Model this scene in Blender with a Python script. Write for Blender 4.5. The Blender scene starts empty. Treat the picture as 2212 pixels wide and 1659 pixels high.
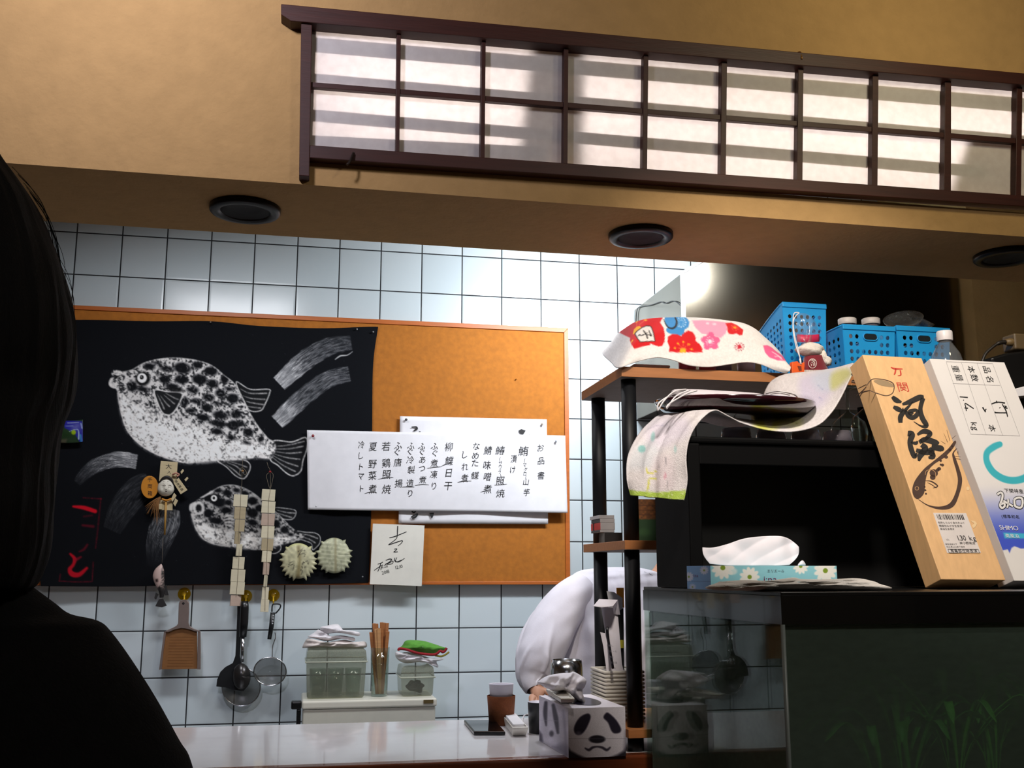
import bpy, bmesh, math, random
import numpy as np
from mathutils import Vector, Matrix
from mathutils.geometry import tessellate_polygon
random.seed(7); RNG = np.random.default_rng(11)
SC = bpy.context.scene
COL = SC.collection
# ------------------------------------------------------------------ camera
FPX, YAW, PIT = 2240.24, 0.2017853, 0.1804544
EYE = 1.25                                     # eye height above the floor
def _rot():
    cy, sy, cp, sp = math.cos(YAW), math.sin(YAW), math.cos(PIT), math.sin(PIT)
    f = np.array([sy*cp, cy*cp, sp]); r = np.array([cy, -sy, 0.]); u = np.cross(r, f)
    return r, u, f
R_, U_, W_ = _rot()
cam = bpy.data.cameras.new('camera'); camo = bpy.data.objects.new('camera', cam); COL.objects.link(camo)
cam.sensor_fit = 'HORIZONTAL'; cam.sensor_width = 36.0; cam.lens = 36.0*FPX/2212.0
cam.clip_start = 0.05; cam.clip_end = 50
camo.matrix_world = Matrix([[R_[0], U_[0], -W_[0], 0], [R_[1], U_[1], -W_[1], 0], [R_[2], U_[2], -W_[2], EYE], [0, 0, 0, 1]])
SC.camera = camo
# ------------------------------------------------------------------ world, exposure, large lights
wd = bpy.data.worlds.new('dim_room'); SC.world = wd; wd.use_nodes = True
wd.node_tree.nodes['Background'].inputs[0].default_value = (0.9, 0.75, 0.6, 1)
wd.node_tree.nodes['Background'].inputs[1].default_value = 0.02
SC.view_settings.view_transform = 'Standard'; SC.view_settings.look = 'None'
SC.cycles.transparent_max_bounces = 32
SC.view_settings.gamma = 1; SC.view_settings.exposure = 0; SC.view_settings.use_curve_mapping = False
def lamp(name, kind, loc, power, col, target=None, **kw):
    d = bpy.data.lights.new(name, kind); d.energy = power; d.color = col
    for k, v in kw.items(): setattr(d, k, v)
    o = bpy.data.objects.new(name, d); COL.objects.link(o); o.location = loc
    if target is not None:
        o.rotation_euler = (Vector(target)-Vector(loc)).to_track_quat('-Z', 'Y').to_euler()
    return o
# fluorescent lamp of the kitchen, hidden behind the hanging wall
lamp('kitchen_lamp', 'AREA', (1.12, 2.80, 2.34), 14.5, (0.88, 0.94, 1.0), (1.05, 3.676, 2.02), shape='RECTANGLE', size=0.62, size_y=0.10, spread=math.radians(128))
lamp('kitchen_lamp_over_counter', 'AREA', (0.70, 2.72, 2.35), 5.5, (0.93, 0.95, 1.0), (0.66, 2.70, 0.9), shape='RECTANGLE', size=0.5, size_y=0.12, spread=math.radians(120))
lamp('kitchen_fill_left', 'AREA', (-0.30, 2.80, 2.38), 6.6, (0.93, 0.95, 1.0), (-0.32, 3.30, 1.0), shape='RECTANGLE', size=0.5, size_y=0.12, spread=math.radians(150))  # added fill that brightens the left tiles and cloth, not a kitchen fixture
# lamp behind the paper window
lamp('lamp_behind_shoji', 'AREA', (0.95, 2.50, 2.19), 8.8, (1.0, 0.93, 0.90), (0.95, 1.95, 2.19), shape='RECTANGLE', size=2.3, size_y=0.09, spread=math.radians(70))
# warm ceiling lamps of the dining room, and an added rear fill
lamp('dining_lamp', 'AREA', (-0.45, 0.85, 2.55), 5.6, (0.98, 0.96, 1.12), (-0.35, 1.95, 2.42), shape='DISK', size=0.2, spread=math.radians(96))
lamp('dining_lamp_right', 'AREA', (1.35, 1.0, 2.62), 1.9, (1.0, 0.88, 0.55), (1.25, 1.95, 2.36), shape='DISK', size=0.2, spread=math.radians(105))
lamp('rear_fill', 'AREA', (1.35, -0.15, 2.7), 14, (1.0, 0.93, 0.84), (1.35, 0.7, 0.2), shape='DISK', size=0.3)  # added fill to lift the dark aquarium front, not a room lamp
lamp('dining_spot', 'SPOT', (0.35, 0.75, 2.6), 125, (1.0, 0.90, 0.80), (0.98, 1.80, 1.60), spot_size=math.radians(39), spot_blend=0.35, shadow_soft_size=0.09)
# ------------------------------------------------------------------ helpers
def ray(px, py): return R_*((px-1106)/FPX) - U_*((py-829.5)/FPX) + W_
def P(px, py, Y):
    d = ray(px, py); t = Y/d[1]; return np.array([d[0]*t, Y, d[2]*t+EYE])
def PZ(px, py, z):
    d = ray(px, py); t = (z-EYE)/d[2]; return np.array([d[0]*t, d[1]*t, z])
def PX(px, py, x):
    d = ray(px, py); t = x/d[0]; return np.array([x, d[1]*t, d[2]*t+EYE])
def plane(o, n):
    o = np.array(o, float); n = np.array(n, float); n = n/np.linalg.norm(n)
    c = np.array([0, 0, EYE])
    if n @ (c-o) < 0: n = -n
    def f(px, py, eps=0.0):
        d = ray(px, py); t = ((o+n*eps-c) @ n)/(d @ n); return c+d*t
    f.n = n
    return f
def planeY(Y): return plane((0, Y, 0), (0, -1, 0))
def proj(V):
    V = np.asarray(V, float)-np.array([0, 0, EYE]); w = V @ W_
    return 1106+FPX*(V @ R_)/w, 829.5-FPX*(V @ U_)/w
def lin(c):
    c = np.asarray(c, float)/255.0
    return np.where(c <= 0.04045, c/12.92, ((c+0.055)/1.055)**2.4)
def rgba(c): return tuple(lin(c))+(1.0,)
MATS = {}
def mat(name, col=(200, 200, 200), rough=0.5, metal=0.0, var=0.06, scale=30.0, bump=0.0, bscale=None, spec=0.5, attr=None, coat=0.0, stretch=None, var2=None, alpha=1.0, sheen=0.0):
    """principled material with a procedural noise in colour and relief"""
    if name in MATS: return MATS[name]
    m = bpy.data.materials.new(name); m.use_nodes = True; MATS[name] = m
    nt = m.node_tree; N, L = nt.nodes, nt.links; b = N['Principled BSDF']
    b.inputs['Roughness'].default_value = rough; b.inputs['Metallic'].default_value = metal
    b.inputs['Specular IOR Level'].default_value = spec; b.inputs['Coat Weight'].default_value = coat
    b.inputs['Sheen Weight'].default_value = sheen
    tc = N.new('ShaderNodeTexCoord'); mp = N.new('ShaderNodeMapping'); L.new(tc.outputs['Object'], mp.inputs[0])
    if stretch: mp.inputs['Scale'].default_value = stretch
    nz = N.new('ShaderNodeTexNoise'); nz.inputs['Scale'].default_value = scale; nz.inputs['Detail'].default_value = 5
    L.new(mp.outputs[0], nz.inputs['Vector'])
    mx = N.new('ShaderNodeMix'); mx.data_type = 'RGBA'
    ramp = N.new('ShaderNodeMapRange'); ramp.inputs[1].default_value = 0.3; ramp.inputs[2].default_value = 0.7
    L.new(nz.outputs[0], ramp.inputs[0]); L.new(ramp.outputs[0], mx.inputs[0])
    if attr:
        at = N.new('ShaderNodeVertexColor'); at.layer_name = attr
        m2 = N.new('ShaderNodeMix'); m2.data_type = 'RGBA'; m2.blend_type = 'MULTIPLY'; m2.inputs[0].default_value = 1.0
        mx.inputs[6].default_value = (1-var, 1-var, 1-var, 1); mx.inputs[7].default_value = (1, 1, 1, 1)
        L.new(at.outputs[0], m2.inputs[6]); L.new(mx.outputs[2], m2.inputs[7]); L.new(m2.outputs[2], b.inputs['Base Color'])
    else:
        c = lin(col); c2 = lin(var2) if var2 is not None else np.clip(c*(1-var*2), 0, 1)
        mx.inputs[6].default_value = tuple(c2)+(1,); mx.inputs[7].default_value = tuple(c)+(1,)
        L.new(mx.outputs[2], b.inputs['Base Color'])
    if bump:
        n2 = N.new('ShaderNodeTexNoise'); n2.inputs['Scale'].default_value = bscale or scale*4; n2.inputs['Detail'].default_value = 4
        L.new(mp.outputs[0], n2.inputs['Vector'])
        bp = N.new('ShaderNodeBump'); bp.inputs['Strength'].default_value = bump; bp.inputs['Distance'].default_value = 0.002
        L.new(n2.outputs[0], bp.inputs['Height']); L.new(bp.outputs[0], b.inputs['Normal'])
    if alpha < 1: b.inputs['Alpha'].default_value = alpha
    return m
def clear_mat(name, tint=(225, 232, 228), refl=1.0, rough=0.02, haze=0.0, hazecol=(200, 205, 200)):
    """thin clear pane or film: transparent, mirror by Fresnel, optional milky share"""
    if name in MATS: return MATS[name]
    m = bpy.data.materials.new(name); m.use_nodes = True; MATS[name] = m
    nt = m.node_tree; N, L = nt.nodes, nt.links; N.remove(N['Principled BSDF']); out = N['Material Output']
    tr = N.new('ShaderNodeBsdfTransparent'); tr.inputs[0].default_value = rgba(tint)
    gl = N.new('ShaderNodeBsdfGlossy'); gl.inputs['Roughness'].default_value = rough
    fr = N.new('ShaderNodeFresnel'); gm = N.new('ShaderNodeNewGeometry'); io = N.new('ShaderNodeMapRange'); io.inputs[3].default_value = 1.5; io.inputs[4].default_value = 1/1.5; L.new(gm.outputs['Backfacing'], io.inputs[0]); L.new(io.outputs[0], fr.inputs[0])
    mu = N.new('ShaderNodeMath'); mu.operation = 'MULTIPLY'; mu.inputs[1].default_value = refl; mu.use_clamp = True
    L.new(fr.outputs[0], mu.inputs[0])
    mx = N.new('ShaderNodeMixShader'); L.new(mu.outputs[0], mx.inputs[0]); L.new(gl.outputs[0], mx.inputs[2])
    if haze > 0:
        df = N.new('ShaderNodeBsdfDiffuse'); df.inputs[0].default_value = rgba(hazecol)
        tl = N.new('ShaderNodeBsdfTranslucent'); tl.inputs[0].default_value = rgba(hazecol)
        m0 = N.new('ShaderNodeMixShader'); m0.inputs[0].default_value = 0.5; L.new(df.outputs[0], m0.inputs[1]); L.new(tl.outputs[0], m0.inputs[2])
        nz = N.new('ShaderNodeTexNoise'); nz.inputs['Scale'].default_value = 40
        mr = N.new('ShaderNodeMapRange'); mr.inputs[3].default_value = haze*0.8; mr.inputs[4].default_value = min(1, haze*1.2); L.new(nz.outputs[0], mr.inputs[0])
        m1 = N.new('ShaderNodeMixShader'); L.new(mr.outputs[0], m1.inputs[0]); L.new(tr.outputs[0], m1.inputs[1]); L.new(m0.outputs[0], m1.inputs[2])
        L.new(m1.outputs[0], mx.inputs[1])
    else: L.new(tr.outputs[0], mx.inputs[1])
    L.new(mx.outputs[0], out.inputs[0])
    return m
def tag(o, label=None, cat=None, group=None, kind=None):
    if label: o['label'] = label
    if cat: o['category'] = cat
    if group: o['group'] = group
    if kind: o['kind'] = kind
    return o
def thing(name, loc, label, cat, group=None):
    o = bpy.data.objects.new(name, None); COL.objects.link(o); o.location = tuple(float(v) for v in loc); o.empty_display_size = 0.02
    return tag(o, label, cat, group)
def wloc(o):
    l = Vector(o.location)
    while o.parent: o = o.parent; l += Vector(o.location)
    return np.array(l)
class MB:
    def __init__(s): s.v, s.f, s.sm, s.mi, s.col = [], [], [], [], None
    def add(s, V, F, smooth=False, mi=0):
        k = len(s.v); s.v += [tuple(map(float, p)) for p in V]
        for f in F: s.f.append(tuple(i+k for i in f)); s.sm.append(smooth); s.mi.append(mi)
        return s
    def hexa(s, p, mi=0):                    # p: bottom 4 (ccw) then top 4
        return s.add(p, [(3, 2, 1, 0), (4, 5, 6, 7), (0, 1, 5, 4), (1, 2, 6, 5), (2, 3, 7, 6), (3, 0, 4, 7)], mi=mi)
    def box(s, x0, x1, y0, y1, z0, z1, mi=0, M=None):
        p = [(x0, y0, z0), (x1, y0, z0), (x1, y1, z0), (x0, y1, z0), (x0, y0, z1), (x1, y0, z1), (x1, y1, z1), (x0, y1, z1)]
        if M is not None: p = [tuple(M @ Vector(q)) for q in p]
        return s.hexa(p, mi)
    def tube(s, path, r, n=10, closed=False, mi=0, cap=True, flat=1.0):
        path = [np.array(p, float) for p in path]; m = len(path)
        rr = r if hasattr(r, '__len__') else [r]*m
        V, F = [], []; up = None
        for i, p in enumerate(path):
            if closed: d = path[(i+1) % m]-path[i-1]
            else: d = path[min(i+1, m-1)]-path[max(i-1, 0)]
            d = d/(np.linalg.norm(d)+1e-12)
            if up is None: up = np.array([0, 0, 1.]) if abs(d[2]) < 0.9 else np.array([0, 1., 0])
            a = np.cross(d, up); a /= np.linalg.norm(a)+1e-12; b = np.cross(a, d); up = b
            for k in range(n):
                t = 2*math.pi*k/n; V.append(p+rr[i]*(a*math.cos(t)+b*math.sin(t)*flat))
        for i in range(m if closed else m-1):
            for k in range(n):
                i2 = (i+1) % m; F.append((i*n+k, i*n+(k+1) % n, i2*n+(k+1) % n, i2*n+k))
        s.add(V, F, True, mi)
        if cap and not closed:
            k0 = len(s.v)-len(V); s.f.append(tuple(k0+k for k in range(n))[::-1]); s.sm.append(False); s.mi.append(mi)
            s.f.append(tuple(k0+(m-1)*n+k for k in range(n))); s.sm.append(False); s.mi.append(mi)
        return s
    def lathe(s, prof, c, n=32, M=None, mi=0, smooth=True):
        c = np.array(c, float); V, F = [], []
        for (r, z) in prof:
            for k in range(n):
                t = 2*math.pi*k/n; q = np.array([r*math.cos(t), r*math.sin(t), z])
                if M is not None: q = np.array(M @ Vector(q))
                V.append(c+q)
        for i in range(len(prof)-1):
            for k in range(n): F.append((i*n+k, i*n+(k+1) % n, (i+1)*n+(k+1) % n, (i+1)*n+k))
        return s.add(V, F, smooth, mi)
    def poly(s, pts, mi=0):                  # flat (possibly concave) polygon
        pts = [np.array(p, float) for p in pts]
        T = tessellate_polygon([[Vector(p) for p in pts]])
        return s.add(pts, [tuple(t) for t in T], mi=mi)
    def prism(s, pts, vec, mi=0):            # outline pushed along vec, closed solid
        pts = [np.array(p, float) for p in pts]; vec = np.array(vec, float); n = len(pts)
        T = [tuple(t) for t in tessellate_polygon([[Vector(p) for p in pts]])]
        q = [p+vec for p in pts]
        F = T+[tuple(i+n for i in t[::-1]) for t in T]+[(i, (i+1) % n, (i+1) % n+n, i+n) for i in range(n)]
        return s.add(pts+q, F, mi=mi)
    def grid(s, V, nu, nv, smooth=True, mi=0, wrap=False):      # V: nu*nv points, v fastest
        F = [(i*nv+j, i*nv+j+1, (i+1)*nv+j+1, (i+1)*nv+j) for i in range(nu-1) for j in range(nv-1)]
        if wrap: F += [((nu-1)*nv+j, (nu-1)*nv+j+1, j+1, j) for j in range(nv-1)]
        return s.add(V, F, smooth, mi)
    def build(s, name, mats, parent=None, bevel=0, solid=0, sub=0, colors=None, seg=2, fixn=True):
        V = np.array(s.v, float)
        if parent is not None: o0 = wloc(parent)
        else:
            a, b = V.min(0), V.max(0); o0 = np.array([(a[0]+b[0])/2, (a[1]+b[1])/2, a[2]])
        me = bpy.data.meshes.new(name); me.from_pydata((V-o0).tolist(), [], s.f); me.validate(verbose=False)
        for m in (mats if isinstance(mats, (list, tuple)) else [mats]): me.materials.append(m)
        if len(me.polygons) == len(s.f):
            me.polygons.foreach_set('use_smooth', s.sm); me.polygons.foreach_set('material_index', s.mi)
        if colors is not None:
            at = me.color_attributes.new('Col', 'FLOAT_COLOR', 'POINT')
            at.data.foreach_set('color', np.concatenate([colors, np.ones((len(colors), 1))], 1).astype(np.float32).ravel())
        if fixn:
            bm = bmesh.new(); bm.from_mesh(me); bmesh.ops.recalc_face_normals(bm, faces=bm.faces); bm.to_mesh(me); bm.free()
        me.update()
        o = bpy.data.objects.new(name, me); COL.objects.link(o)
        if parent is not None: o.parent = parent
        else: o.location = o0
        if solid:
            md = o.modifiers.new('solid', 'SOLIDIFY'); md.thickness = solid; md.offset = 0
        if bevel:
            md = o.modifiers.new('bevel', 'BEVEL'); md.width = bevel; md.segments = seg; md.limit_method = 'ANGLE'; md.angle_limit = math.radians(40); md.harden_normals = False
        if sub:
            md = o.modifiers.new('sub', 'SUBSURF'); md.levels = sub; md.render_levels = sub
        return o
def copy_tree(o, parent=None, delta=None):
    c = o.copy(); COL.objects.link(c); c.parent = parent
    for ch in list(o.children): copy_tree(ch, c)
    if delta is not None: c.location = Vector(o.location)+Vector(delta)
    return c
def cr(pts, n=8, closed=False):              # Catmull-Rom through points (any dimension)
    p = np.array(pts, float); m = len(p); out = []
    rng = range(m) if closed else range(m-1)
    for i in rng:
        g = (lambda k: p[k % m]) if closed else (lambda k: p[min(max(k, 0), m-1)])
        a, b, c, d = g(i-1), g(i), g(i+1), g(i+2)
        for k in range(n):
            t = k/n; out.append(0.5*((2*b)+(-a+c)*t+(2*a-5*b+4*c-d)*t*t+(-a+3*b-3*c+d)*t**3))
    if not closed: out.append(p[-1])
    return np.array(out)
# ---- flat print: polygons, brush strokes and letters traced on a surface
_G = {}
def glyph(ch):
    if ch in _G: return _G[ch]
    cu = bpy.data.curves.new('t', 'FONT'); cu.body = ch; cu.size = 1.0; cu.resolution_u = 3
    ob = bpy.data.objects.new('t', cu); COL.objects.link(ob)
    dg = bpy.context.evaluated_depsgraph_get(); me = bpy.data.meshes.new_from_object(ob.evaluated_get(dg))
    me.calc_loop_triangles()
    V = np.array([v.co[:2] for v in me.vertices]).reshape(-1, 2); T = [tuple(t.vertices) for t in me.loop_triangles]
    bpy.data.objects.remove(ob); bpy.data.curves.remove(cu); bpy.data.meshes.remove(me)
    _G[ch] = (V, T); return V, T
class Decal:
    def __init__(s, fn, eps=0.0006): s.fn, s.eps, s.mb = fn, eps, MB()
    def poly(s, pts, mi=0, smooth=0):
        if smooth: pts = cr(pts, smooth, True)
        p = [np.array([q[0], q[1], 0.]) for q in pts]
        T = tessellate_polygon([[Vector(q) for q in p]])
        s.mb.add([s.fn(q[0], q[1], s.eps) for q in p], [tuple(t) for t in T], mi=mi); return s
    def ribbon(s, pts, w=None, mi=0, n=6, closed=False):
        pts = [tuple(q)+((w,) if len(q) == 2 else ()) for q in pts]
        c = cr(pts, n, closed) if len(pts) > 2 or closed else np.array([np.array(pts[0])*(1-t)+np.array(pts[1])*t for t in np.linspace(0, 1, 5)])
        m = len(c); V = []
        for i in range(m):
            a = c[(i-1) % m] if closed else c[max(i-1, 0)]; b = c[(i+1) % m] if closed else c[min(i+1, m-1)]
            d = (b-a)[:2]; d = d/(np.linalg.norm(d)+1e-9); nrm = np.array([-d[1], d[0]])*max(c[i][2], 0.05)/2
            V += [s.fn(*(c[i][:2]+nrm), s.eps), s.fn(*(c[i][:2]-nrm), s.eps)]
        F = [(2*i, 2*i+1, 2*i+3, 2*i+2) for i in range(m-1)]
        if closed: F.append((2*m-2, 2*m-1, 1, 0))
        s.mb.add(V, F, mi=mi); return s
    def ell(s, cx, cy, rx, ry, ang=0, mi=0, n=20):
        ca, sa = math.cos(ang), math.sin(ang)
        return s.poly([(cx+rx*math.cos(t)*ca-ry*math.sin(t)*sa, cy+rx*math.cos(t)*sa+ry*math.sin(t)*ca) for t in np.linspace(0, 2*math.pi, n, endpoint=False)], mi)
    def glyph(s, ch, cx, cy, w, h, rot=0.0, shear=0.0, mi=0, jit=0.0, basis=None):
        """character centred on (cx, cy) in a w by h cell"""
        V, T = glyph(ch)
        if len(V) == 0: return s
        a, b = V.min(0), V.max(0); c = (a+b)/2; full = max(b-a)
        q = (V-c)*np.array([w, -h]); q[:, 0] += shear*q[:, 1]
        if jit: q = q+np.stack([np.sin(q[:, 1]*0.9+cx)*jit, np.cos(q[:, 0]*0.8+cy)*jit], 1)
        if basis is not None:
            bx, by = np.array(basis[0]), np.array(basis[1]); q = q[:, :1]*bx+q[:, 1:]*by
        else:
            ca, sa = math.cos(rot), math.sin(rot); q = np.stack([q[:, 0]*ca-q[:, 1]*sa, q[:, 0]*sa+q[:, 1]*ca], 1)
        s.mb.add([s.fn(cx+p[0], cy+p[1], s.eps) for p in q], T, mi=mi); return s
    def line(s, text, x, y, size, step=None, basis=((1, 0), (0, 1)), mi=0, wx=1.0):
        """text set from (x, y) along basis[0] in pixels"""
        cu = np.array([x, y], float); bx = np.array(basis[0], float)
        for ch in text:
            if ch != ' ':
                V, T = glyph(ch)
                a, b = V.min(0), V.max(0); c = (a+b)/2
                half = ord(ch) < 128
                adv = (b[0]-a[0]+0.09) if half else 1.02
                q = V.copy(); q[:, 0] -= (a[0] if half else c[0]-0.5)
                q = q*np.array([size*wx, -size]); q = q[:, :1]*bx+q[:, 1:]*np.array(basis[1])
                s.mb.add([s.fn(cu[0]+p[0], cu[1]+p[1], s.eps) for p in q], T, mi=mi)
            else: adv = 0.4
            cu = cu+bx*size*wx*(step or adv)
        return s
    def build(s, name, mats, parent):
        """one mesh per patch of print: islands that lie close together stay in one mesh"""
        V = np.array(s.mb.v); n = len(V); par = list(range(n))
        def find(i):
            while par[i] != i: par[i] = par[par[i]]; i = par[i]
            return i
        for f in s.mb.f:
            r = find(f[0])
            for i in f[1:]: par[find(i)] = r
        root = np.array([find(i) for i in range(n)]); ids, isl = np.unique(root, return_inverse=True); k = len(ids)
        lo = np.full((k, 3), np.inf); hi = np.full((k, 3), -np.inf); np.minimum.at(lo, isl, V); np.maximum.at(hi, isl, V); size = (hi-lo).max(1)
        gap = np.maximum(0, np.maximum(lo[:, None]-hi[None], lo[None]-hi[:, None])); near = np.sqrt((gap**2).sum(2)) <= np.maximum(.0195, .49*np.maximum(size[:, None], size[None]))
        grp = -np.ones(k, int); g = 0
        for i in range(k):
            if grp[i] >= 0: continue
            st = [i]; grp[i] = g
            while st:
                j = st.pop()
                for q in np.nonzero(near[j] & (grp < 0))[0]: grp[q] = g; st.append(q)
            g += 1
        out = None
        for q in range(g):
            m = MB(); idx = np.nonzero(grp[isl] == q)[0]; mp = {int(a): b for b, a in enumerate(idx)}
            m.v = [s.mb.v[i] for i in idx]
            for f, mi in zip(s.mb.f, s.mb.mi):
                if f[0] in mp: m.f.append(tuple(mp[i] for i in f)); m.sm.append(False); m.mi.append(mi)
            out = m.build(name, mats, parent, fixn=False)
        return out
# ---- paint canvas for soft, grainy prints: sRGB values on the photo's grid, baked to vertex colours
def vnoise(h, w, cell, seed=0):
    r = np.random.default_rng(seed); gh, gw = int(h/cell)+3, int(w/cell)+3; g = r.random((gh, gw))
    y = np.arange(h)/cell; x = np.arange(w)/cell; yi = y.astype(int); xi = x.astype(int); fy = (y-yi)[:, None]; fx = (x-xi)[None]
    fy = fy*fy*(3-2*fy); fx = fx*fx*(3-2*fx)
    return (g[yi][:, xi]*(1-fx)+g[yi][:, xi+1]*fx)*(1-fy)+(g[yi+1][:, xi]*(1-fx)+g[yi+1][:, xi+1]*fx)*fy
class Canvas:
    def __init__(s, x0, y0, x1, y1, k, base):
        s.x0, s.y0, s.k = x0, y0, k; s.w, s.h = int((x1-x0)*k)+1, int((y1-y0)*k)+1
        s.a = np.tile(np.array(base, float), (s.h, s.w, 1))
    def noise(s, cell, seed=0): return vnoise(s.h, s.w, cell*s.k, seed)
    def win(s, xa, ya, xb, yb):
        i0, i1 = max(0, int((ya-s.y0)*s.k)), min(s.h, int((yb-s.y0)*s.k)+2); j0, j1 = max(0, int((xa-s.x0)*s.k)), min(s.w, int((xb-s.x0)*s.k)+2)
        if i1 <= i0 or j1 <= j0: return None
        Y, X = np.mgrid[i0:i1, j0:j1]; return i0, i1, j0, j1, X/s.k+s.x0, Y/s.k+s.y0
    def put(s, w, m, col, tex=None):
        i0, i1, j0, j1 = w[:4]
        if tex is not None: m = m*tex[i0:i1, j0:j1]
        m = np.clip(m, 0, 1)[..., None]; s.a[i0:i1, j0:j1] = s.a[i0:i1, j0:j1]*(1-m)+np.array(col, float)*m
    def mask_poly(s, pts, soft=1.0, smooth=0):
        p = cr(pts, smooth, True) if smooth else np.array(pts, float)
        w = s.win(p[:, 0].min()-soft*2, p[:, 1].min()-soft*2, p[:, 0].max()+soft*2, p[:, 1].max()+soft*2)
        if w is None: return None, None
        X, Y = w[4], w[5]; ins = np.zeros(X.shape, bool); d = np.full(X.shape, 1e9)
        for i in range(len(p)):
            (xa, ya), (xb, yb) = p[i-1], p[i]
            c = ((ya > Y) != (yb > Y)) & (X < (xb-xa)*(Y-ya)/((yb-ya) if yb != ya else 1e-9)+xa); ins ^= c
            dx, dy = xb-xa, yb-ya; t = np.clip(((X-xa)*dx+(Y-ya)*dy)/(dx*dx+dy*dy+1e-9), 0, 1)
            d = np.minimum(d, np.hypot(X-xa-t*dx, Y-ya-t*dy))
        sd = np.where(ins, d, -d); return w, np.clip(0.5+sd/(2*soft), 0, 1)
    def poly(s, pts, col, soft=0.8, alpha=1.0, smooth=0, tex=None):
        w, m = s.mask_poly(pts, soft, smooth)
        if w is not None: s.put(w, m*alpha, col, tex)
    def stroke(s, pts, wd, col, alpha=1.0, soft=0.8, n=6, tex=None, closed=False):
        """wd: width or per-point list; alpha: value or per-point list"""
        m0 = len(pts); ws = wd if hasattr(wd, '__len__') else [wd]*m0; al = alpha if hasattr(alpha, '__len__') else [alpha]*m0
        c = cr([(x, y, ww, a) for (x, y), ww, a in zip(pts, ws, al)], n, closed)
        if closed: c = np.concatenate([c, c[:1]])
        mw = max(ws)/2+soft*2; w = s.win(c[:, 0].min()-mw, c[:, 1].min()-mw, c[:, 0].max()+mw, c[:, 1].max()+mw)
        if w is None: return
        X, Y = w[4], w[5]; M = np.zeros(X.shape)
        for i in range(len(c)-1):
            xa, ya, wa, aa = c[i]; xb, yb, wb, ab = c[i+1]; dx, dy = xb-xa, yb-ya
            t = np.clip(((X-xa)*dx+(Y-ya)*dy)/(dx*dx+dy*dy+1e-9), 0, 1); d = np.hypot(X-xa-t*dx, Y-ya-t*dy)
            M = np.maximum(M, np.clip(0.5+(((wa+(wb-wa)*t)/2)-d)/(2*soft), 0, 1)*(aa+(ab-aa)*t))
        s.put(w, M, col, tex)
    def brush(s, pts, ws, al, col, seed=0, soft=1.2, streak=.6):
        """flat-ended brush stroke with streaks along it"""
        c = cr([(x, y, w, a) for (x, y), w, a in zip(pts, ws, al)], 10); mw = max(ws)/2+soft*2
        w = s.win(c[:, 0].min()-mw, c[:, 1].min()-mw, c[:, 0].max()+mw, c[:, 1].max()+mw)
        if w is None: return
        X, Y = w[4], w[5]; best = np.full(X.shape, 1e9); lat = np.zeros(X.shape); alo = np.zeros(X.shape); A = np.zeros(X.shape); Wd = np.ones(X.shape); out = np.zeros(X.shape); L0 = 0; m = len(c)
        for i in range(m-1):
            xa, ya, wa, aa = c[i]; xb, yb, wb, ab = c[i+1]; dx, dy = xb-xa, yb-ya; L = math.hypot(dx, dy)+1e-9
            t0 = ((X-xa)*dx+(Y-ya)*dy)/L**2; t = np.clip(t0, 0, 1); d = np.hypot(X-xa-t*dx, Y-ya-t*dy); k = d < best
            best[k] = d[k]; lat[k] = (((X-xa)*dy-(Y-ya)*dx)/L)[k]; alo[k] = (L0+t*L)[k]; A[k] = (aa+(ab-aa)*t)[k]; Wd[k] = (wa+(wb-wa)*t)[k]
            o = np.zeros(X.shape)
            if i == 0: o = np.maximum(o, -t0*L)
            if i == m-2: o = np.maximum(o, (t0-1)*L)
            out[k] = o[k]; L0 += L
        r = np.random.default_rng(seed); g = r.random((60, 40)); u = np.clip((lat/Wd+.5)*58, 0, 58.9); v = np.clip(alo/9, 0, 38.9); ui, vi = u.astype(int), v.astype(int); fu, fv = u-ui, v-vi
        st = (g[ui, vi]*(1-fu)+g[np.minimum(ui+1, 59), vi]*fu)*(1-fv)+(g[ui, np.minimum(vi+1, 39)]*(1-fu)+g[np.minimum(ui+1, 59), np.minimum(vi+1, 39)]*fu)*fv
        edge = np.clip(.5+(Wd/2-np.abs(lat)+1.5*(st-.5))/(2*soft), 0, 1)*np.clip(.5-(out-1.5*st)/(2*soft), 0, 1)
        s.put(w, edge*np.clip(A*(1-streak+2*streak*st*np.clip(1.5-A, .08, 1)), 0, 1)*np.clip(.8+.4*vnoise(s.h, s.w, 1.1*s.k, seed+5)[w[0]:w[1], w[2]:w[3]], 0, 1), col)
    def ell(s, cx, cy, rx, ry, col, ang=0.0, alpha=1.0, soft=1.0, tex=None):
        m = max(rx, ry)+soft*2; w = s.win(cx-m, cy-m, cx+m, cy+m)
        if w is None: return
        X, Y = w[4]-cx, w[5]-cy; ca, sa = math.cos(ang), math.sin(ang); u, v = X*ca+Y*sa, -X*sa+Y*ca
        r = np.hypot(u/rx, v/ry); s.put(w, np.clip(0.5+(1-r)*min(rx, ry)/(2*soft), 0, 1)*alpha, col, tex)
    def sample(s, px, py):
        fx = np.clip((np.asarray(px)-s.x0)*s.k, 0, s.w-1.001); fy = np.clip((np.asarray(py)-s.y0)*s.k, 0, s.h-1.001)
        xi, yi = fx.astype(int), fy.astype(int); a, b = (fx-xi)[:, None], (fy-yi)[:, None]; A = s.a
        return lin((A[yi, xi]*(1-a)+A[yi, xi+1]*a)*(1-b)+(A[yi+1, xi]*(1-a)+A[yi+1, xi+1]*a)*b)
def painted(name, V, nu, nv, canvas, m, parent=None, solid=0, px=None, py=None):
    V = np.asarray(V)
    if px is None: px, py = proj(V)
    mb = MB(); mb.grid(V, nu, nv)
    return mb.build(name, m, parent, colors=canvas.sample(px, py), solid=solid, fixn=False)
def shift(pts, sc, ox, oy): return [(x*sc+ox, y*sc+oy)+tuple(r) for x, y, *r in pts]
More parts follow.
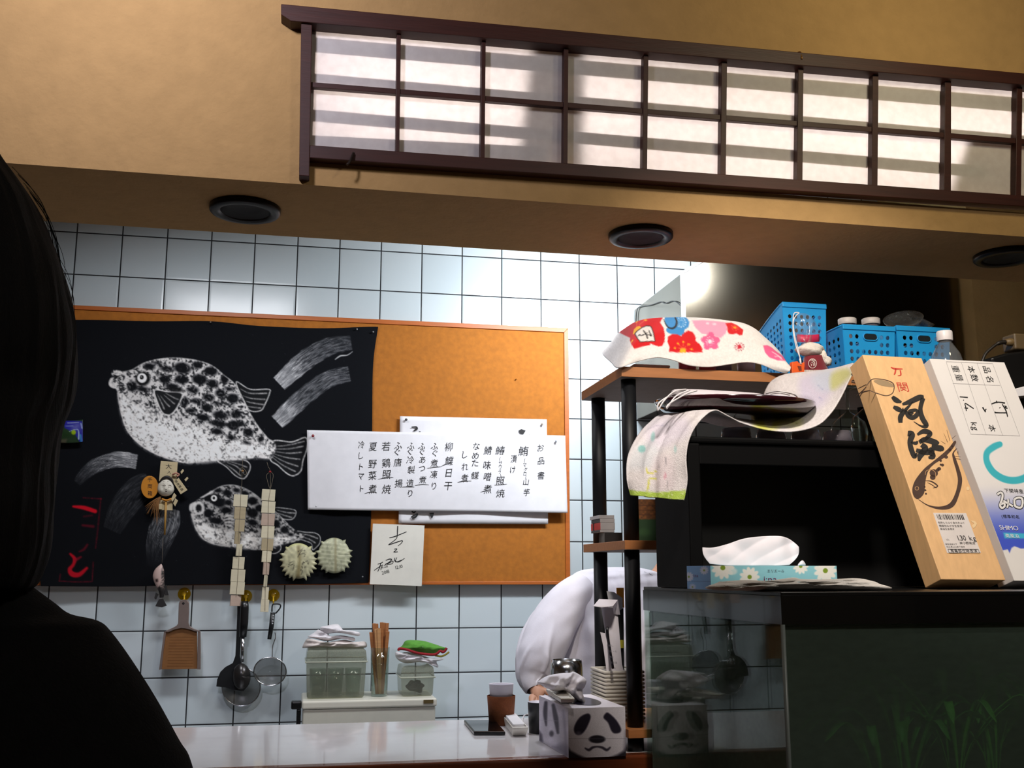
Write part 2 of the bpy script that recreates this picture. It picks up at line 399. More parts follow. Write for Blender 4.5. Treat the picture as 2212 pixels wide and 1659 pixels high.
def skin(name, pts, edges, m, parent, root=0, sub=2, disp=0.0, dscale=0.1):
    """one continuous surface grown on a skeleton: pts = {key: (xyz, radius or (rx, ry))}"""
    keys = list(pts); o0 = wloc(parent) if parent is not None else np.array([0, 0, 0.])
    me = bpy.data.meshes.new(name); me.from_pydata([tuple(np.array(pts[k][0], float)-o0) for k in keys], [(keys.index(a), keys.index(b)) for a, b in edges], [])
    o = bpy.data.objects.new(name, me); COL.objects.link(o); o.parent = parent
    md = o.modifiers.new('skin', 'SKIN'); md.use_smooth_shade = True; md.branch_smoothing = 0.6
    for i, k in enumerate(keys):
        r = pts[k][1]; me.skin_vertices[0].data[i].radius = r if hasattr(r, '__len__') else (r, r)
        me.skin_vertices[0].data[i].use_root = (i == root)
    s = o.modifiers.new('sub', 'SUBSURF'); s.levels = sub; s.render_levels = sub
    if disp:
        t = bpy.data.textures.new(name+'_folds', 'CLOUDS'); t.noise_scale = dscale; t.noise_depth = 2
        d = o.modifiers.new('folds', 'DISPLACE'); d.texture = t; d.strength = disp; d.mid_level = 0.5; d.texture_coords = 'LOCAL'
    me.materials.append(m); return o
def ang(a): return math.radians(a)
# ================================================================== the room
XL, XR, YB = -1.45, 2.75, -1.5
YF, YK, ZS = 1.95, 2.278, EYE+0.741           # front of the hanging wall, its kitchen face, its underside
YT = 3.6757                                    # tiled wall
CEIL = 2.80
plaster = mat('plaster', (170, 136, 90), 0.92, var=0.05, scale=26, bump=1.0, bscale=62, spec=0.2)
plaster_dark = mat('plaster_olive', (226, 200, 140), 0.92, var=0.05, scale=14, bump=0.5, bscale=95, spec=0.2)
def struct(name, mb, m, **k): return tag(mb.build(name, m, **k), kind='structure')
def tile_mat(name, x0, z0, T):
    m = bpy.data.materials.new(name); m.use_nodes = True; nt = m.node_tree; N, L = nt.nodes, nt.links; b = N['Principled BSDF']
    g = N.new('ShaderNodeNewGeometry'); sx = N.new('ShaderNodeSeparateXYZ'); L.new(g.outputs['Position'], sx.inputs[0])
    def M(op, a, b_=None, clamp=False):
        n = N.new('ShaderNodeMath'); n.operation = op; n.use_clamp = clamp
        for i, v in enumerate((a, b_)):
            if v is None: continue
            if isinstance(v, (int, float)): n.inputs[i].default_value = v
            else: L.new(v, n.inputs[i])
        return n.outputs[0]
    fx = M('FRACT', M('DIVIDE', M('SUBTRACT', sx.outputs[0], x0), T)); fz = M('FRACT', M('DIVIDE', M('SUBTRACT', sx.outputs[2], z0), T))
    ix = M('FLOOR', M('DIVIDE', M('SUBTRACT', sx.outputs[0], x0), T)); iz = M('FLOOR', M('DIVIDE', M('SUBTRACT', sx.outputs[2], z0), T))
    e = M('MINIMUM', M('MINIMUM', fx, M('SUBTRACT', 1.0, fx)), M('MINIMUM', fz, M('SUBTRACT', 1.0, fz)))
    grout = M('LESS_THAN', e, 0.0145)
    cv = N.new('ShaderNodeCombineXYZ'); L.new(ix, cv.inputs[0]); L.new(iz, cv.inputs[1])
    wn = N.new('ShaderNodeTexWhiteNoise'); L.new(cv.outputs[0], wn.inputs[0])
    c1 = N.new('ShaderNodeMix'); c1.data_type = 'RGBA'; L.new(wn.outputs[0], c1.inputs[0])
    c1.inputs[6].default_value = rgba((197, 209, 214)); c1.inputs[7].default_value = rgba((208, 218, 222))
    c2 = N.new('ShaderNodeMix'); c2.data_type = 'RGBA'; L.new(grout, c2.inputs[0]); L.new(c1.outputs[2], c2.inputs[6]); c2.inputs[7].default_value = rgba((34, 36, 40))
    L.new(c2.outputs[2], b.inputs['Base Color'])
    rr = M('MULTIPLY_ADD', grout, 0.6); n = rr.node; n.inputs[2].default_value = 0.22; L.new(rr, b.inputs['Roughness'])
    nz = N.new('ShaderNodeTexNoise'); nz.inputs['Scale'].default_value = 5.0; L.new(g.outputs['Position'], nz.inputs['Vector'])
    hh = M('ADD', M('MULTIPLY', M('MINIMUM', e, 0.05), 20.0), M('MULTIPLY', nz.outputs[0], 1.2))
    bp = N.new('ShaderNodeBump'); bp.inputs['Strength'].default_value = 0.35; bp.inputs['Distance'].default_value = 0.002; L.new(hh, bp.inputs['Height']); L.new(bp.outputs[0], b.inputs['Normal'])
    return m
TX0, TZ0, TS = -0.787109, EYE+1.162141, 0.15
tiles = tile_mat('tiles', TX0, TZ0-TS*20, TS)
struct('floor', MB().box(XL, XR, YB, YT+0.1, -0.06, 0), mat('floor_stone', (88, 80, 74), 0.6, scale=9))
struct('ceiling', MB().box(XL, XR, YB, YT+0.1, CEIL, CEIL+0.06), mat('ceiling_board', (150, 132, 104), 0.9, scale=12))
struct('wall_back', MB().box(XL, XR, YB-0.08, YB, 0, CEIL), mat('wall_brown', (150, 140, 122), 0.9, scale=8))
struct('wall_left', MB().box(XL-0.08, XL, YB, YT+0.1, 0, CEIL), mat('wall_brown2', (104, 84, 62), 0.9, scale=8))
struct('wall_right', MB().box(XR, XR+0.08, YB, YT+0.1, 0, CEIL), mat('wall_brown3', (104, 84, 62), 0.9, scale=8))
struct('wall_tiled', MB().box(XL, XR, YT, YT+0.1, 0, CEIL), tiles)
wf = MB()
OX0, OX1, OZ0, OZ1 = 0.0, 1.97, ZS+0.056, EYE+1.097
wf.box(XL, XR, YF, YK, ZS, OZ0); wf.box(XL, OX0, YF, YK, OZ0, CEIL); wf.box(OX1, XR, YF, YK, OZ0, CEIL); wf.box(OX0, OX1, YF, YK, OZ1, CEIL)
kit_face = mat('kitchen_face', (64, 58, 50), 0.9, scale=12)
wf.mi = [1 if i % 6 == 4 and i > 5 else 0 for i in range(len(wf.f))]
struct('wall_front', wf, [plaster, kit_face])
struct('wall_kitchen_right', MB().box(2.285, XR, 3.12, YT, 0, CEIL), plaster_dark)
# ---- paper window (shoji) in the hanging wall
w1 = tag(thing('window_1', P(660, 380, 1.93), None, None), kind='structure')
cedar = mat('dark_red_cedar', (60, 26, 19), 0.5, spec=.3, var=0.16, scale=8, stretch=(1, 1, 14), bump=0.12)
def bar(name, q, Y, depth, m, parent, bevel=0.0015):
    return MB().prism([P(x, y, Y) for x, y in q], (0, depth, 0)).build(name, m, parent, bevel=bevel)
def along(a, b, x): return a[1]+(b[1]-a[1])*(x-a[0])/(b[0]-a[0])
XE = 2420
def hb(a0, a1, b0, b1, x0, x1): return [(x0, along(a0, a1, x0)), (x1, along(a0, a1, x1)), (x1, along(b0, b1, x1)), (x0, along(b0, b1, x0))]
q = hb((607, 8), (2212, 158), (607, 43), (2212, 183), 607, XE); q = q[:3]+[(628, along((607, 43), (2212, 183), 628)), (607, 31)]
bar('top_rail', q, 1.915, 0.035, cedar, w1)
bar('stile', [(650.5, 40), (674.5, 42), (668.5, 381), (646, 379)], 1.922, 0.028, cedar, w1)
bar('bottom_rail', hb((669, 313), (2212, 422), (669, 341), (2212, 446), 667, XE), 1.925, 0.025, cedar, w1)
bar('middle_bar', hb((674, 177), (2212, 300), (674, 188), (2212, 311), 670, XE), 1.932, 0.012, cedar, w1, 0.0008)
munt = [((857.5, 866.5, 60), (854.4, 862.6, 335)), ((1041, 1049.5, 78), (1037.5, 1047, 350)), ((1218.7, 1228, 96), (1216.5, 1226, 362)), ((1390.7, 1401, 110), (1387.8, 1398, 375)),
        ((1559, 1571, 127), (1556.5, 1568, 386)), ((1724.7, 1736, 142), (1721.4, 1733.7, 398)), ((1885.5, 1898, 157), (1883.4, 1895.8, 409)), ((2042, 2055, 170), (2039, 2054.5, 420)), ((2196.8, 2209, 184), (2194, 2206, 430)),
        ((2348, 2360, 198), (2345, 2357, 441))]
for (a0, a1, ya), (b0, b1, yb) in munt:
    bar('muntin', [(a0, ya), (a1, ya), (b1, yb), (b0, yb)], 1.929, 0.018, cedar, w1, 0.0008)
pm = bpy.data.materials.new('shoji_paper'); pm.use_nodes = True; nt = pm.node_tree; N, L = nt.nodes, nt.links; N.remove(N['Principled BSDF'])
tl = N.new('ShaderNodeBsdfTranslucent'); df = N.new('ShaderNodeBsdfDiffuse'); mx = N.new('ShaderNodeMixShader'); mx.inputs[0].default_value = 0.42
nz = N.new('ShaderNodeTexNoise'); nz.inputs['Scale'].default_value = 60; nz.inputs['Detail'].default_value = 6; rp = N.new('ShaderNodeValToRGB')
rp.color_ramp.elements[0].color = rgba((231, 226, 224)); rp.color_ramp.elements[1].color = rgba((237, 233, 231)); rp.color_ramp.elements[0].position = 0.35; rp.color_ramp.elements[1].position = 0.65
tcx = N.new('ShaderNodeTexCoord'); L.new(tcx.outputs['Object'], nz.inputs['Vector']); L.new(nz.outputs[0], rp.inputs[0]); L.new(rp.outputs[0], tl.inputs[0]); L.new(rp.outputs[0], df.inputs[0])
L.new(tl.outputs[0], mx.inputs[1]); L.new(df.outputs[0], mx.inputs[2]); L.new(mx.outputs[0], N['Material Output'].inputs[0])
q = hb((660, 30), (2212, 172), (660, 330), (2212, 435), 660, XE)
MB().prism([P(x, y, 1.9495) for x, y in q], (0, 0.0006, 0)).build('paper', pm, w1)
slat_m = pm.copy(); slat_m.name = 'backing_paper'
for n_ in slat_m.node_tree.nodes:
    if n_.type == 'VALTORGB': n_.color_ramp.elements[0].color = rgba((140, 134, 132)); n_.color_ramp.elements[1].color = rgba((148, 142, 140))
    if n_.type == 'MIX_SHADER': n_.inputs[0].default_value = .5
for n, (a0, a1, b0, b1, x0, x1, Y) in enumerate([((684, 84), (2193, 213), (684, 116), (2193, 244), 668, XE, 1.9535), ((680, 161), (2193, 293), (680, 180), (2193, 312), 668, XE, 1.9535),
        ((678, 238), (2040, 353), (678, 264), (2040, 378), 668, 2130, 1.9535), ((678, 294), (1150, 318), (678, 325), (1150, 352), 668, 1180, 1.9545)]):
    bar('backing_slat', hb(a0, a1, b0, b1, x0, x1), Y, 0.0008, slat_m, w1, 0)
bar('backing_board', [(1150, 60), (1255, 70), (1250, 372), (1110, 365)], 1.985, 0.0008, slat_m, w1, 0)
bar('backing_board', [(2070, 318), (2215, 328), (2212, 440), (2030, 428)], 1.985, 0.0008, slat_m, w1, 0)
# small hook on the bottom rail and a bent nail above the top rail
hk = MB().tube(cr([P(764, 330, 1.922), P(760, 340, 1.917), P(756, 349, 1.912), P(749, 356, 1.91)], 4), 0.0025, 8)
tag(hk.build('hook', mat('dark_metal', (40, 30, 26), 0.4, 0.6)), 'small dark bent hook under the left end of the paper window frame', 'hook')
nl = MB().tube(cr([P(1722, 115, 1.935), P(1729, 113, 1.92), P(1732, 128, 1.914)], 4), 0.002, 8)
tag(nl.build('nail', mat('brass_nail', (150, 110, 60), 0.4, 0.7)), 'bent brass nail on the top rail of the paper window', 'nail')
# ---- downlights in the underside of the hanging wall
def downlight(x, y, label):
    t = thing('downlight', (x, y, ZS-0.014), label, 'ceiling lamp', 'downlights under the hanging wall')
    MB().lathe([(0.046, 0.0138), (0.050, 0.004), (0.055, 0.0), (0.068, 0.001), (0.0715, 0.005), (0.0715, 0.0138), (0.046, 0.0138)], (x, y, ZS-0.014), 40).build('trim_ring', mat('black_gloss', (11, 10, 10), 0.35, spec=.3), t)
    MB().lathe([(0.0005, 0.0138), (0.030, 0.0132), (0.0495, 0.005), (0.0495, 0.0138)], (x, y, ZS-0.014), 32).build('baffle', mat('black_matt', (8, 7, 7), 0.7), t)
downlight(-0.130, 2.105, 'leftmost of the three black round downlights, above the black fish cloth')
downlight(0.722, 2.104, 'middle black round downlight, above the right edge of the tiled wall')
downlight(1.615, 2.075, 'rightmost black round downlight, above the steel hood and cut by the photo edge')
# ================================================================== cork board, fish cloth and what hangs there
YC = 3.648                                      # cork face
cork = mat('cork', (180, 108, 28), 0.85, var=0.10, scale=60, bump=0.15, bscale=180)
oak = mat('board_frame_wood', (190, 100, 34), 0.45, var=0.08, scale=12, stretch=(1, 1, 8))
B4 = [(40, 653.5), (1227.5, 709), (1232, 1262.5), (32, 1264.5)]
cb = thing('cork_board', P(640, 1263, 3.66), 'large orange cork board with thin wooden frame mounted on the tiled wall', 'notice board')
p4 = [P(x, y, YC) for x, y in B4]
MB().prism(p4, (0, YT-YC, 0)).build('cork_panel', cork, cb)
def inset(q, k): # px frame strips
    (ax, ay), (bx, by), (cx, cy), (dx, dy) = q
    return [[(ax, ay), (bx, by), (bx-k, by+k), (ax+k, ay+k)], [(bx, by), (cx, cy), (cx-k, cy-k*.7), (bx-k, by+k)], [(cx, cy), (dx, dy), (dx+k, dy-k*.7), (cx-k, cy-k*.7)], [(dx, dy), (ax, ay), (ax+k, ay+k), (dx+k, dy-k*.7)]]
for s4 in inset(B4, 9): bar('frame_strip', s4, YC-0.006, 0.02, oak, cb, 0.001)
# ---- the black cloth with the two painted puffer fish
cv = Canvas(50, 670, 835, 1275, 1.25, np.array((13, 15, 20.)))
T = cv.noise(2.2, 1); T2 = cv.noise(6, 2); T3 = cv.noise(1.2, 3); G = np.clip(0.55*T+0.3*T2+0.35*T3, 0, 1.1)
k1 = lambda l: shift(l, .3752, 0, 480); k2 = lambda l: shift(l, .33, 100, 960)
def brush(pts, w, a, seed, lo=0.25): cv.brush(pts, w, a, (214, 214, 216), seed)
brush(k1([(1608, 928), (1660, 880), (1720, 825), (1800, 765), (1900, 715), (2020, 695)]), [34, 38, 42, 42, 38, 30], [1.9, 1.5, .6, .34, .28, .26], 21)
brush(k1([(1598, 1150), (1645, 1105), (1700, 1050), (1800, 965), (1900, 900), (2010, 875)]), [34, 38, 38, 38, 36, 34], [1.9, 1.4, .5, .34, .36, .28], 25)
cv.stroke(k1([(1930, 790), (1960, 770), (2000, 765), (2030, 745)]), [1.5, 3, 2, 1], (200, 200, 200), .8, .8)
brush(k1([(445, 1500), (500, 1440), (570, 1395), (680, 1365), (785, 1378)]), [18, 26, 31, 33, 31], [.12, .25, .42, .6, 1.5], 29)
brush(k2([(430, 560), (500, 420), (600, 300), (680, 250)]), [40, 56, 60, 46], [.10, .16, .18, .2], 33, .2)
brush(k2([(810, 420), (780, 520), (735, 640), (700, 800)]), [44, 60, 54, 30], [.55, .40, .22, .03], 37, .2)
def fin(outline, rays, f, wd=2.2, inner=(24, 25, 28), al=.9):
    o = f(outline); cv.poly(o, inner, 1.2, smooth=5); cv.stroke(o, wd, (214, 212, 210), al, 1.0, closed=True, tex=np.clip(G+.35, 0, 1))
    for r in rays: cv.stroke(f(r), [1.0, 2.6, 3.0, 1.2][:len(r)] if len(r) > 1 else 1, (196, 194, 192), .75, 1.1, tex=np.clip(G+.15, 0, 1))
# large fish
fin([(1360, 920), (1440, 962), (1545, 962), (1552, 985), (1525, 1050), (1500, 1085), (1440, 1085), (1405, 1030)], [[(1385, 960), (1440, 985), (1535, 985)], [(1400, 1000), (1450, 1015), (1525, 1020)], [(1415, 1030), (1450, 1040), (1515, 1050)], [(1425, 1060), (1460, 1066), (1500, 1070)]], k1)
fin([(1250, 1370), (1330, 1362), (1400, 1368), (1435, 1388), (1440, 1420), (1415, 1468), (1390, 1476), (1350, 1455), (1305, 1410)], [[(1310, 1385), (1360, 1405), (1400, 1440)], [(1330, 1380), (1380, 1395), (1420, 1410)], [(1300, 1395), (1345, 1425), (1385, 1460)]], k1)
fin([(1570, 1262), (1680, 1265), (1760, 1240), (1768, 1300), (1745, 1370), (1732, 1432), (1690, 1460), (1650, 1445), (1600, 1400), (1555, 1362)],
    [[(1570, 1290), (1650, 1285), (1750, 1262)], [(1575, 1305), (1660, 1305), (1745, 1290)], [(1580, 1320), (1660, 1330), (1735, 1325)], [(1580, 1335), (1650, 1355), (1725, 1365)], [(1575, 1345), (1640, 1380), (1715, 1405)], [(1570, 1355), (1630, 1400), (1700, 1435)]], k1, 2.6)
body = k1([(632, 915), (645, 890), (640, 862), (660, 850), (690, 856), (705, 862), (760, 850), (830, 810), (920, 787), (1020, 781), (1130, 795), (1220, 825), (1290, 880), (1350, 930), (1400, 1020), (1440, 1100), (1490, 1180), (1540, 1240), (1585, 1272), (1580, 1330), (1555, 1362), (1480, 1356), (1400, 1366), (1300, 1372), (1200, 1376), (1080, 1387), (1000, 1370), (900, 1335), (820, 1290), (750, 1225), (715, 1160), (690, 1060), (680, 990), (662, 955), (632, 940)])
cv.poly(body, (30, 31, 34), 1.2, smooth=4)
RG = np.clip((.30*T+.40*cv.noise(3.2, 7)+.42*cv.noise(5.5, 8)-.38)*4, 0, 1); RB = np.clip((.28*T+.36*cv.noise(3.4, 9)+.45*cv.noise(6.5, 10)-.33)*3.6, 0, 1)
cv.poly(body, (222, 219, 217), 1.5, .92, smooth=4, tex=RG*.85+.08)
belly = k1([(690, 1000), (740, 1020), (820, 1060), (900, 1110), (1000, 1140), (1120, 1170), (1250, 1230), (1400, 1260), (1560, 1290), (1570, 1330), (1540, 1355), (1480, 1352), (1300, 1370), (1080, 1384), (1000, 1368), (900, 1333), (820, 1288), (752, 1222), (718, 1158), (694, 1060)])
cv.poly(belly, (232, 229, 227), 8, .95, smooth=4, tex=RB*.85+.13)
cv.poly(k1([(720, 1080), (800, 1130), (900, 1180), (1000, 1220), (1150, 1270), (1300, 1310), (1450, 1335), (1300, 1360), (1080, 1375), (900, 1320), (760, 1210)]), (236, 233, 231), 8, .8, smooth=4, tex=RB*.6+.35)
for x, y, rx, ry in [(860, 830, 30, 16), (960, 845, 35, 14), (905, 812, 22, 8), (1050, 840, 45, 28), (1135, 822, 25, 18), (1215, 858, 35, 22), (1295, 902, 22, 25), (945, 905, 28, 20), (1045, 905, 35, 23), (1150, 905, 40, 26), (1225, 930, 30, 22), (1110, 965, 30, 17), (1200, 1010, 30, 20), (1270, 985, 28, 20), (1340, 1015, 32, 25), (1130, 1030, 25, 14), (1250, 1045, 20, 11), (1190, 1070, 30, 18), (1062, 1035, 20, 26), (1100, 1085, 25, 12), (1170, 1125, 35, 18), (1270, 1110, 40, 20), (1360, 1105, 28, 22), (1260, 1160, 45, 16), (1345, 1170, 30, 26), (1250, 1205, 30, 16), (1330, 1240, 22, 12), (1430, 1210, 25, 20), (1500, 1250, 15, 13), (990, 945, 34, 14), (760, 945, 26, 26), (822, 962, 36, 13), (1320, 960, 24, 10), (1390, 1160, 16, 14), (1420, 1270, 16, 8)]:
    cv.ell(*k1([(x, y)])[0], rx*.3752*1.08, ry*.3752*1.12, (15, 16, 20), .15, 1.0, 3.0, tex=np.clip(.7+G*.5, 0, 1))
for i in range(150):                              # rough white ridges between the spots and flecks on the belly
    x, y = RNG.uniform(700, 1500), RNG.uniform(800, 1360); 
    a = RNG.uniform(-.6, 1.2)
    bw, bm = cv.mask_poly(body, 1)
    px_, py_ = k1([(x, y)])[0]
    if bm[int(np.clip((py_-cv.y0)*cv.k-bw[0], 0, bm.shape[0]-1)), int(np.clip((px_-cv.x0)*cv.k-bw[2], 0, bm.shape[1]-1))] < .9: continue
    c = (224, 220, 218) if y < 1080 else (120, 116, 116)
    cv.stroke([(px_, py_), (px_+5*math.cos(a), py_+5*math.sin(a)), (px_+9*math.cos(a+.5), py_+9*math.sin(a+.5))], [1, 2.4, .8], c, .32, 1.0, 3)
cv.stroke(k1([(705, 862), (760, 850), (830, 811), (920, 788), (1020, 782), (1130, 796), (1220, 826), (1290, 881), (1350, 931), (1400, 1021), (1440, 1101), (1490, 1181), (1540, 1241)]), 2.0, (216, 213, 210), .75, 1.2, tex=np.clip(G+.2, 0, 1))
cv.stroke(k1([(678, 985), (690, 1060), (716, 1160), (752, 1225), (820, 1290), (900, 1335), (1000, 1370), (1080, 1386)]), 2.5, (220, 216, 214), .8, 1.2)
cv.stroke(k1([(660, 862), (690, 862), (700, 870), (680, 880)]), [5, 5, 4, 3], (216, 213, 210), .9, 1.2); cv.stroke(k1([(640, 905), (634, 925), (640, 942), (665, 950), (670, 920)]), [5, 6, 6, 5, 3], (214, 211, 208), .9, 1.2); cv.stroke(k1([(655, 880), (672, 890), (655, 905)]), 3, (24, 24, 26), .9, 1)
cv.ell(*k1([(822, 902)])[0], 16, 15, (16, 17, 19), 0, .95, 2.5); cv.ell(*k1([(818, 897)])[0], 10.2, 10.4, (226, 224, 222), 0, 1, 1.0); cv.ell(*k1([(816, 893)])[0], 4.4, 4.6, (18, 18, 20), 0, 1, .9); cv.ell(*k1([(814, 891)])[0], 1.3, 1.3, (210, 210, 210), 0, .8, .6)
fin([(890, 968), (960, 975), (1045, 985), (1038, 1030), (1005, 1088), (972, 1110), (935, 1095), (908, 1040)], [[(905, 990), (930, 1040), (945, 1075)], [(925, 1000), (955, 1040), (975, 1060)], [(945, 995), (985, 1030), (1005, 1045)], [(955, 985), (1000, 1010), (1025, 1020)]], k1, 2.6, (30, 31, 33), .95)
cv.ell(*k1([(1010, 965)])[0], 18, 5, (14, 14, 16), .1, .8, 2)
# small fish
fin([(1495, 415), (1560, 418), (1630, 432), (1628, 470), (1600, 492), (1540, 485), (1500, 455)], [[(1510, 430), (1570, 445), (1625, 450)], [(1515, 450), (1560, 465), (1605, 478)]], k2, 1.6)
fin([(1640, 570), (1700, 575), (1760, 580), (1792, 605), (1788, 650), (1745, 690), (1735, 650), (1690, 630), (1640, 610)], [[(1660, 585), (1720, 595), (1775, 615)], [(1660, 600), (1720, 620), (1760, 645)]], k2, 1.6)
fin([(1440, 640), (1500, 640), (1535, 665), (1525, 700), (1480, 715), (1430, 690)], [[(1460, 660), (1500, 680)]], k2, 1.5)
b2 = k2([(938, 425), (940, 395), (965, 378), (1000, 355), (1040, 330), (1080, 302), (1150, 273), (1220, 266), (1300, 288), (1370, 330), (1430, 382), (1500, 440), (1580, 520), (1640, 568), (1690, 600), (1640, 635), (1540, 655), (1450, 680), (1380, 690), (1300, 682), (1200, 670), (1100, 652), (1030, 620), (980, 555), (960, 490), (945, 450)])
cv.poly(b2, (26, 27, 30), 1.2, smooth=4); cv.poly(b2, (214, 211, 208), 1.5, .85, smooth=4, tex=RG*.75+.06)
cv.poly(k2([(955, 460), (1010, 490), (1080, 540), (1160, 560), (1260, 560), (1380, 590), (1520, 600), (1630, 610), (1540, 650), (1450, 678), (1300, 680), (1200, 668), (1100, 650), (1030, 618), (982, 553)]), (226, 223, 220), 6, .95, smooth=4, tex=RB*.75+.22)
for x, y, rx, ry in [(1120, 300, 30, 13), (1185, 318, 26, 18), (1245, 300, 22, 12), (1300, 320, 24, 14), (1130, 380, 40, 26), (1180, 430, 34, 16), (1350, 370, 30, 22), (1290, 380, 25, 18), (1400, 420, 30, 20), (1350, 450, 34, 26), (1430, 480, 30, 20), (1350, 510, 30, 16), (1420, 540, 26, 14), (1500, 520, 30, 22), (1560, 560, 26, 20), (1480, 580, 20, 12), (1060, 450, 26, 24), (1110, 500, 40, 18), (1190, 380, 24, 15), (1600, 590, 18, 10), (1060, 350, 22, 20)]:
    cv.ell(*k2([(x, y)])[0], rx*.36, ry*.38, (14, 15, 19), .2, 1.0, 2.4, tex=np.clip(.7+G*.5, 0, 1))
cv.stroke(k2([(1000, 380), (975, 395), (968, 420), (985, 450), (1015, 448), (1028, 415), (1015, 388)]), 5.5, (206, 204, 202), .85, 1.3, closed=True); cv.ell(*k2([(998, 415)])[0], 6, 7, (22, 22, 24), 0, .95, 1.5)
cv.stroke(k2([(945, 425), (950, 400), (975, 385)]), [6, 7, 5], (206, 204, 202), .85, 1.3); cv.stroke(k2([(1010, 350), (1050, 330), (1095, 302)]), [2, 4, 2], (216, 214, 212), .85, 1.2)
cv.stroke(k2([(1100, 298), (1150, 273), (1220, 266), (1300, 288), (1370, 330), (1430, 382), (1500, 440), (1580, 520)]), 1.8, (205, 202, 200), .65, 1.2)
cv.stroke(k2([(950, 460), (962, 500), (982, 555), (1030, 620), (1100, 652), (1200, 670)]), 2.2, (206, 203, 200), .75, 1.2)
cv.ell(*k2([(1100, 355)])[0], 11.5, 11, (14, 14, 17), 0, .95, 2); cv.ell(*k2([(1098, 352)])[0], 6.6, 6.8, (220, 218, 214), 0, 1, .9); cv.ell(*k2([(1097, 351)])[0], 2.8, 3, (18, 18, 20), 0, 1, .7)
for r in [[(1165, 480), (1190, 465), (1225, 470)], [(1165, 495), (1200, 485), (1228, 492)], [(1168, 510), (1200, 508), (1225, 515)], [(1175, 528), (1200, 530), (1222, 540)]]: cv.stroke(k2(r), [2, 4, 3], (206, 204, 202), .85, 1.1)
# red seal box with brushed letters, and stray flecks
sc_ = .2532; k3 = lambda l: shift(l, sc_, 80, 860)
red = (150, 18, 40)
for a in [[(395, 850), (550, 860)], [(545, 855), (530, 1000), (515, 1150), (500, 1280)], [(480, 1400), (470, 1560)], [(190, 1560), (330, 1568), (465, 1565)], [(200, 1500), (190, 1560)]]: cv.stroke(k3(a), 2.6, red, .7, 1.2, tex=np.clip(G+.1, 0, 1))
cv.stroke(k3([(310, 925), (400, 935), (495, 965)]), [5, 9, 9], (196, 16, 34), .95, 1.5); cv.stroke(k3([(400, 1010), (470, 1000)]), 4, red, .4, 1.6); cv.stroke(k3([(390, 1085), (480, 1095)]), [5, 6], red, .55, 1.6); cv.stroke(k3([(430, 1250), (400, 1290), (360, 1310)]), [4, 5, 3], red, .6, 1.6)
cv.stroke(k3([(285, 1330), (320, 1370), (310, 1420), (280, 1460), (300, 1500), (360, 1505), (425, 1450)]), [5, 8, 7, 9, 12, 10, 6], (186, 16, 34), .9, 1.5); cv.stroke(k3([(375, 1355), (330, 1380)]), [4, 7], red, .8, 1.5)
for i in range(70): cv.ell(RNG.uniform(220, 800), RNG.uniform(720, 1250), RNG.uniform(.3, .9), RNG.uniform(.3, .7), (140, 142, 146), RNG.uniform(0, 3), RNG.uniform(.15, .6), .6)
TOPE = cr([(60, 692), (200, 691), (330, 694), (455, 694), (560, 704), (690, 709), (790, 706), (817, 706)], 10)
BOTE = cr([(88, 1266), (260, 1267), (430, 1263), (600, 1262), (720, 1261), (796, 1259)], 10)
RGTE = cr([(817, 706), (806, 790), (804, 930), (802, 1100), (796, 1259)], 10)
def edge(e, u): u = np.asarray(u)*(len(e)-1); i = np.minimum(u.astype(int), len(e)-2); f = (u-i)[..., None]; return e[i]*(1-f)+e[i+1]*f
nu, nv = 520, 420
Ug, Vg = np.meshgrid(np.linspace(0, 1, nu), np.linspace(0, 1, nv), indexing='ij')
a, b = edge(TOPE, Ug), edge(BOTE, Ug); q = a*(1-Vg[..., None])+b*Vg[..., None]
re_ = edge(RGTE, Vg); chord = TOPE[-1]*(1-Vg[..., None])+BOTE[-1]*Vg[..., None]; q = q+(re_-chord)*(Ug[..., None]**6)
px, py = q[..., 0].ravel(), q[..., 1].ravel()
off = 0.006+0.0035*np.sin(Ug*9+Vg*2.2)*Vg+0.004*Vg**2+0.002*np.sin(Ug*23+1)*(0.2+Vg)
V = np.array([P(x, y, YC-0.004-o) for x, y, o in zip(px, py, off.ravel())])
dk_ = cv.a.mean(2, keepdims=True); cv.a = np.where(dk_ > 60, np.clip(cv.a*1.17, 0, 252), cv.a)
cloth_m = mat('painted_cotton', rough=0.9, attr='Col', var=0.06, scale=900, spec=0.15)
cl = painted('fish_cloth', V, nu, nv, cv, cloth_m, None, solid=0.0012, px=px, py=py)
tag(cl, 'black cotton cloth with two white brush-painted puffer fish pinned on the cork board', 'cloth')
# ---- sheets of paper on the board
paper = mat('white_paper', (232, 230, 234), 0.85, var=0.03, scale=25, spec=0.2)
card = mat('cream_card', (226, 222, 212), 0.8, var=0.03, scale=30, spec=0.2)
ink = mat('black_ink', (18, 17, 20), 0.6, var=0.02)
def sheet(name, q, yfn, m, label, cat, nu=40, nv=24, solid=0.0006, parent=None):
    V = []
    for u in np.linspace(0, 1, nu):
        for v in np.linspace(0, 1, nv):
            p = np.array(q[0])*(1-u)*(1-v)+np.array(q[1])*u*(1-v)+np.array(q[2])*u*v+np.array(q[3])*(1-u)*v
            V.append(P(p[0], p[1], yfn(u, v)))
    o = MB().grid(V, nu, nv).build(name, m, parent, solid=solid, fixn=False)
    if label: tag(o, label, cat)
    return o
bp_ = sheet('paper_sheet', [(864, 899), (1181, 906), (1184, 1132), (861, 1131)], lambda u, v: YC-0.014-0.004*math.sin(v*3.1), paper, 'white paper sheet with thick black characters mostly covered by the long menu sheet', 'paper')
d = Decal(planeY(YC-0.021), 0)
o4 = lambda l: shift(l, .2803, 640, 860)
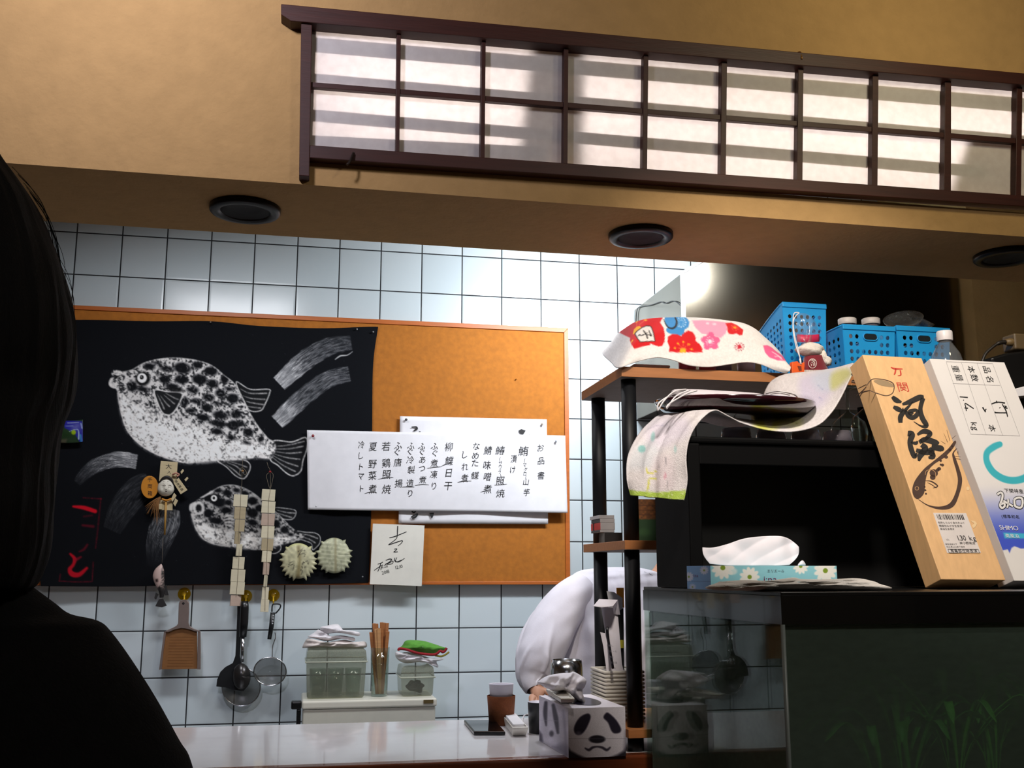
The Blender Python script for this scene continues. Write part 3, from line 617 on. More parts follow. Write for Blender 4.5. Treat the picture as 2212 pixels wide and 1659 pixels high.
d.ribbon(o4([(888, 224, 2), (922, 222, 3), (928, 236, 5), (905, 254, 2)])).ribbon(o4([(945, 258, 2), (960, 258, 1)])).poly(o4([(1712, 250), (1735, 238), (1768, 250), (1750, 280), (1735, 284)])).ribbon(o4([(1795, 281, 1), (1806, 284, 1)]))
d.ribbon(o4([(885, 918, 3), (905, 905, 3), (935, 893, 3), (920, 915, 4), (892, 926, 3)])).poly(o4([(1025, 886), (1062, 884), (1052, 920), (1042, 926)])).ribbon(o4([(890, 870, 3), (905, 882, 3), (920, 872, 2)]))
d.build('lettering', ink, bp_)
MQ = [(663, 929), (1221, 941), (1226, 1108), (665, 1101)]
def my(u, v): return YC-0.026-0.006*math.sin(v*math.pi)*math.exp(-((u-0.55)/0.4)**2)-0.010*v*math.exp(-((u-.9)/.12)**2)-0.005*math.exp(-((u-0.12)/0.08)**2)*v*2.2+0.0016*math.sin(u*23)*v-0.002*math.sin(u*9+v*4)
mn = sheet('menu_sheet', MQ, my, paper, 'long white handwritten menu sheet pinned across the fish cloth and the cork board', 'menu', 90, 30)
mn['label'] = 'long white sheet of handwritten menu columns pinned across cloth and cork board'
def menu_map(px, py, eps=0):
    t0, t1 = (py-935)/168., (px-664)/560.
    u = min(max(t1, 0), 1); v = min(max(t0-0.012*(u-.5), 0), 1); return P(px, py, my(u, v)-0.0012)
d = Decal(menu_map, 0)
o8 = lambda x, y: (740+x*.22604, 930+y*.22604)
MENU = [('お品書', 1895, [165, 290, 430], 78, .95), ('鮪', 1735, [195], 100, 1.0), ('(マグロ)', 1748, [285, 330, 375, 415, 445], 46, .8), ('山芋', 1752, [490, 590], 72, .9), ('漬け', 1632, [270, 375], 78, .8),
        ('鰆', 1510, [190], 92, 1.0), ('(サワラ)', 1508, [272, 310, 350, 392, 435], 46, .8), ('照焼', 1510, [480, 600], 86, 1.0), ('鯖味噌煮', 1385, [190, 330, 440, 560], 90, .9),
        ('なめた鰈', 1272, [150, 240, 310, 430], 80, .95), ('しれ煮', 1165, [230, 345, 455], 82, .85), ('柳鰈日干', 1015, [155, 290, 405, 530], 92, .9),
        ('ふぐ煮凍り', 878, [150, 215, 310, 420, 530], 78, .95), ('ふぐあつ煮', 765, [150, 205, 280, 365, 470], 76, .95), ('ふぐ冷製造り', 650, [145, 200, 280, 375, 500, 600], 78, .95), ('ふぐ唐揚', 530, [145, 205, 305, 505], 84, .95),
        ('若鶏照焼', 415, [150, 310, 420, 560], 92, .95), ('夏野菜煮', 292, [155, 320, 430, 560], 92, .9), ('冷しトマト', 182, [135, 240, 345, 440, 555], 76, .85)]
for s_, cx, ys, sz, wf_ in MENU:
    for ch, y in zip(s_, ys):
        x_, y_ = o8(cx+random.uniform(-7, 7), y); h = sz*.226
        d.glyph(ch, x_, y_, h*wf_, h, rot=random.uniform(-.12, .04), shear=-0.16, jit=0.35)
for a in [((1450, 522, .8), (1520, 518, 2.2), (1572, 512, 1)), ((1318, 590, .8), (1360, 578, 2.2), (1418, 578, 1)), ((1098, 495, .8), (1150, 486, 2.4), (1232, 482, 1)), ((940, 345, .8), (980, 325, 2.2), (1050, 300, .8)), ((808, 362, .8), (870, 352, 2.4), (938, 346, .9)), ((690, 525, .8), (760, 516, 2.2), (826, 520, .9)), ((570, 540, .8), (620, 538, 2.0), (686, 540, .8)), ((338, 466, .8), (410, 452, 2.4), (486, 448, .9)), ((208, 604, .8), (260, 590, 2.2), (328, 594, .9))]:
    d.ribbon([o8(x, y)+(w*.75,) for x, y, w in a])
d.build('handwritten_lettering', ink, mn)
SQ = [(805.5, 1131), (917, 1135), (911, 1266), (799, 1262)]
sg = MB().prism([P(x, y, YC-0.026) for x, y in SQ], (0, 0.0035, 0)).build('signed_card', card)
tag(sg, 'square cream autograph card signed in black pen below the menu sheet', 'card')
d = Decal(planeY(YC-0.0266), 0)
for s_ in [[(718, 1076, 1.5), (760, 1066, 2), (850, 1030, 1.5)], [(782, 985, 2), (780, 1020, 2.2), (775, 1075, 1.6), (745, 1105, 1.6), (712, 1130, 1.6), (760, 1115, 2), (815, 1098, 1.8), (812, 1115, 1.6), (785, 1138, 1.4)], [(755, 1164, 1.6), (775, 1162, 2), (762, 1178, 1.6), (752, 1186, 1.6), (782, 1184, 1.6)],
           [(628, 1280, 1.4), (660, 1268, 1.6), (668, 1262, 1.2)], [(652, 1270, 1.4), (640, 1310, 1.8), (628, 1336, 1.4)], [(600, 1328, 1.2), (640, 1300, 1.6), (668, 1284, 1.2)], [(690, 1250, 1.6), (720, 1240, 2), (735, 1245, 2), (715, 1265, 1.8), (685, 1282, 1.6), (720, 1268, 1.6), (745, 1255, 1.4), (740, 1275, 1.4), (700, 1282, 1.2)], [(760, 1230, 1.6), (758, 1252, 1.8), (790, 1262, 1.6), (835, 1234, 1.2)], [(775, 1228, 1.4), (765, 1262, 1.4), (815, 1246, 1.2)], [(655, 1300, 1.4), (652, 1325, 1.4)]]:
    d.ribbon(o4(s_))
d.line('11.2n', *o4([(660, 1312)])[0], 9, basis=((.97, -.2), (.2, .97))); d.line('2018', *o4([(662, 1360)])[0], 10, basis=((.96, -.26), (.26, .96))); d.line('12.10', *o4([(768, 1318)])[0], 10, basis=((.97, -.22), (.22, .97)))
d.build('signature', ink, sg)
# ---- pins
def pin(px, py, Y, col, label, r=0.0045):
    c = P(px, py, Y)
    o = MB().lathe([(0.0005, -0.010), (r*.8, -0.0095), (r, -0.007), (r*.8, -0.004), (r*.5, -0.0035), (r*.5, 0.0)], c, 14, M=Matrix.Rotation(-math.pi/2, 4, 'X')).build('push_pin', mat('pin_%d_%d_%d' % col, col, 0.3))
    return tag(o, label, 'push pin', 'push pins on the cork board')
pin(877, 907, YC-0.016, (30, 30, 34), 'black push pin in the upper left corner of the covered sheet'); pin(1170, 917, YC-0.016, (150, 140, 128), 'dull beige push pin in the upper right corner of the covered sheet')
pin(676, 942, YC-0.030, (140, 24, 34), 'dark red push pin in the upper left corner of the menu sheet', 0.005); pin(1200, 954, YC-0.030, (150, 152, 158), 'grey push pin near the upper right corner of the menu sheet'); pin(683, 1094, YC-0.040, (206, 206, 208), 'pale push pin in the lower left corner of the menu sheet', 0.003)
pin(455, 697, YC-0.014, (120, 110, 100), 'small dull pin at the middle of the black cloth top edge', 0.003); pin(771, 712, YC-0.014, (170, 170, 172), 'silver pin near the upper right corner of the black cloth', 0.0028); pin(806, 718, YC-0.014, (150, 150, 150), 'silver pin in the very upper right corner of the black cloth', 0.003); pin(783, 1246, YC-0.018, (120, 122, 126), 'silver pin in the lower right corner of the black cloth', 0.003)
pin(1115, 819, YC-0.001, (190, 120, 50), 'lone brass pin on the bare upper part of the cork board', 0.0028)
# ---- lucky rake charm with a white mask
k6 = lambda x, y: (280+x*.211, 980+y*.211)
YM = 3.612
rk = thing('rake_charm', P(355, 1160, YM), 'small bamboo rake charm with white smiling mask hung on the black cloth', 'charm')
wood_p = mat('pale_wood', (208, 190, 150), 0.7, scale=20, stretch=(1, 1, 6)); straw = mat('straw', (150, 104, 58), 0.85); gold = mat('gold_oval', (214, 138, 36), 0.5, var=.08); bamboo = mat('bamboo', (186, 140, 66), 0.55)
def plate(name, q, Y, th, m, parent, bevel=0.0006): return MB().prism([P(*k6(x, y), Y) for x, y in q], (0, th, 0)).build(name, m, parent, bevel=bevel)
pl = plate('wooden_plate', [(318, 74), (492, 86), (478, 300), (300, 280)], YM+0.004, 0.004, wood_p, rk)
d = Decal(planeY(YM+0.0036), 0); d.glyph('大', *k6(400, 130), 14, 12, .05).glyph('入', *k6(405, 190), 10, 8, .2); d.build('lettering', ink, pl)
ov = plate('gold_coin_tag', [(205+88*math.cos(t), 342+116*math.sin(t)) for t in np.linspace(0, 2*math.pi, 28, endpoint=False)], YM-0.002, 0.004, gold, rk)
d = Decal(planeY(YM-0.0026), 0); [d.glyph(c, *k6(208, y), 11, 11, .05) for c, y in zip('千両箱', (268, 335, 405))]; d.build('lettering', ink, ov)
tg = plate('narrow_tag', [(450, 300), (500, 245), (592, 372), (522, 416)], YM-0.004, 0.003, wood_p, rk)
d = Decal(planeY(YM-0.0046), 0); [d.glyph(c, *k6(x, y), 6.5, 6.5, .9) for c, x, y in zip('商売繁昌', (478, 495, 515, 535), (285, 312, 338, 366))]; d.build('lettering', ink, tg)
plate('base_plate', [(250, 480), (440, 470), (438, 580), (240, 575)], YM+0.002, 0.006, wood_p, rk)
MB().tube([P(*k6(372, 470), YM-0.004), P(*k6(366, 650), YM-0.004), P(*k6(358, 830), YM-0.004)], [0.0035, 0.0035, 0.003], 10).build('bamboo_stick', bamboo, rk)
fc = P(*k6(372, 345), YM-0.004); mV = []
for i, v in enumerate(np.linspace(-1, 1, 25)):
    for u in np.linspace(-1, 1, 25):
        r2 = min(1, u*u+v*v); k = math.sqrt(max(0, 1-r2)); th = math.atan2(v, u); rr = math.hypot(u, v); rr = min(rr, 1.0)
        wx = 0.0265*(1.0+0.12*max(0, math.sin(th))*rr); x = rr*math.cos(th)*wx; z = -rr*math.sin(th)*0.0295
        bump = 0.002*math.exp(-((u/.16)**2+((v-.12)/.28)**2))+0.0022*math.exp(-(((abs(u)-.5)/.24)**2+((v-.38)/.24)**2))+0.0012*math.exp(-((u/.22)**2+((v-.55)/.1)**2))-0.0012*math.exp(-(((abs(u)-.4)/.22)**2+((v+.12)/.07)**2))
        mV.append(fc+np.array([x, -0.014*k-bump*1.5, z]))
fm = MB().grid(mV, 25, 25).build('mask_face', mat('mask_white', (222, 216, 200), 0.55, var=.03), rk, fixn=False)
hv = MB(); hv.tube(cr([P(*k6(300, 330), YM-0.006), P(*k6(318, 280), YM-0.010), P(*k6(345, 252), YM-0.012), P(*k6(385, 240), YM-0.012), P(*k6(425, 262), YM-0.011), P(*k6(445, 310), YM-0.008), P(*k6(455, 355), YM-0.005)], 6), list(np.interp(np.linspace(0, 6, 37), range(7), [.0012, .003, .0045, .0052, .0045, .003, .0012])), 10); hv.build('mask_hair', mat('mask_black', (28, 22, 22), .5), fm)
d = Decal(planeY(YM-0.0215), 0)
for s_ in [[(335, 330, .6), (355, 322, 1.3), (372, 330, .5)], [(395, 332, .6), (412, 324, 1.3), (430, 334, .5)], [(362, 372, .6), (374, 368, 1.1), (386, 374, .6)], [(362, 382, 1.2), (374, 386, 2.0), (386, 382, 1.0)]]: d.ribbon([k6(x, y)+(w,) for x, y, w in s_])
d.ell(*k6(350, 285), .9, .7).ell(*k6(392, 285), .9, .7); d.build('mask_features', mat('mask_ink', (60, 36, 34), .6), fm)
bw = MB()
for i in range(34):
    a = random.uniform(0, 1); x0, y0 = 330-60*a, 430+30*a; x1, y1 = 120+160*random.random()+60*(1-a), 540+random.uniform(0, 220)*(.3+.7*a)
    bw.tube(cr([P(*k6(x0, y0), YM), P(*k6((x0+x1)/2-8, (y0+y1)/2), YM-0.004-0.004*random.random()), P(*k6(x1, y1), YM+0.002)], 4), [0.0008]*8+[0.0003], 5)
bw.build('straw_bundle', straw, rk)
MB().tube(cr([P(*k6(330, 465), YM-.006), P(*k6(380, 478), YM-.008), P(*k6(425, 462), YM-.006)], 5), 0.0034, 8).build('straw_band', gold, rk)
for q4 in [[(520, 185), (545, 155), (556, 175), (530, 210)], [(560, 265), (590, 236), (602, 252), (575, 285)], [(420, 470), (455, 400), (480, 430), (440, 490)], [(445, 510), (468, 455), (495, 480), (465, 540)], [(300, 515), (332, 520), (330, 570), (298, 566)]]: plate('ornament', q4, YM-0.006, 0.004, wood_p, rk)
MB().tube(cr([P(*k6(440, 215), YM-.002), P(*k6(475, 200), YM-.01), P(*k6(505, 215), YM-.004), P(*k6(480, 232), YM-.008)], 5), 0.0032, 8).build('pink_knot', mat('pink_paper', (196, 140, 120), .7), rk)
# ---- carved wooden fish hanging below
ff = thing('hanging_fish', P(345, 1310, 3.60), 'small pink and black toy fish hanging head-up below the mask charm', 'ornament')
prof = [((320, 1128), 1, 2), ((312, 1150), 18, 1), ((300, 1190), 40, 0), ((292, 1250), 50, 0), ((300, 1310), 46, 0), ((318, 1370), 36, 0), ((328, 1430), 24, 0), ((322, 1475), 16, 0)]
V = []; n = 22
pc = cr([(x+4, y, r) for (x, y), r, _ in prof], 5)
cvf = Canvas(320, 1210, 380, 1320, 4, (206, 178, 170)); 
cvf.poly([k6(*p) for p in [(345, 1120), (400, 1160), (395, 1300), (390, 1450), (250, 1500), (250, 1400), (280, 1380), (310, 1350), (325, 1300), (322, 1240), (330, 1180)]], (34, 32, 32), 1.0, tex=np.clip(cvf.noise(1.6, 5)*1.6-.1, 0, 1)); cvf.ell(*k6(278, 1298), 3.4, 3.2, (44, 26, 24), 0, 1, .8); cvf.poly([k6(*p) for p in [(240, 1400), (400, 1380), (400, 1500), (240, 1500)]], (36, 34, 34), 2)
for x, y, r in pc:
    c = P(*k6(x, y), 3.605); rw = max(r, 1)*.211/2240*3.65*1.06
    for k in range(n): t = 2*math.pi*k/(n-1); V.append(c+np.array([rw*math.cos(t), -rw*.62*math.sin(t), 0]))
painted('body', np.array(V), len(pc), n, cvf, mat('painted_fish', rough=.45, attr='Col', var=.05), ff)
for q4, nm in [([(300, 1490), (340, 1482), (380, 1556), (330, 1574), (262, 1562)], 'tail_fin'), ([(268, 1420), (296, 1440), (270, 1494), (252, 1480)], 'side_fin'), ([(352, 1380), (372, 1340), (398, 1448), (362, 1450)], 'side_fin')]: plate(nm, q4, 3.603, 0.005, mat('fish_black', (34, 32, 32), .6), ff)
MB().tube([P(350, 1216, 3.607), P(351, 1190, 3.612), P(352, 1162, 3.622)], .0006, 6).build('cord', mat('cord', (120, 112, 100), .8), ff)
# ---- two strings of small wooden plates
YS_ = 3.612
k7 = lambda x, y: (440+x*.211, 990+y*.211)
plate_w = mat('bare_wood_plate', (216, 206, 178), 0.65, var=.05, scale=18, stretch=(1, 1, 5)); plate_p = mat('pinkish_wood_plate', (190, 166, 150), 0.65, var=.05, scale=18, stretch=(1, 1, 5)); plate_t = mat('tan_wood_plate', (176, 160, 128), 0.65, var=.06, scale=18, stretch=(1, 1, 5))
def plate_string(label, rows, cord, knot, kc):
    t = thing('plate_string', P(*k7(*cord[-1]), YS_), label, 'wooden tag string', 'strings of wooden plates on the fish cloth')
    for (x0, x1, y0, y1, tw, m) in rows:
        c0 = (x0+x1)/2; yaw_ = tw; w = (x1-x0)*.211/2240*3.6; h = (y1-y0)*.211/2240*3.6; c = P(*k7(c0, (y0+y1)/2), YS_-0.004)
        full = max(w, 0.026) if abs(tw) > .3 else w
        M = Matrix.Translation(Vector(c)) @ Matrix.Rotation(math.radians(2.0), 4, 'Y') @ Matrix.Rotation(tw, 4, 'Z')
        mb = MB(); mb.box(-full/2, full/2, -0.002, 0.002, -h/2*.97, h/2*.97, M=M); mb.build('plate', m, t, bevel=0.0006)
    MB().tube(cr([P(*k7(x, y), YS_-0.0068) for x, y in cord], 5), 0.0006, 6).build('cord', mat('grey_cord', (128, 116, 98), .85), t)
    lp = MB(); lp.tube(cr([P(*k7(x, y), YS_-0.007) for x, y in knot], 6), 0.0007, 6); lp.build('cord_loop', mat('grey_cord', (128, 116, 98), .85), t)
    MB().lathe([(.0004, -.004), (.004, -.002), (.0045, 0), (.003, .003), (.0004, .004)], P(*k7(*kc[:2]), YS_-.007), 12).build('knot', kc[2], t)
W, Pk, Tn = plate_w, plate_p, plate_t
plate_string('left string of small wooden plates, its bottom plates tilted, over the smaller painted fish',
    [(310, 444, 372, 494, .1, W), (316, 426, 500, 622, .25, Tn), (318, 416, 628, 748, .35, Tn), (318, 372, 752, 876, .95, Tn), (330, 394, 880, 998, .9, W), (300, 412, 1012, 1130, .1, W), (284, 418, 1140, 1262, .05, W), (276, 412, 1268, 1392, .05, W), (272, 380, 1405, 1510, .5, Pk)],
    [(400, 0), (398, 60), (392, 130), (390, 260), (380, 372), (376, 500), (360, 750), (362, 1000), (350, 1200), (335, 1390), (330, 1420)], [(365, 160), (372, 110), (405, 100), (440, 150), (415, 165), (395, 130)], (398, 130, mat('tan_knot', (150, 110, 66), .8)))
plate_string('right string of small wooden plates with a red knot, beside the two spiny shells',
    [(598, 728, 318, 434, 0, W), (596, 728, 440, 560, .05, W), (594, 722, 568, 688, .05, Pk), (594, 718, 694, 816, .1, W), (594, 708, 822, 944, .2, Tn), (596, 690, 950, 1062, .35, W), (606, 672, 1068, 1190, .8, Pk), (618, 650, 1198, 1312, 1.25, W), (598, 662, 1322, 1444, .1, W), (586, 664, 1450, 1570, .05, W)],
    [(648, 40), (662, 90), (680, 130), (682, 320), (665, 440), (660, 700), (650, 950), (640, 1200), (632, 1320), (628, 1560)], [(680, 140), (645, 170), (650, 220), (680, 310), (705, 220), (712, 170), (690, 140)], (680, 138, mat('red_knot', (150, 24, 30), .6)))
# ---- two spiny crab shells
shell_m = mat('shell', rough=.5, attr='Col', var=.12, scale=120)
def shell(cx, cy, rx, ry, rot, spikes, label, marks, base, stripe):
    Y0 = 3.618; t = thing('crab_shell', P(cx, cy+ry, Y0), label, 'shell', 'dried crab shells on the fish cloth')
    c5 = Canvas(cx-rx-25, cy-ry-25, cx+rx+25, cy+ry+25, 2.5, base)
    c5.a *= (0.84+0.3*c5.noise(5, 9))[..., None]
    if stripe:
        for i in range(8): y = cy-ry*.72+i*ry*.22; c5.stroke([(cx-rx, y-2), (cx-rx*.2, y), (cx+rx*.1, y+1), (cx+rx*.95, y+6)], 2.0, (226, 224, 196), .65, 1.0)
        c5.stroke([(cx+3, cy-ry), (cx+3, cy+ry)], 4.5, (150, 140, 104), .7, 2.0)
    else:
        c5.stroke([(cx, cy-ry*.8), (cx+2, cy), (cx-2, cy+ry*1.1)], [8, 6, 11], (126, 110, 66), .65, 3.0); c5.stroke([(cx-ry*.75, cy-ry*.75), (cx, cy-ry*.95), (cx+ry*.7, cy-ry*.8)], 5, (206, 206, 140), .8, 2)
        for s_ in marks: c5.stroke([k7(*p) for p in s_], 1.4, (58, 54, 44), .9, .7)
    V = []; nr, na = 14, 120
    for i in range(nr):
        r = i/(nr-1)
        for k in range(na):
            a_ = 2*math.pi*k/(na-1)
            bump = 0
            if r > .8:
                for sa, sl in spikes: dlt = abs((a_-sa+math.pi) % (2*math.pi)-math.pi); bump = max(bump, max(0, 1-dlt/.085)*sl*(r-.8)/.2)
            u, v = (rx*r+bump)*math.cos(a_), (ry*r+bump)*math.sin(a_); x = cx+u*math.cos(rot)-v*math.sin(rot); y = cy+u*math.sin(rot)+v*math.cos(rot)
            V.append(P(x, y, Y0-0.013*math.sqrt(max(0, 1-r*r))))
    painted('carapace', np.array(V), nr, na, c5, shell_m, t, solid=0.0015)
sp1 = [(a, 8+2*math.sin(i*2)) for i, a in enumerate([-.75, -.35, -.05, .2, .45, .7, .95, 1.2, 1.9, 2.15, 2.4, 2.65, 2.9, -3.05, -2.75, -2.3])]
shell(440+970*.211, 990+1050*.211, 35, 38, -.05, sp1, 'left spiny crab shell with pen marks on its smooth pale back', [[(870, 1110), (880, 1075), (905, 1060)], [(890, 1095), (925, 1085), (915, 1140)], [(965, 1010), (1000, 950), (1040, 945)], [(975, 985), (1035, 975), (1030, 1010)], [(1020, 1060), (1005, 1120), (1050, 1110)], [(1030, 1070), (1060, 1050), (1070, 1085)], [(985, 1140), (1010, 1150), (1000, 1185)], [(960, 960), (1010, 930)]], (196, 192, 156), False)
sp2 = [(a, 6.5+2*math.sin(i*2)) for i, a in enumerate([-.85, -.2, .1, .4, .7, 1.0, 2.1, 2.4, 2.7, 3.0, -2.9, -2.3])]
shell(440+1335*.211, 990+995*.211, 34.5, 38, -.05, sp2, 'right greenish crab shell with pale cross ribs, nearest the autograph card', [], (178, 180, 150), True)
# ---- small blue and green packet, partly behind the woman's hair
pk = Canvas(90, 890, 200, 970, 3, (36, 62, 34)); pk.poly([(136, 908), (178, 910), (180, 955), (172, 955), (160, 935), (140, 925)], (34, 34, 150), 1); pk.stroke([(146, 914), (170, 913)], 1.6, (170, 180, 210), .9); pk.stroke([(142, 921), (158, 920)], 1.4, (150, 170, 200), .8); pk.stroke([(150, 932), (168, 928), (170, 948)], [1, 1.6, 3.4], (190, 214, 220), .9); pk.ell(159, 934, 5, 5, (150, 180, 20), 0, 1, 1.2); pk.stroke([(175, 915), (177, 925)], 3, (170, 190, 220), .8); pk.stroke([(174, 940), (176, 954)], 4, (60, 140, 190), .9); pk.poly([(110, 950), (145, 948), (142, 966), (115, 964)], (90, 88, 66), 2)
V = []
for u in np.linspace(0, 1, 50):
    for v in np.linspace(0, 1, 30):
        x = 108+71*u; y = 906+48*v+3*math.sin(u*3); V.append(P(x, y, 3.615-0.010*math.sin(u*math.pi)*math.sin(v*math.pi)))
pkt = painted('snack_packet', np.array(V), 50, 30, pk, mat('foil_print', rough=.3, attr='Col', var=.05), None, solid=.002)
tag(pkt, 'small blue and green foil packet on the black cloth beside the woman\'s hair', 'packet')
# ================================================================== counters
ZC = 0.89
white_top = mat('white_laminate', (226, 222, 224), 0.12, var=0.02, scale=20, coat=0.3)
red_wood = mat('red_brown_wood', (112, 56, 30), 0.25, var=0.18, scale=10, stretch=(1, 6, 10), coat=0.4)
ct = thing('counter', (0.6, 2.4, 0), 'white topped serving counter with a red-brown wooden front edge', 'counter')
MB().box(-1.43, 2.70, 2.122, 2.672, 0.865, ZC).build('counter_top', white_top, ct, bevel=0.003)
MB().box(-1.43, 2.70, 2.088, 2.122, 0.80, ZC+0.001).build('edge_trim', red_wood, ct, bevel=0.006, seg=3)
MB().box(-1.43, 2.70, 2.14, 2.17, 0.0, 0.865).build('front_panel', mat('panel_wood', (80, 48, 30), 0.5, scale=8, stretch=(8, 1, 1)), ct)
MB().box(-1.43, 2.70, 2.60, 2.63, 0.0, 0.865).build('rear_panel', mat('steel_grey', (150, 152, 155), 0.35, 0.6), ct)
cc = thing('dining_counter', (0.6, 1.7, 0), 'brown wooden dining counter under the aquarium, in front of the serving counter', 'counter')
MB().box(-1.43, 2.70, 1.25, 2.13, 0.665, 0.70).build('counter_top', red_wood, cc, bevel=0.004)
MB().box(-1.43, 2.70, 2.05, 2.10, 0.0, 0.665).build('support_panel', red_wood, cc)
bc = thing('kitchen_worktop', (-0.2, 3.45, 0), 'steel kitchen worktop along the tiled wall behind the serving counter', 'worktop')
MB().box(-1.43, 1.15, 3.24, YT-.004, 0.585, 0.62).build('worktop', mat('steel_top', (170, 172, 175), 0.3, 0.8), bc, bevel=0.002)
MB().box(-1.43, 1.15, 3.27, YT-.004, 0.0, 0.585).build('cabinet', mat('steel_grey', (150, 152, 155), 0.35, 0.6), bc)
# ================================================================== utensils hanging on the tiles
k5 = lambda x, y: (180+x*.18083, 1260+y*.18083)
o3 = lambda l: shift(l, .31646, 300, 1240)
yel = clear_mat('yellow_plastic', (235, 205, 70), 1.0, 0.08, haze=0.5, hazecol=(230, 196, 40))
def hook(px, py, label):
    t = thing('suction_hook', P(px, py+14, YT-0.02), label, 'hook', 'yellow suction hooks below the cloth')
    c = P(px, py, YT-0.001); MB().lathe([(0.0005, -0.006), (0.008, -0.005), (0.018, -0.0015), (0.021, 0.0)], c, 24, M=Matrix.Rotation(-math.pi/2, 4, 'X')).build('suction_cup', yel, t)
    ym = mat('yellow_hook', (226, 182, 30), .3)
    MB().lathe([(.0005, -.016), (.006, -.0155), (.0075, -.012), (.007, -.005)], c, 16, M=Matrix.Rotation(-math.pi/2, 4, 'X')).build('knob', ym, t)
    MB().tube(cr([P(px, py+2, YT-.016), P(px, py+10, YT-.018), P(px, py+16, YT-.024), P(px, py+17, YT-.034), P(px, py+11, YT-.040)], 5), .0026, 8).build('hook_arm', ym, t)
hook(398, 1283, 'yellow suction hook holding the brown grater'); hook(531, 1288, 'yellow suction hook holding the black ladle'); hook(590.5, 1286, 'yellow suction hook holding the small wire skimmer')
# grater
alu = mat('worn_aluminium', (170, 152, 144), 0.36, 0.75, var=.05); copper = mat('grater_brown', (150, 102, 58), 0.5, 0.35, var=.08, scale=60)
gt = thing('grater', P(388, 1448, 3.635), 'flat brown metal grater with silver frame and handle hanging on a yellow hook', 'grater')
def gp(l, Y): return [P(*k5(x, y), Y) for x, y in l]
MB().prism(gp([(990, 585), (1080, 548), (1172, 535), (1265, 545), (1358, 575), (1362, 1022), (935, 1028), (955, 800)], 3.622), (0, .004, 0)).build('grating_plate', copper, gt, bevel=.0006)
tt = MB()
for r, yy in enumerate(np.linspace(640, 985, 11)):
    for c in range(26):
        xx = 1035-(yy-640)*.085+c*(11.3+.0105*(yy-640)/10)+(5 if r % 2 else 0); p = P(*k5(xx, yy), 3.6215); w = .0009
        tt.add([p+np.array([-w, 0, -w]), p+np.array([w, 0, -w]), p+np.array([0, 0, w]), p+np.array([0, -.0022, w*.8])], [(0, 1, 3), (1, 2, 3), (2, 0, 3)])
tt.build('teeth', mat('grater_teeth', (170, 112, 58), .45, .3), gt)
fr = MB(); fr.prism(gp([(962, 582), (990, 575), (957, 800), (935, 1030), (903, 1036), (930, 830)], 3.614), (0, .013, 0)); fr.build('frame_rail', alu, gt, bevel=.001)
fr = MB(); fr.prism(gp([(1366, 570), (1397, 572), (1402, 800), (1400, 1030), (1360, 1030), (1362, 800)], 3.614), (0, .013, 0)); fr.build('frame_rail', alu, gt, bevel=.001)
hd = [(1132, 480), (1136, 330), (1140, 240), (1155, 205), (1195, 193), (1240, 200), (1262, 235), (1262, 330), (1255, 470), (1272, 515), (1320, 545), (1397, 572), (1392, 580), (1320, 572), (1262, 548), (1180, 533), (1090, 552), (1010, 585), (962, 582), (1000, 562), (1070, 530), (1115, 505)]
MB().prism(gp(hd, 3.612), (0, .014, 0)).build('handle', alu, gt, bevel=.003)
MB().lathe([(.0005, -.0005), (.004, -.0004), (.0042, 0)], P(*k5(1195, 240), 3.6118), 14, M=Matrix.Rotation(-math.pi/2, 4, 'X')).build('hanging_hole', mat('hole_dark', (30, 24, 22), .8), gt)
# black turner, ladle and big strainer on the second hook
blk = mat('black_nylon', (22, 24, 26), 0.38); blk2 = mat('black_handle', (18, 18, 19), 0.3); steel = mat('steel', (200, 202, 206), 0.18, 1.0, var=.03)
kt = thing('slotted_turner', P(508, 1492, 3.64), 'black plastic turner with wide blade hanging behind the ladle', 'spatula')
MB().prism([P(*q, 3.632) for q in o3([(672, 210), (684, 195), (697, 215), (697, 430), (690, 560), (700, 615), (735, 670), (738, 770), (715, 800), (650, 796), (590, 775), (528, 768), (534, 720), (556, 668), (590, 635), (640, 608), (658, 560), (668, 440)])], (0, .006, 0)).build('turner', blk, kt, bevel=.0015)
kl = thing('ladle', P(521, 1492, 3.60), 'dark ladle with black handle and steel neck hanging on the middle hook', 'ladle')
MB().tube([P(*q, 3.612) for q in o3([(722, 185), (722, 230), (718, 330), (710, 430)])], [.011, .0135, .0135, .0115], 14, flat=.55).build('handle', blk2, kl)
MB().tube([P(*q, 3.612) for q in o3([(710, 425), (708, 520), (706, 600)])], [.006, .0055, .006], 10, flat=.5).build('neck', steel, kl)
V = []
for i, v in enumerate(np.linspace(0, 1, 12)):
    for k in range(24):
        t = 2*math.pi*k/23; r = v; x, y = 700+62*r*math.cos(t), 700+90*r*math.sin(t); V.append(P(*o3([(x, y)])[0], 3.604-0.016+0.02*r*r))
MB().grid(np.array(V), 12, 24).build('bowl', mat('dark_bowl', (62, 60, 60), .25, .6), kl, solid=.0015)
mesh_m = clear_mat('wire_mesh', (170, 170, 170), .6, .3, haze=.35, hazecol=(110, 108, 104))
def strainer(name, cx, cy, rx, ry, Y, label, depth, hand, cat='strainer', ring=.0022):
    t = thing(name, P(cx, cy+ry, Y), label, cat)
    MB().tube([P(cx+rx*math.cos(a), cy+ry*math.sin(a), Y) for a in np.linspace(0, 2*math.pi, 40, endpoint=False)], ring, 8, closed=True).build('rim', steel, t)
    V = []
    for v in np.linspace(0.02, 1, 10):
        for a in np.linspace(0, 2*math.pi, 33): V.append(P(cx+rx*v*math.cos(a), cy+ry*v*math.sin(a), Y+depth*(1-v*v)))
    MB().grid(np.array(V), 10, 33).build('mesh', mesh_m, t)
    for nm, pts, r, m in hand: MB().tube(cr([P(*p, Y2) for *p, Y2 in pts], 5), r, 8).build(nm, m, t)
    return t
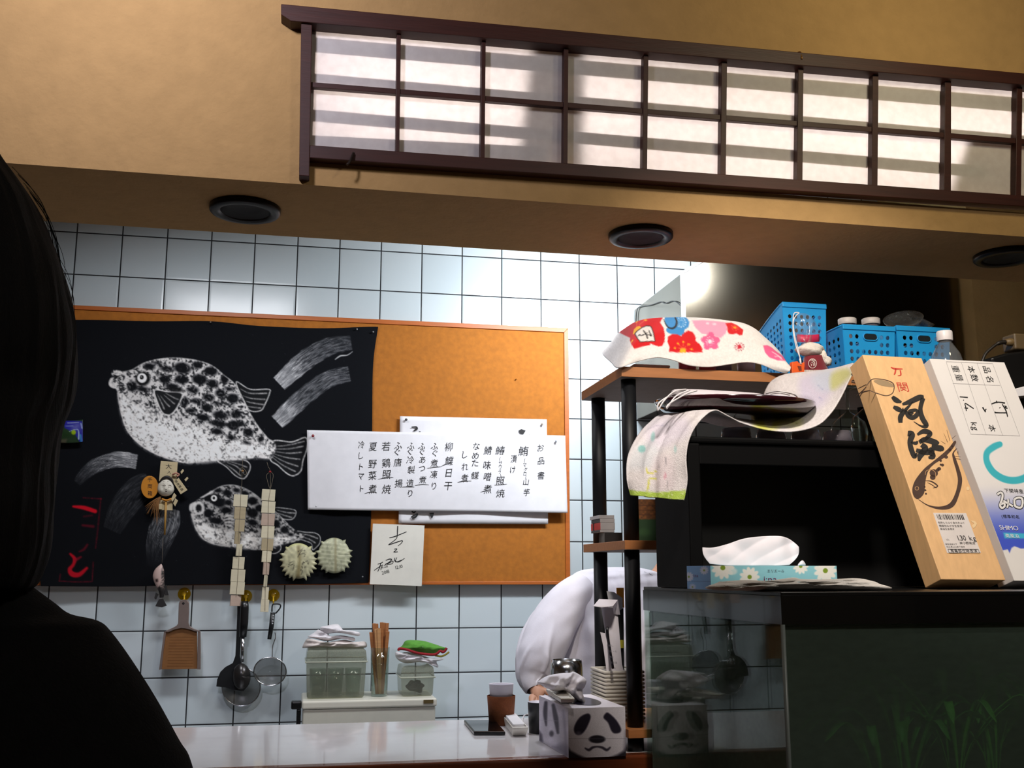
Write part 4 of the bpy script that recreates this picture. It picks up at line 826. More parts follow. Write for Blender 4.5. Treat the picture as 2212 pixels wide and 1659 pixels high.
strainer('strainer', 521, 1484, 41.5, 41, 3.636, 'large round wire strainer hanging behind the turner blade', .016, [('wire_handle', [(521, 1443, 3.636), (524, 1380, 3.64), (528, 1305, 3.64)], .0018, steel)])
sk = strainer('skimmer', 583.3, 1450.5, 35, 30.5, 3.62, 'small round wire skimmer with black loop-ended handle hanging on the right hook', .014, [('wire_neck', [(588, 1420, 3.62), (589, 1396, 3.62), (595, 1378, 3.62), (594, 1366, 3.62)], .0016, steel)])
MB().tube([P(*q, 3.618) for q in o3([(914, 262), (906, 350), (890, 446)])], [.0075, .008, .0065], 10, flat=.5).build('handle', blk, sk)
MB().tube(cr([P(*q, 3.618) for q in o3([(908, 258), (912, 212), (935, 204), (965, 210), (962, 235), (932, 270)])], 5), .0024, 8).build('handle_loop', blk, sk)
for yy in (285, 303, 322, 338): MB().lathe([(.0004, -.0006), (.0022, -.0005), (.0024, 0)], P(*o3([(918-.06*(yy-285)*2, yy)])[0], 3.6135), 10, M=Matrix.Rotation(-math.pi/2, 4, 'X')).build('handle_hole', mat('pale_hole', (190, 194, 198), .4), sk)
# ================================================================== white unit, containers, cloths
YU = 3.40
wu = thing('white_dish_unit', P(797, 1640, 3.5), 'low white box unit standing on the worktop below the chopstick glass', 'storage unit')
wm = mat('cream_plastic', (206, 204, 190), 0.35, var=.03)
a, b = P(655, 1512, YU), P(941, 1508, YU)
MB().box(a[0], b[0], YU, 3.64, 0.62, b[2]-.025).build('body', wm, wu, bevel=.004)
MB().box(a[0]-.004, b[0]+.004, YU-.006, 3.645, b[2]-.025, b[2]).build('lid', mat('cream_lid', (222, 219, 204), .3, var=.02), wu, bevel=.006, seg=3)
p0, p1 = P(915, 1512, YU-.007), P(936, 1519, YU-.007)
MB().box(p0[0], p1[0], YU-.0085, YU-.006, p1[2], p0[2]).build('label', mat('brown_sticker', (96, 80, 44), .5), wu)
ZU = b[2]
fa = thing('black_tap', P(640, 1570, 3.42), 'small black lever tap beside the white box unit', 'tap')
q0, q1 = P(629, 1514, 3.42), P(651, 1531, 3.42)
MB().box(q0[0], q1[0], 3.40, 3.44, q1[2], q0[2]).build('lever', blk2, fa, bevel=.005)
q2 = P(641, 1525, 3.42); MB().box(q2[0], q1[0]-.001, 3.405, 3.435, 0.62, q1[2]).build('stem', blk2, fa, bevel=.003)
milky = clear_mat('milky_plastic', (230, 230, 220), .8, .12, haze=.24, hazecol=(196, 198, 184))
milky2 = clear_mat('milky_lid', (226, 226, 214), .8, .12, haze=.34, hazecol=(190, 192, 178))
def container(label, xa, xb, ytop, yband, Y0, Y1, slope):
    A, Bq = P(xa, ytop, Y0), P(xb, ytop, Y0); zb = P(xa, yband, Y0)[2]
    t = thing('clear_container', ((A[0]+Bq[0])/2, (Y0+Y1)/2, ZU), label, 'container')
    mb = MB(); s = slope; x0, x1 = A[0], Bq[0]; z0 = ZU+.002
    mb.add([(x0+s, Y0+s, z0), (x1-s, Y0+s, z0), (x1-s, Y1-s, z0), (x0+s, Y1-s, z0), (x0, Y0, zb), (x1, Y0, zb), (x1, Y1, zb), (x0, Y1, zb)], [(3, 2, 1, 0), (0, 1, 5, 4), (1, 2, 6, 5), (2, 3, 7, 6), (3, 0, 4, 7)])
    mb.build('body', milky, t, bevel=.006)
    mb = MB(); zt = A[2]-.001; mb.add([(x0-.002, Y0-.002, zb), (x1+.002, Y0-.002, zb), (x1+.002, Y1, zb), (x0-.002, Y1, zb), (x0+.002, Y0+.002, zt), (x1-.002, Y0+.002, zt), (x1-.002, Y1-.002, zt), (x0+.002, Y1-.002, zt)], [(0, 1, 5, 4), (1, 2, 6, 5), (2, 3, 7, 6), (3, 0, 4, 7), (4, 5, 6, 7)])
    mb.build('lid', milky2, t, bevel=.006)
    MB().tube([(x0-.003, Y0-.003, zb), (x1+.003, Y0-.003, zb), (x1+.003, Y1, zb), (x0-.003, Y1, zb)], .0022, 8, closed=True).build('rim', mat('milky_rim', (198, 202, 184), .3), t)
    return t, x0, x1, zt
tA, ax0, ax1, azt = container('large milky clear container under a pile of white cloths', 663, 792, 1404, 1431, 3.44, 3.62, .005)
tB, bx0, bx1, bzt = container('small milky clear container under the green cloth', 867.5, 938, 1440, 1464, 3.45, 3.60, .003)
gclear = clear_mat('clear_glass', (232, 238, 234), 1.2, .01)
def tumbler(name, c, h, r0, r1, m, label=None, cat='glass', group=None, inv=False, parent=None, n=28, wall=.0022):
    prof = [(.0004, .004), (r0-wall, .005), (r1-wall, h), (r1, h), (r0, 0), (.0004, 0)]
    if inv: prof = [(r, h-z) for r, z in prof]
    mb = MB().lathe(prof, c, n); o = mb.build(name, m, parent)
    if label: tag(o, label, cat, group)
    return o
for i, fx in enumerate((.2, .5, .8)):
    tumbler('drinking_glass', (ax0+(ax1-ax0)*fx, 3.50, ZU+.004), .085, .022, .027, gclear, ('drinking glass inside the milky container, left of three', 'drinking glass inside the milky container, middle of three', 'drinking glass inside the milky container, right of three')[i], 'glass', 'glasses in the milky container')
dk = MB(); V = []
def blob(c, r, seed, amp=.25, n=18, flat=0):
    rg = np.random.default_rng(seed); ph = rg.uniform(0, 6, 6); V = []
    for i in range(n):
        th = math.pi*i/(n-1)
        for k in range(n*2):
            f = 2*math.pi*k/(n*2-1); d = np.array([math.sin(th)*math.cos(f), math.sin(th)*math.sin(f), math.cos(th)])
            s = 1+amp*(math.sin(3*d[0]+ph[0])*math.sin(4*d[1]+ph[1])+.6*math.sin(6*d[2]+ph[2]+3*d[0])+.4*math.sin(9*d[0]+ph[3])*math.cos(8*d[2]+ph[4]))
            V.append(np.array(c)+d*np.array(r)*s)
    return np.array(V), n, n*2
V, n1, n2 = blob(((bx0+bx1)/2, 3.52, ZU+.026), (.028, .036, .018), 3)
tag(MB().grid(V, n1, n2).build('dark_bundle', mat('dark_stuff', (40, 38, 34), .6)), 'dark crumpled bundle inside the small milky container', 'bundle')
# folded cloths: outline traced, own thickness, folds as relief
def pillow(name, outline, Yf, Yb, m, parent=None, folds=1.0, seed=0, rings=14, smooth=5, cen=None, amp=.004, colors=None, freq=(1, 1)):
    o = cr(outline, smooth, True); c = np.array(cen) if cen else o.mean(0); n = len(o); V = []; Ym = (Yf+Yb)/2; D = (Yb-Yf)/2
    rg = np.random.default_rng(seed); ph = rg.uniform(0, 6, 8)
    def fold(x, y): return amp*(math.sin(.11*freq[0]*x+.16*freq[1]*y+ph[0])+.7*math.sin(.23*freq[1]*y-.05*freq[0]*x+ph[1])+.5*math.sin(.31*freq[0]*x+.27*freq[1]*y+ph[2]))*folds
    for sgn in (1, -1):
        rs = np.linspace(0.02, 1, rings) if sgn == 1 else np.linspace(1, .02, rings)[1:]
        for r in rs:
            for k in range(n+1):
                x, y = c+(o[k % n]-c)*r; prof = (1-r**2.6)
                yy = Ym-sgn*D*math.sqrt(max(0, prof)); 
                if sgn == 1: yy -= fold(x, y)*prof**.5
                V.append(P(x, y, yy))
    return MB().grid(np.array(V), 2*rings-1, n+1).build(name, m, parent, fixn=True)
tw = mat('white_towel', (234, 230, 234), .95, var=.04, scale=80, bump=.5, bscale=420, sheen=.3); tw2 = mat('cream_towel', (228, 218, 212), .95, var=.05, scale=80, bump=.5, bscale=420)
o7 = lambda l: shift(l, .18083, 580, 1260)
tag(pillow('folded_cloth', o7([(405, 765), (430, 705), (470, 658), (560, 676), (700, 704), (900, 676), (1030, 702), (1150, 696), (1176, 750), (1130, 772), (900, 775), (640, 768), (440, 772)]), 3.45, 3.60, tw2, seed=4, amp=.006, freq=(1, 3)), 'cream cloth at the bottom of the pile on the large container', 'cloth', 'folded cloths on the containers')
tag(pillow('folded_cloth', o7([(470, 640), (540, 592), (600, 552), (622, 622), (720, 634), (860, 622), (980, 640), (1030, 655), (1020, 690), (900, 660), (700, 690), (560, 660)]), 3.46, 3.57, tw, seed=5, amp=.005, freq=(1, 2)), 'white cloth in the middle of the pile on the large container', 'cloth', 'folded cloths on the containers')
tag(pillow('folded_cloth', o7([(618, 528), (690, 508), (760, 492), (830, 490), (865, 525), (900, 560), (985, 565), (1080, 585), (1092, 618), (1060, 630), (930, 605), (820, 590), (700, 605), (640, 610)]), 3.45, 3.55, tw, seed=6, amp=.004), 'topmost white cloth of the pile on the large container', 'cloth', 'folded cloths on the containers')
tag(pillow('folded_cloth', o7([(1515, 830), (1540, 815), (1560, 850), (1640, 820), (1800, 850), (1960, 900), (2070, 890), (2085, 915), (2010, 935), (2030, 990), (2010, 1005), (1960, 960), (1800, 945), (1640, 955), (1560, 925), (1520, 880)]), 3.44, 3.58, tw, seed=8, amp=.006, freq=(.6, 3)), 'white cloth sagging over the small container under the green cloth', 'cloth', 'folded cloths on the containers')
gr_ = mat('green_towel', (92, 158, 58), .95, var=.10, scale=60, bump=.5, bscale=400)
gcl = thing('green_cloth', P(910, 1412, 3.5), 'green cloth with red hem folded on top of the small container', 'cloth', None)
pillow('cloth', o7([(1565, 785), (1600, 740), (1640, 685), (1740, 678), (1860, 690), (1980, 725), (2090, 762), (2130, 775), (2080, 815), (1960, 845), (1800, 835), (1680, 805)]), 3.435, 3.56, gr_, gcl, seed=9, amp=.003)
MB().tube(cr([P(*q, 3.436) for q in o7([(1558, 805), (1562, 782), (1640, 790), (1760, 828), (1880, 848), (1990, 850), (2050, 810), (2080, 822), (2105, 810), (2130, 772)])], 6), .0042, 8, flat=.8).build('hem', mat('red_hem', (150, 24, 34), .9), gcl)
MB().tube(cr([P(*q, 3.44) for q in o7([(1990, 862), (2060, 872), (2110, 855), (2158, 820)])], 6), .003, 8).build('hem', mat('yellow_hem', (150, 140, 50), .9), gcl)
# chopsticks in a glass
cg = (P(819, 1502, 3.49)[0], 3.49, ZU+.001)
tumbler('chopstick_glass', cg, P(819, 1399, 3.49)[2]-ZU, .026, .031, gclear, 'tall clear glass holding wooden chopsticks', 'glass')
stick = [mat('chopstick_wood', (168, 106, 56), .55, var=.1, scale=20, stretch=(1, 1, 8)), mat('chopstick_pale', (204, 152, 100), .55, var=.1, scale=20, stretch=(1, 1, 8))]
SK = [(1225, 585, 1290, 3.50, 0), (1262, 478, 1300, 3.505, 0), (1290, 482, 1320, 3.488, 0), (1285, 545, 1330, 3.478, 1), (1318, 540, 1335, 3.474, 1), (1352, 466, 1345, 3.482, 0), (1378, 470, 1350, 3.5, 0), (1418, 474, 1365, 3.497, 0), (1425, 575, 1360, 3.484, 0)]
for i, (x, y, xb, Yk, mi) in enumerate(SK):
    a_, b_ = P(*o7([(x, y)])[0], Yk), P(*o7([(xb, 1325)])[0], 3.487)
    w = .0058; dn = (a_-b_)/np.linalg.norm(a_-b_); sd = np.array([1, 0, 0.])
    mb = MB(); mb.hexa([b_+sd*-w*.6+np.array([0, -.002, 0]), b_+sd*w*.6+np.array([0, -.002, 0]), b_+sd*w*.6+np.array([0, .002, 0]), b_+sd*-w*.6+np.array([0, .002, 0]), a_-sd*w+np.array([0, -.0028, 0]), a_+sd*w+np.array([0, -.0028, 0]), a_+sd*w+np.array([0, .0028, 0]), a_-sd*w+np.array([0, .0028, 0])])
    lab = ('short outer wooden chopstick at the left of the glass', 'tall wooden chopstick second from left in the glass', 'tall wooden chopstick third from left in the glass', 'pale short chopstick in front at the left of the glass', 'pale short chopstick in front at the middle of the glass', 'tall broad wooden chopstick in the middle of the glass', 'tall wooden chopstick right of the middle one', 'tall wooden chopstick at the right of the glass', 'short outer wooden chopstick at the right of the glass')[i]
    tag(mb.build('chopstick', stick[mi], bevel=.001), lab, 'chopstick', 'chopsticks in the glass')
# ================================================================== on the serving counter
k5b = lambda l: shift(l, .2887, 980, 1180)
def wz(px, py, Y): return P(px, py, Y)
cu = thing('paper_cup', (P(1082.7, 1550, 2.57)[0], 2.57, ZC), 'white cup in a flared brown cardboard sleeve on the serving counter', 'cup')
cx = cu.location.x; zr = P(1082, 1477, 2.57)[2]-ZC; zs_ = P(1082, 1502, 2.57)[2]-ZC
MB().lathe([(.0005, .002), (.024, .002), (.0295, zr-.002), (.0305, zr), (.0285, zr-.002), (.0225, .006), (.0005, .006)], (cx, 2.57, ZC), 32).build('cup', mat('cup_white', (216, 212, 222), .4, var=.02), cu)
MB().lathe([(.0285, .0015), (.0295, .0), (.0345, zs_-.001), (.0345, zs_), (.0335, zs_)], (cx, 2.57, ZC), 32).build('sleeve', mat('brown_sleeve', (150, 84, 44), .8, var=.12, scale=120, bump=.4, bscale=500), cu)
ph = thing('smartphone', tuple(PZ(1045, 1573, ZC)), 'black smartphone lying on the serving counter left of the white dish', 'phone')
pp = [PZ(*q, ZC) for q in [(1002, 1563), (1024, 1589), (1092, 1589), (1068, 1562)]]
MB().prism([p+np.array([0, 0, .0005]) for p in pp], (0, 0, .008)).build('body', mat('phone_black', (12, 12, 14), .2), ph, bevel=.003, seg=3)
pc_ = sum(pp)/4; MB().prism([pc_+(p-pc_)*.93+np.array([0, 0, .0085]) for p in pp], (0, 0, .0006)).build('screen', mat('phone_glass', (8, 9, 11), .06), ph)
def dish(label, q, h, Y=None, z=ZC, group=None, m=None, name='white_dish'):
    m = m or mat('white_ceramic', (232, 228, 218), .25, var=.03)
    t = thing(name, tuple(sum(q)/4), label, 'dish', group); c = sum(q)/4
    f = lambda s, dz: [c+(p-c)*s+np.array([0, 0, dz]) for p in q]
    mb = MB(); L_ = f(.84, .0005)+f(1, h*.75)+f(1, h)+f(.9, h)+f(.84, h*.55); F = [(3, 2, 1, 0)]
    for k in range(4):
        for i in range(4): F.append((k*4+i, k*4+(i+1) % 4, k*4+4+(i+1) % 4, k*4+4+i))
    F.append((16, 17, 18, 19)); mb.add(L_, F); mb.build('dish', m, t, bevel=.002); return t, f
q = [PZ(1107, 1593, ZC), PZ(1141, 1592, ZC), PZ(1114, 1560, ZC), PZ(1083, 1561, ZC)]
dt, f = dish('narrow white dish with a folded white towel lying beside the smartphone', q, .021)
mb = MB(); mb.prism([p for p in f(.78, .012)], (0, 0, .013)); mb.build('towel', mat('white_paper', (232, 230, 234), .85), dt, bevel=.004)
bcx = P(1166, 1560, 2.42)[0]; zb = P(1152, 1516, 2.42)[2]-ZC
bcu = thing('black_cup', (bcx, 2.42, ZC), 'black cup with white inside standing behind the panda tissue box', 'cup')
MB().lathe([(.0005, .001), (.025, .001), (.0275, zb)], (bcx, 2.42, ZC), 32).build('cup', mat('cup_black', (16, 18, 26), .35), bcu)
MB().lathe([(.0275, zb), (.0262, zb), (.024, .006), (.0005, .006)], (bcx, 2.42, ZC), 32).build('lining', mat('cup_white', (216, 212, 222), .4), bcu)
cbp = [(1128, 1566), (1130, 1551), (1138, 1545), (1150, 1547), (1158, 1556)]
cbp = [PZ(*p, ZC) for p in cbp]; cbl = MB().tube(cr([p+np.array([0, 0, .002]) for p in cbp], 6), .0017, 8).build('white_cable', mat('white_cable', (220, 216, 220), .4)); tag(cbl, 'thin white cable looping behind the white dish towards the black cup', 'cable')
ms = thing('steel_tumbler', (P(1225, 1500, 2.47)[0], 2.47, ZC), 'shiny steel tumbler behind the panda tissue box, against the white coat', 'tumbler')
hz = P(1225, 1425, 2.47)[2]-ZC
MB().lathe([(.0005, .001), (.030, .001), (.034, .02), (.0385, hz*.72), (.0385, hz*.85), (.0365, hz), (.0355, hz), (.0365, hz*.8), (.031, .02), (.0005, .01)], (ms.location.x, 2.47, ZC), 40).build('tumbler', steel, ms)
# panda tissue box
BL, BR, FL = PZ(1228.3, 1636, ZC), PZ(1352.4, 1636, ZC), PZ(1164.8, 1600, ZC)
BL[1] = BR[1] = (BL[1]+BR[1])/2; BL = P(1228.3, 1636, BL[1]); BR = P(1352.4, 1636, BR[1]); BL[2] = BR[2] = ZC+.0005; FL[2] = BL[2]; FR = FL+BR-BL
HT = P(1228, 1530, BL[1])[2]-BL[2]; up = np.array([0, 0, HT])
pb = thing('panda_tissue_box', tuple((BL+BR+FL+FR)/4), 'white tissue box printed with a black and white panda face on the serving counter', 'tissue box')
mb = MB(); pw = mat('box_white', (222, 218, 228), .55, var=.03)
mb.add([BL, BR, FR, FL, BL+up, BR+up, FR+up, FL+up], [(3, 2, 1, 0), (4, 5, 6, 7), (1, 2, 6, 5), (2, 3, 7, 6)]); mb.build('carton', pw, pb, fixn=False)
kb = lambda *l: k5b(list(l))
cf = Canvas(1215, 1520, 1365, 1645, 5, (222, 218, 228)); cf.a *= (0.95+.07*cf.noise(1.2, 4))[..., None]
dkc = (30, 24, 42)
cf.poly(kb((1000, 1252), (1022, 1265), (1020, 1300), (988, 1370), (952, 1408), (915, 1406), (899, 1370), (915, 1320), (950, 1275)), dkc, 1.8, smooth=4); cf.poly(kb((1140, 1248), (1165, 1252), (1215, 1300), (1250, 1360), (1245, 1392), (1205, 1400), (1180, 1380), (1155, 1320), (1121, 1282)), dkc, 1.8, smooth=4)
cf.ell(*kb((1073, 1444))[0], 17.5, 8.5, (26, 22, 34), 0, 1, 1.4); cf.stroke(kb((985, 1512), (1012, 1524), (1040, 1506), (1073, 1500), (1110, 1506), (1145, 1524), (1170, 1506)), [3, 5.5, 5, 3.6, 5, 5.5, 3], (40, 34, 50), .92, 1.4)
cf.stroke(kb((858, 1441), (1290, 1439)), .9, (110, 104, 120), .7, .5); cf.poly(kb((850, 1495), (875, 1530), (930, 1560), (1000, 1590), (850, 1600)), (34, 30, 40), 3); cf.poly(kb((1300, 1480), (1275, 1530), (1225, 1560), (1150, 1590), (1310, 1600)), (34, 30, 40), 3.5); cf.poly(kb((1283, 1380), (1300, 1380), (1300, 1500), (1270, 1540)), (96, 90, 108), 4, .6); cf.ell(*kb((935, 1400))[0], 5, 4, (150, 144, 160), 0, .5, 3)
def quadgrid(A, B, C, D, nu, nv): return np.array([A*(1-u)*(1-v)+B*u*(1-v)+C*u*v+D*(1-u)*v for u in np.linspace(0, 1, nu) for v in np.linspace(0, 1, nv)])
prn = mat('printed_card', rough=.55, attr='Col', var=.02)
painted('front_panel', quadgrid(BL+up, BR+up, BR, BL, 260, 220), 260, 220, cf, prn, pb)
cs = Canvas(1155, 1495, 1235, 1645, 4, (214, 208, 224)); cs.a *= (0.9+.14*vnoise(cs.h, cs.w, 46, 8)+.05*vnoise(cs.h, cs.w, 5, 3))[..., None]
cs.stroke(kb((690, 1170), (685, 1250), (692, 1340)), [7, 9, 3], dkc, .85, 2.0); cs.stroke(kb((745, 1190), (765, 1290), (780, 1395)), [7, 10, 5], dkc, .85, 2.0); cs.ell(*kb((732, 1402))[0], 4.5, 6, dkc, 0, .85, 2); cs.poly(kb((640, 1380), (660, 1410), (665, 1460), (640, 1455)), (60, 54, 76), 3); cs.stroke(kb((820, 1230), (835, 1400), (840, 1560)), 5, (150, 144, 170), .7, 3); cs.stroke(kb((640, 1300), (740, 1305), (850, 1310)), .9, (170, 164, 184), .6, .6); cs.poly(kb((740, 1500), (800, 1540), (858, 1580), (858, 1500), (820, 1470)), (120, 114, 140), 5, .6)
painted('side_panel', quadgrid(FL+up, BL+up, BL, FL, 140, 200), 140, 200, cs, prn, pb)
tc = (BL+BR+FL+FR)/4+up
MB().prism([tc+(BL-FL)*u*.36+(BR-BL)*v*.32+np.array([0, 0, .0006]) for u, v in [(math.cos(t), math.sin(t)) for t in np.linspace(0, 2*math.pi, 28, endpoint=False)]], (0, 0, .0004)).build('slot', mat('slot_film', (40, 40, 60), .15), pb)
def tissue(name, outline, Yf, Yb, parent, seed, amp=.006): return pillow(name, outline, Yf, Yb, mat('tissue', (236, 232, 240), .9, var=.03, scale=40), parent, seed=seed, amp=amp, freq=(1.4, 1.1))
tissue('tissue', kb((630, 1015), (700, 970), (800, 950), (870, 946), (895, 938), (940, 960), (992, 1000), (982, 1050), (962, 1080), (975, 1130), (990, 1180), (940, 1162), (890, 1130), (838, 1080), (760, 1085), (700, 1062), (660, 1040)), 2.15, 2.22, pb, 12, .007)
tz = BL[2]+HT
for i in range(2):
    qq = [PZ(*p, tz+.0012+i*.011) for p in k5b([(800, 1178), (905, 1178), (830, 1104), (690, 1106)])]
    dish(('white rectangular dish under its twin on the panda tissue box', 'white rectangular dish on top of its twin on the panda tissue box')[i], qq, .0105, group='white dishes on the panda tissue box')
# ================================================================== shelf rack behind the aquarium
sr = thing('shelf_rack', (1.03, 2.26, ZC), 'wooden three-board shelf rack with black round posts on the serving counter', 'shelf')
bw_ = mat('shelf_wood', (176, 114, 66), 0.45, var=.10, scale=14, stretch=(1, 8, 8)); pst = mat('black_post', (15, 17, 21), .5, spec=.3)
ug = mat('board_underside', (128, 122, 118), .7, scale=40)
SX0, SX1, SY0, SY1 = 0.672, 1.44, 2.105, 2.432
ZT, ZM, ZB = EYE+.4395, EYE+.0678, EYE-.3128
for z, th in ((ZT, .022), (ZM, .019), (ZB, .017)):
    mb = MB(); mb.box(SX0, SX1, SY0, SY1, z-th, z); mb.mi = [1 if i == 0 else 0 for i in range(6)]
    mb.build('board', [bw_, ug], sr, bevel=.0008)
for px, Y in ((1361, 2.142), (1294, 2.392)):
    c = P(px, 1000, Y); MB().tube([(c[0], Y, ZC+.001), (c[0], Y, ZB-.017)], .0165, 24).build('foot', pst, sr)
    MB().tube([(c[0], Y, ZB), (c[0], Y, ZM-.019)], .0165, 28).build('post', pst, sr); MB().tube([(c[0], Y, ZM), (c[0], Y, ZT-.022)], .0165, 28).build('post', pst, sr)
for Y in (2.142, 2.392):
    MB().tube([(1.41, Y, ZC+.001), (1.41, Y, ZB-.017)], .0165, 24).build('foot', pst, sr)
    MB().tube([(1.41, Y, ZB), (1.41, Y, ZM-.019)], .0165, 28).build('post', pst, sr); MB().tube([(1.41, Y, ZM), (1.41, Y, ZT-.022)], .0165, 28).build('post', pst, sr)
# ---- range hood
hd = thing('range_hood', P(1770, 800, 3.4), 'large stainless steel range hood beside the tiled wall above the blue baskets', 'range hood')
hs = mat('hood_steel', (118, 110, 96), .22, 1.0, var=.04, scale=8, stretch=(1, 1, .2))
HQ = [P(x, y, 3.18) for x, y in [(1470, 592), (1530, 556), (1790, 545), (2066, 560), (2090, 860), (1480, 860)]]
HQ[4][0] = HQ[3][0]; HQ[5][0] = HQ[0][0]
MB().prism(HQ, (0, YT-3.185, 0)).build('hood_body', hs, hd, bevel=.002)
ce = MB(); x0 = HQ[0][0]; ce.box(x0-.002, x0+.012, 3.174, 3.18, HQ[5][2], HQ[0][2]); ce.build('corner_strip', mat('bright_steel', (225, 226, 228), .3, .7), hd)
ed = MB(); ed.tube([HQ[0]+np.array([0, -.004, 0]), HQ[1]+np.array([0, -.004, 0])], .006, 8); ed.build('edge_fold', mat('bright_steel', (225, 226, 228), .3, .7), hd)
o4b = lambda l: shift(l, .13562, 1200, 540)
xs = x0-.004
cab = MB().tube(cr([PX(*p, xs) for p in o4b([(1282, 1180), (1285, 1075), (1300, 960), (1340, 910), (1500, 882), (1600, 850), (1680, 825), (1750, 850), (1850, 815), (1925, 828), (1985, 880)])], 6), .0016, 6).build('black_cable', mat('cable_black', (40, 42, 46), .5)); tag(cab, 'thin black cable running along the hood side by the tiles', 'cable')
# ---- printed cotton towel with plum blossoms over the cups on the top board
cp = Canvas(1290, 675, 1720, 820, 2.2, (232, 228, 226)); cp.a *= (0.95+.07*cp.noise(2, 3))[..., None]
ka = lambda l: shift(l, .13261, 1220, 680); kc = lambda l: shift(l, .15371, 1380, 600)
RED, BLU, PNK, PK2, YEL = (206, 20, 28), (62, 140, 204), (236, 158, 186), (232, 96, 144), (242, 176, 34)
cp.poly(ka([(830, 275), (920, 160), (1010, 90), (1180, 30), (1400, -10), (1600, -20), (1590, 60), (1550, 130), (1610, 220), (1630, 330), (1625, 440), (1590, 510), (1530, 522), (1460, 500), (1395, 470), (1385, 500), (1260, 520), (1180, 545), (1130, 558), (1090, 490), (1065, 420), (1070, 380), (990, 340), (900, 295)]), RED, .8)
cp.poly(ka([(1110, 320), (1130, 240), (1175, 195), (1220, 185), (1250, 215), (1180, 260), (1135, 320)]), YEL, .8); cp.ell(*ka([(1185, 98)])[0], 2, 3, YEL, .3); cp.ell(*ka([(1315, 93)])[0], 3.6, 1.8, YEL, -.1); cp.stroke(ka([(1180, 110), (1172, 180)]), 1.2, (232, 90, 60)); cp.stroke(ka([(1300, 98), (1215, 170)]), 1.2, (232, 90, 60)); cp.stroke(ka([(1112, 415), (1088, 450)]), 2.2, YEL); cp.stroke(ka([(1165, 130), (1190, 90)]), 2, YEL)
plq = ka([(1135, 315), (1170, 270), (1260, 205), (1330, 178), (1395, 180), (1420, 215), (1450, 300), (1478, 440), (1420, 440), (1300, 445), (1220, 455), (1185, 400)])
cp.poly(plq, (40, 36, 36), .7); c_ = np.mean(plq, 0); cp.poly([tuple(c_+(np.array(p)-c_)*.9) for p in plq], (226, 222, 218), .7)
for s_, w in [([(1275, 258), (1300, 290), (1325, 320), (1345, 385)], [1.6, 3, 3.2, 3.4]), ([(1200, 345), (1225, 330), (1240, 345), (1290, 325), (1345, 300)], [3, 2.2, 2, 2.4, 1.4]), ([(1370, 262), (1385, 300), (1410, 340), (1400, 350), (1365, 330), (1325, 335)], [2.2, 2.6, 2.8, 1.8, 1.6, 2.2])]: cp.stroke(ka(s_), [x*.85 for x in w], (26, 24, 24), 1, .6)
cp.poly(kc([(375, 540), (470, 530), (600, 530), (690, 590), (705, 650), (690, 700), (640, 740), (630, 790), (570, 820), (520, 800), (440, 790), (390, 760), (385, 720), (400, 700), (365, 620)]), BLU, .8, smooth=3)
for a in np.linspace(0, 2*math.pi, 12, endpoint=False): cp.stroke([(1471+4*math.cos(a), 697+4*math.sin(a)), (1471+9*math.cos(a), 697+9*math.sin(a))], .9, (150, 196, 232), .9, .6, 2); cp.ell(1471+10*math.cos(a), 697+10*math.sin(a), 1.3, 1.3, (190, 216, 240))
cp.stroke(kc([(350, 590), (380, 660), (420, 705), (475, 715), (520, 680), (532, 620), (510, 565)]), [1, 2.6, 3, 4, 4.4, 4, 3], (34, 34, 40), .95, .7)
cp.poly(kc([(420, 1040), (430, 980), (400, 900), (410, 830), (470, 795), (540, 800), (590, 825), (630, 780), (690, 745), (760, 770), (795, 830), (800, 900), (850, 930), (890, 1000), (892, 1055), (700, 1050), (560, 1055)]), RED, .8)
cp.poly(kc([(570, 1055), (585, 1000), (620, 980), (655, 1000), (662, 1055)]), YEL, .8)
for (x, y) in [(548, 928), (624, 905), (700, 938), (505, 990), (742, 1008)]: cp.stroke(kc([(618, 1000), (x, y)]), 1.0, (236, 110, 70), 1, .6); cp.ell(*kc([(x, y)])[0], 2.3, 1.9, YEL)
cp.poly(kc([(745, 605), (900, 600), (1060, 612), (1215, 630), (1235, 700), (1225, 780), (1150, 850), (1050, 810), (960, 800), (880, 790), (790, 700)]), PNK, .9); cp.ell(*kc([(965, 645)])[0], 3.5, 2.4, (246, 206, 220)); cp.ell(*kc([(1060, 655)])[0], 4, 2.4, (246, 206, 220))
cp.poly(kc([(870, 880), (900, 830), (950, 820), (985, 770), (1040, 775), (1065, 825), (1120, 840), (1138, 890), (1105, 935), (1115, 985), (1060, 1010), (1010, 990), (960, 1018), (910, 985), (915, 930)]), PK2, .8, smooth=3)
for a in np.linspace(0, 2*math.pi, 12, endpoint=False): cp.stroke([(1533+3*math.cos(a), 738+3*math.sin(a)), (1533+9.5*math.cos(a), 738+9.5*math.sin(a))], 1.1, (246, 214, 226), .95, .6, 2)
cp.ell(1533, 738, 4, 4, (246, 220, 230))
cp.poly(kc([(1215, 640), (1300, 635), (1370, 665), (1420, 700), (1470, 740), (1460, 770), (1450, 810), (1410, 812), (1370, 785), (1320, 800), (1265, 790), (1240, 750), (1245, 710)]), RED, .8); cp.ell(*kc([(1350, 705)])[0], 3, 2.2, YEL)
for a in np.linspace(0, 2*math.pi, 10, endpoint=False): cp.stroke([(1587.5+4*math.cos(a), 708.5+3*math.sin(a)), (1587.5+8.5*math.cos(a), 708.5+7*math.sin(a))], 1.1, (240, 110, 60), .95, .6, 2)
cp.ell(*kc([(1412, 975)])[0], 3.7, 3.7, (190, 24, 46))
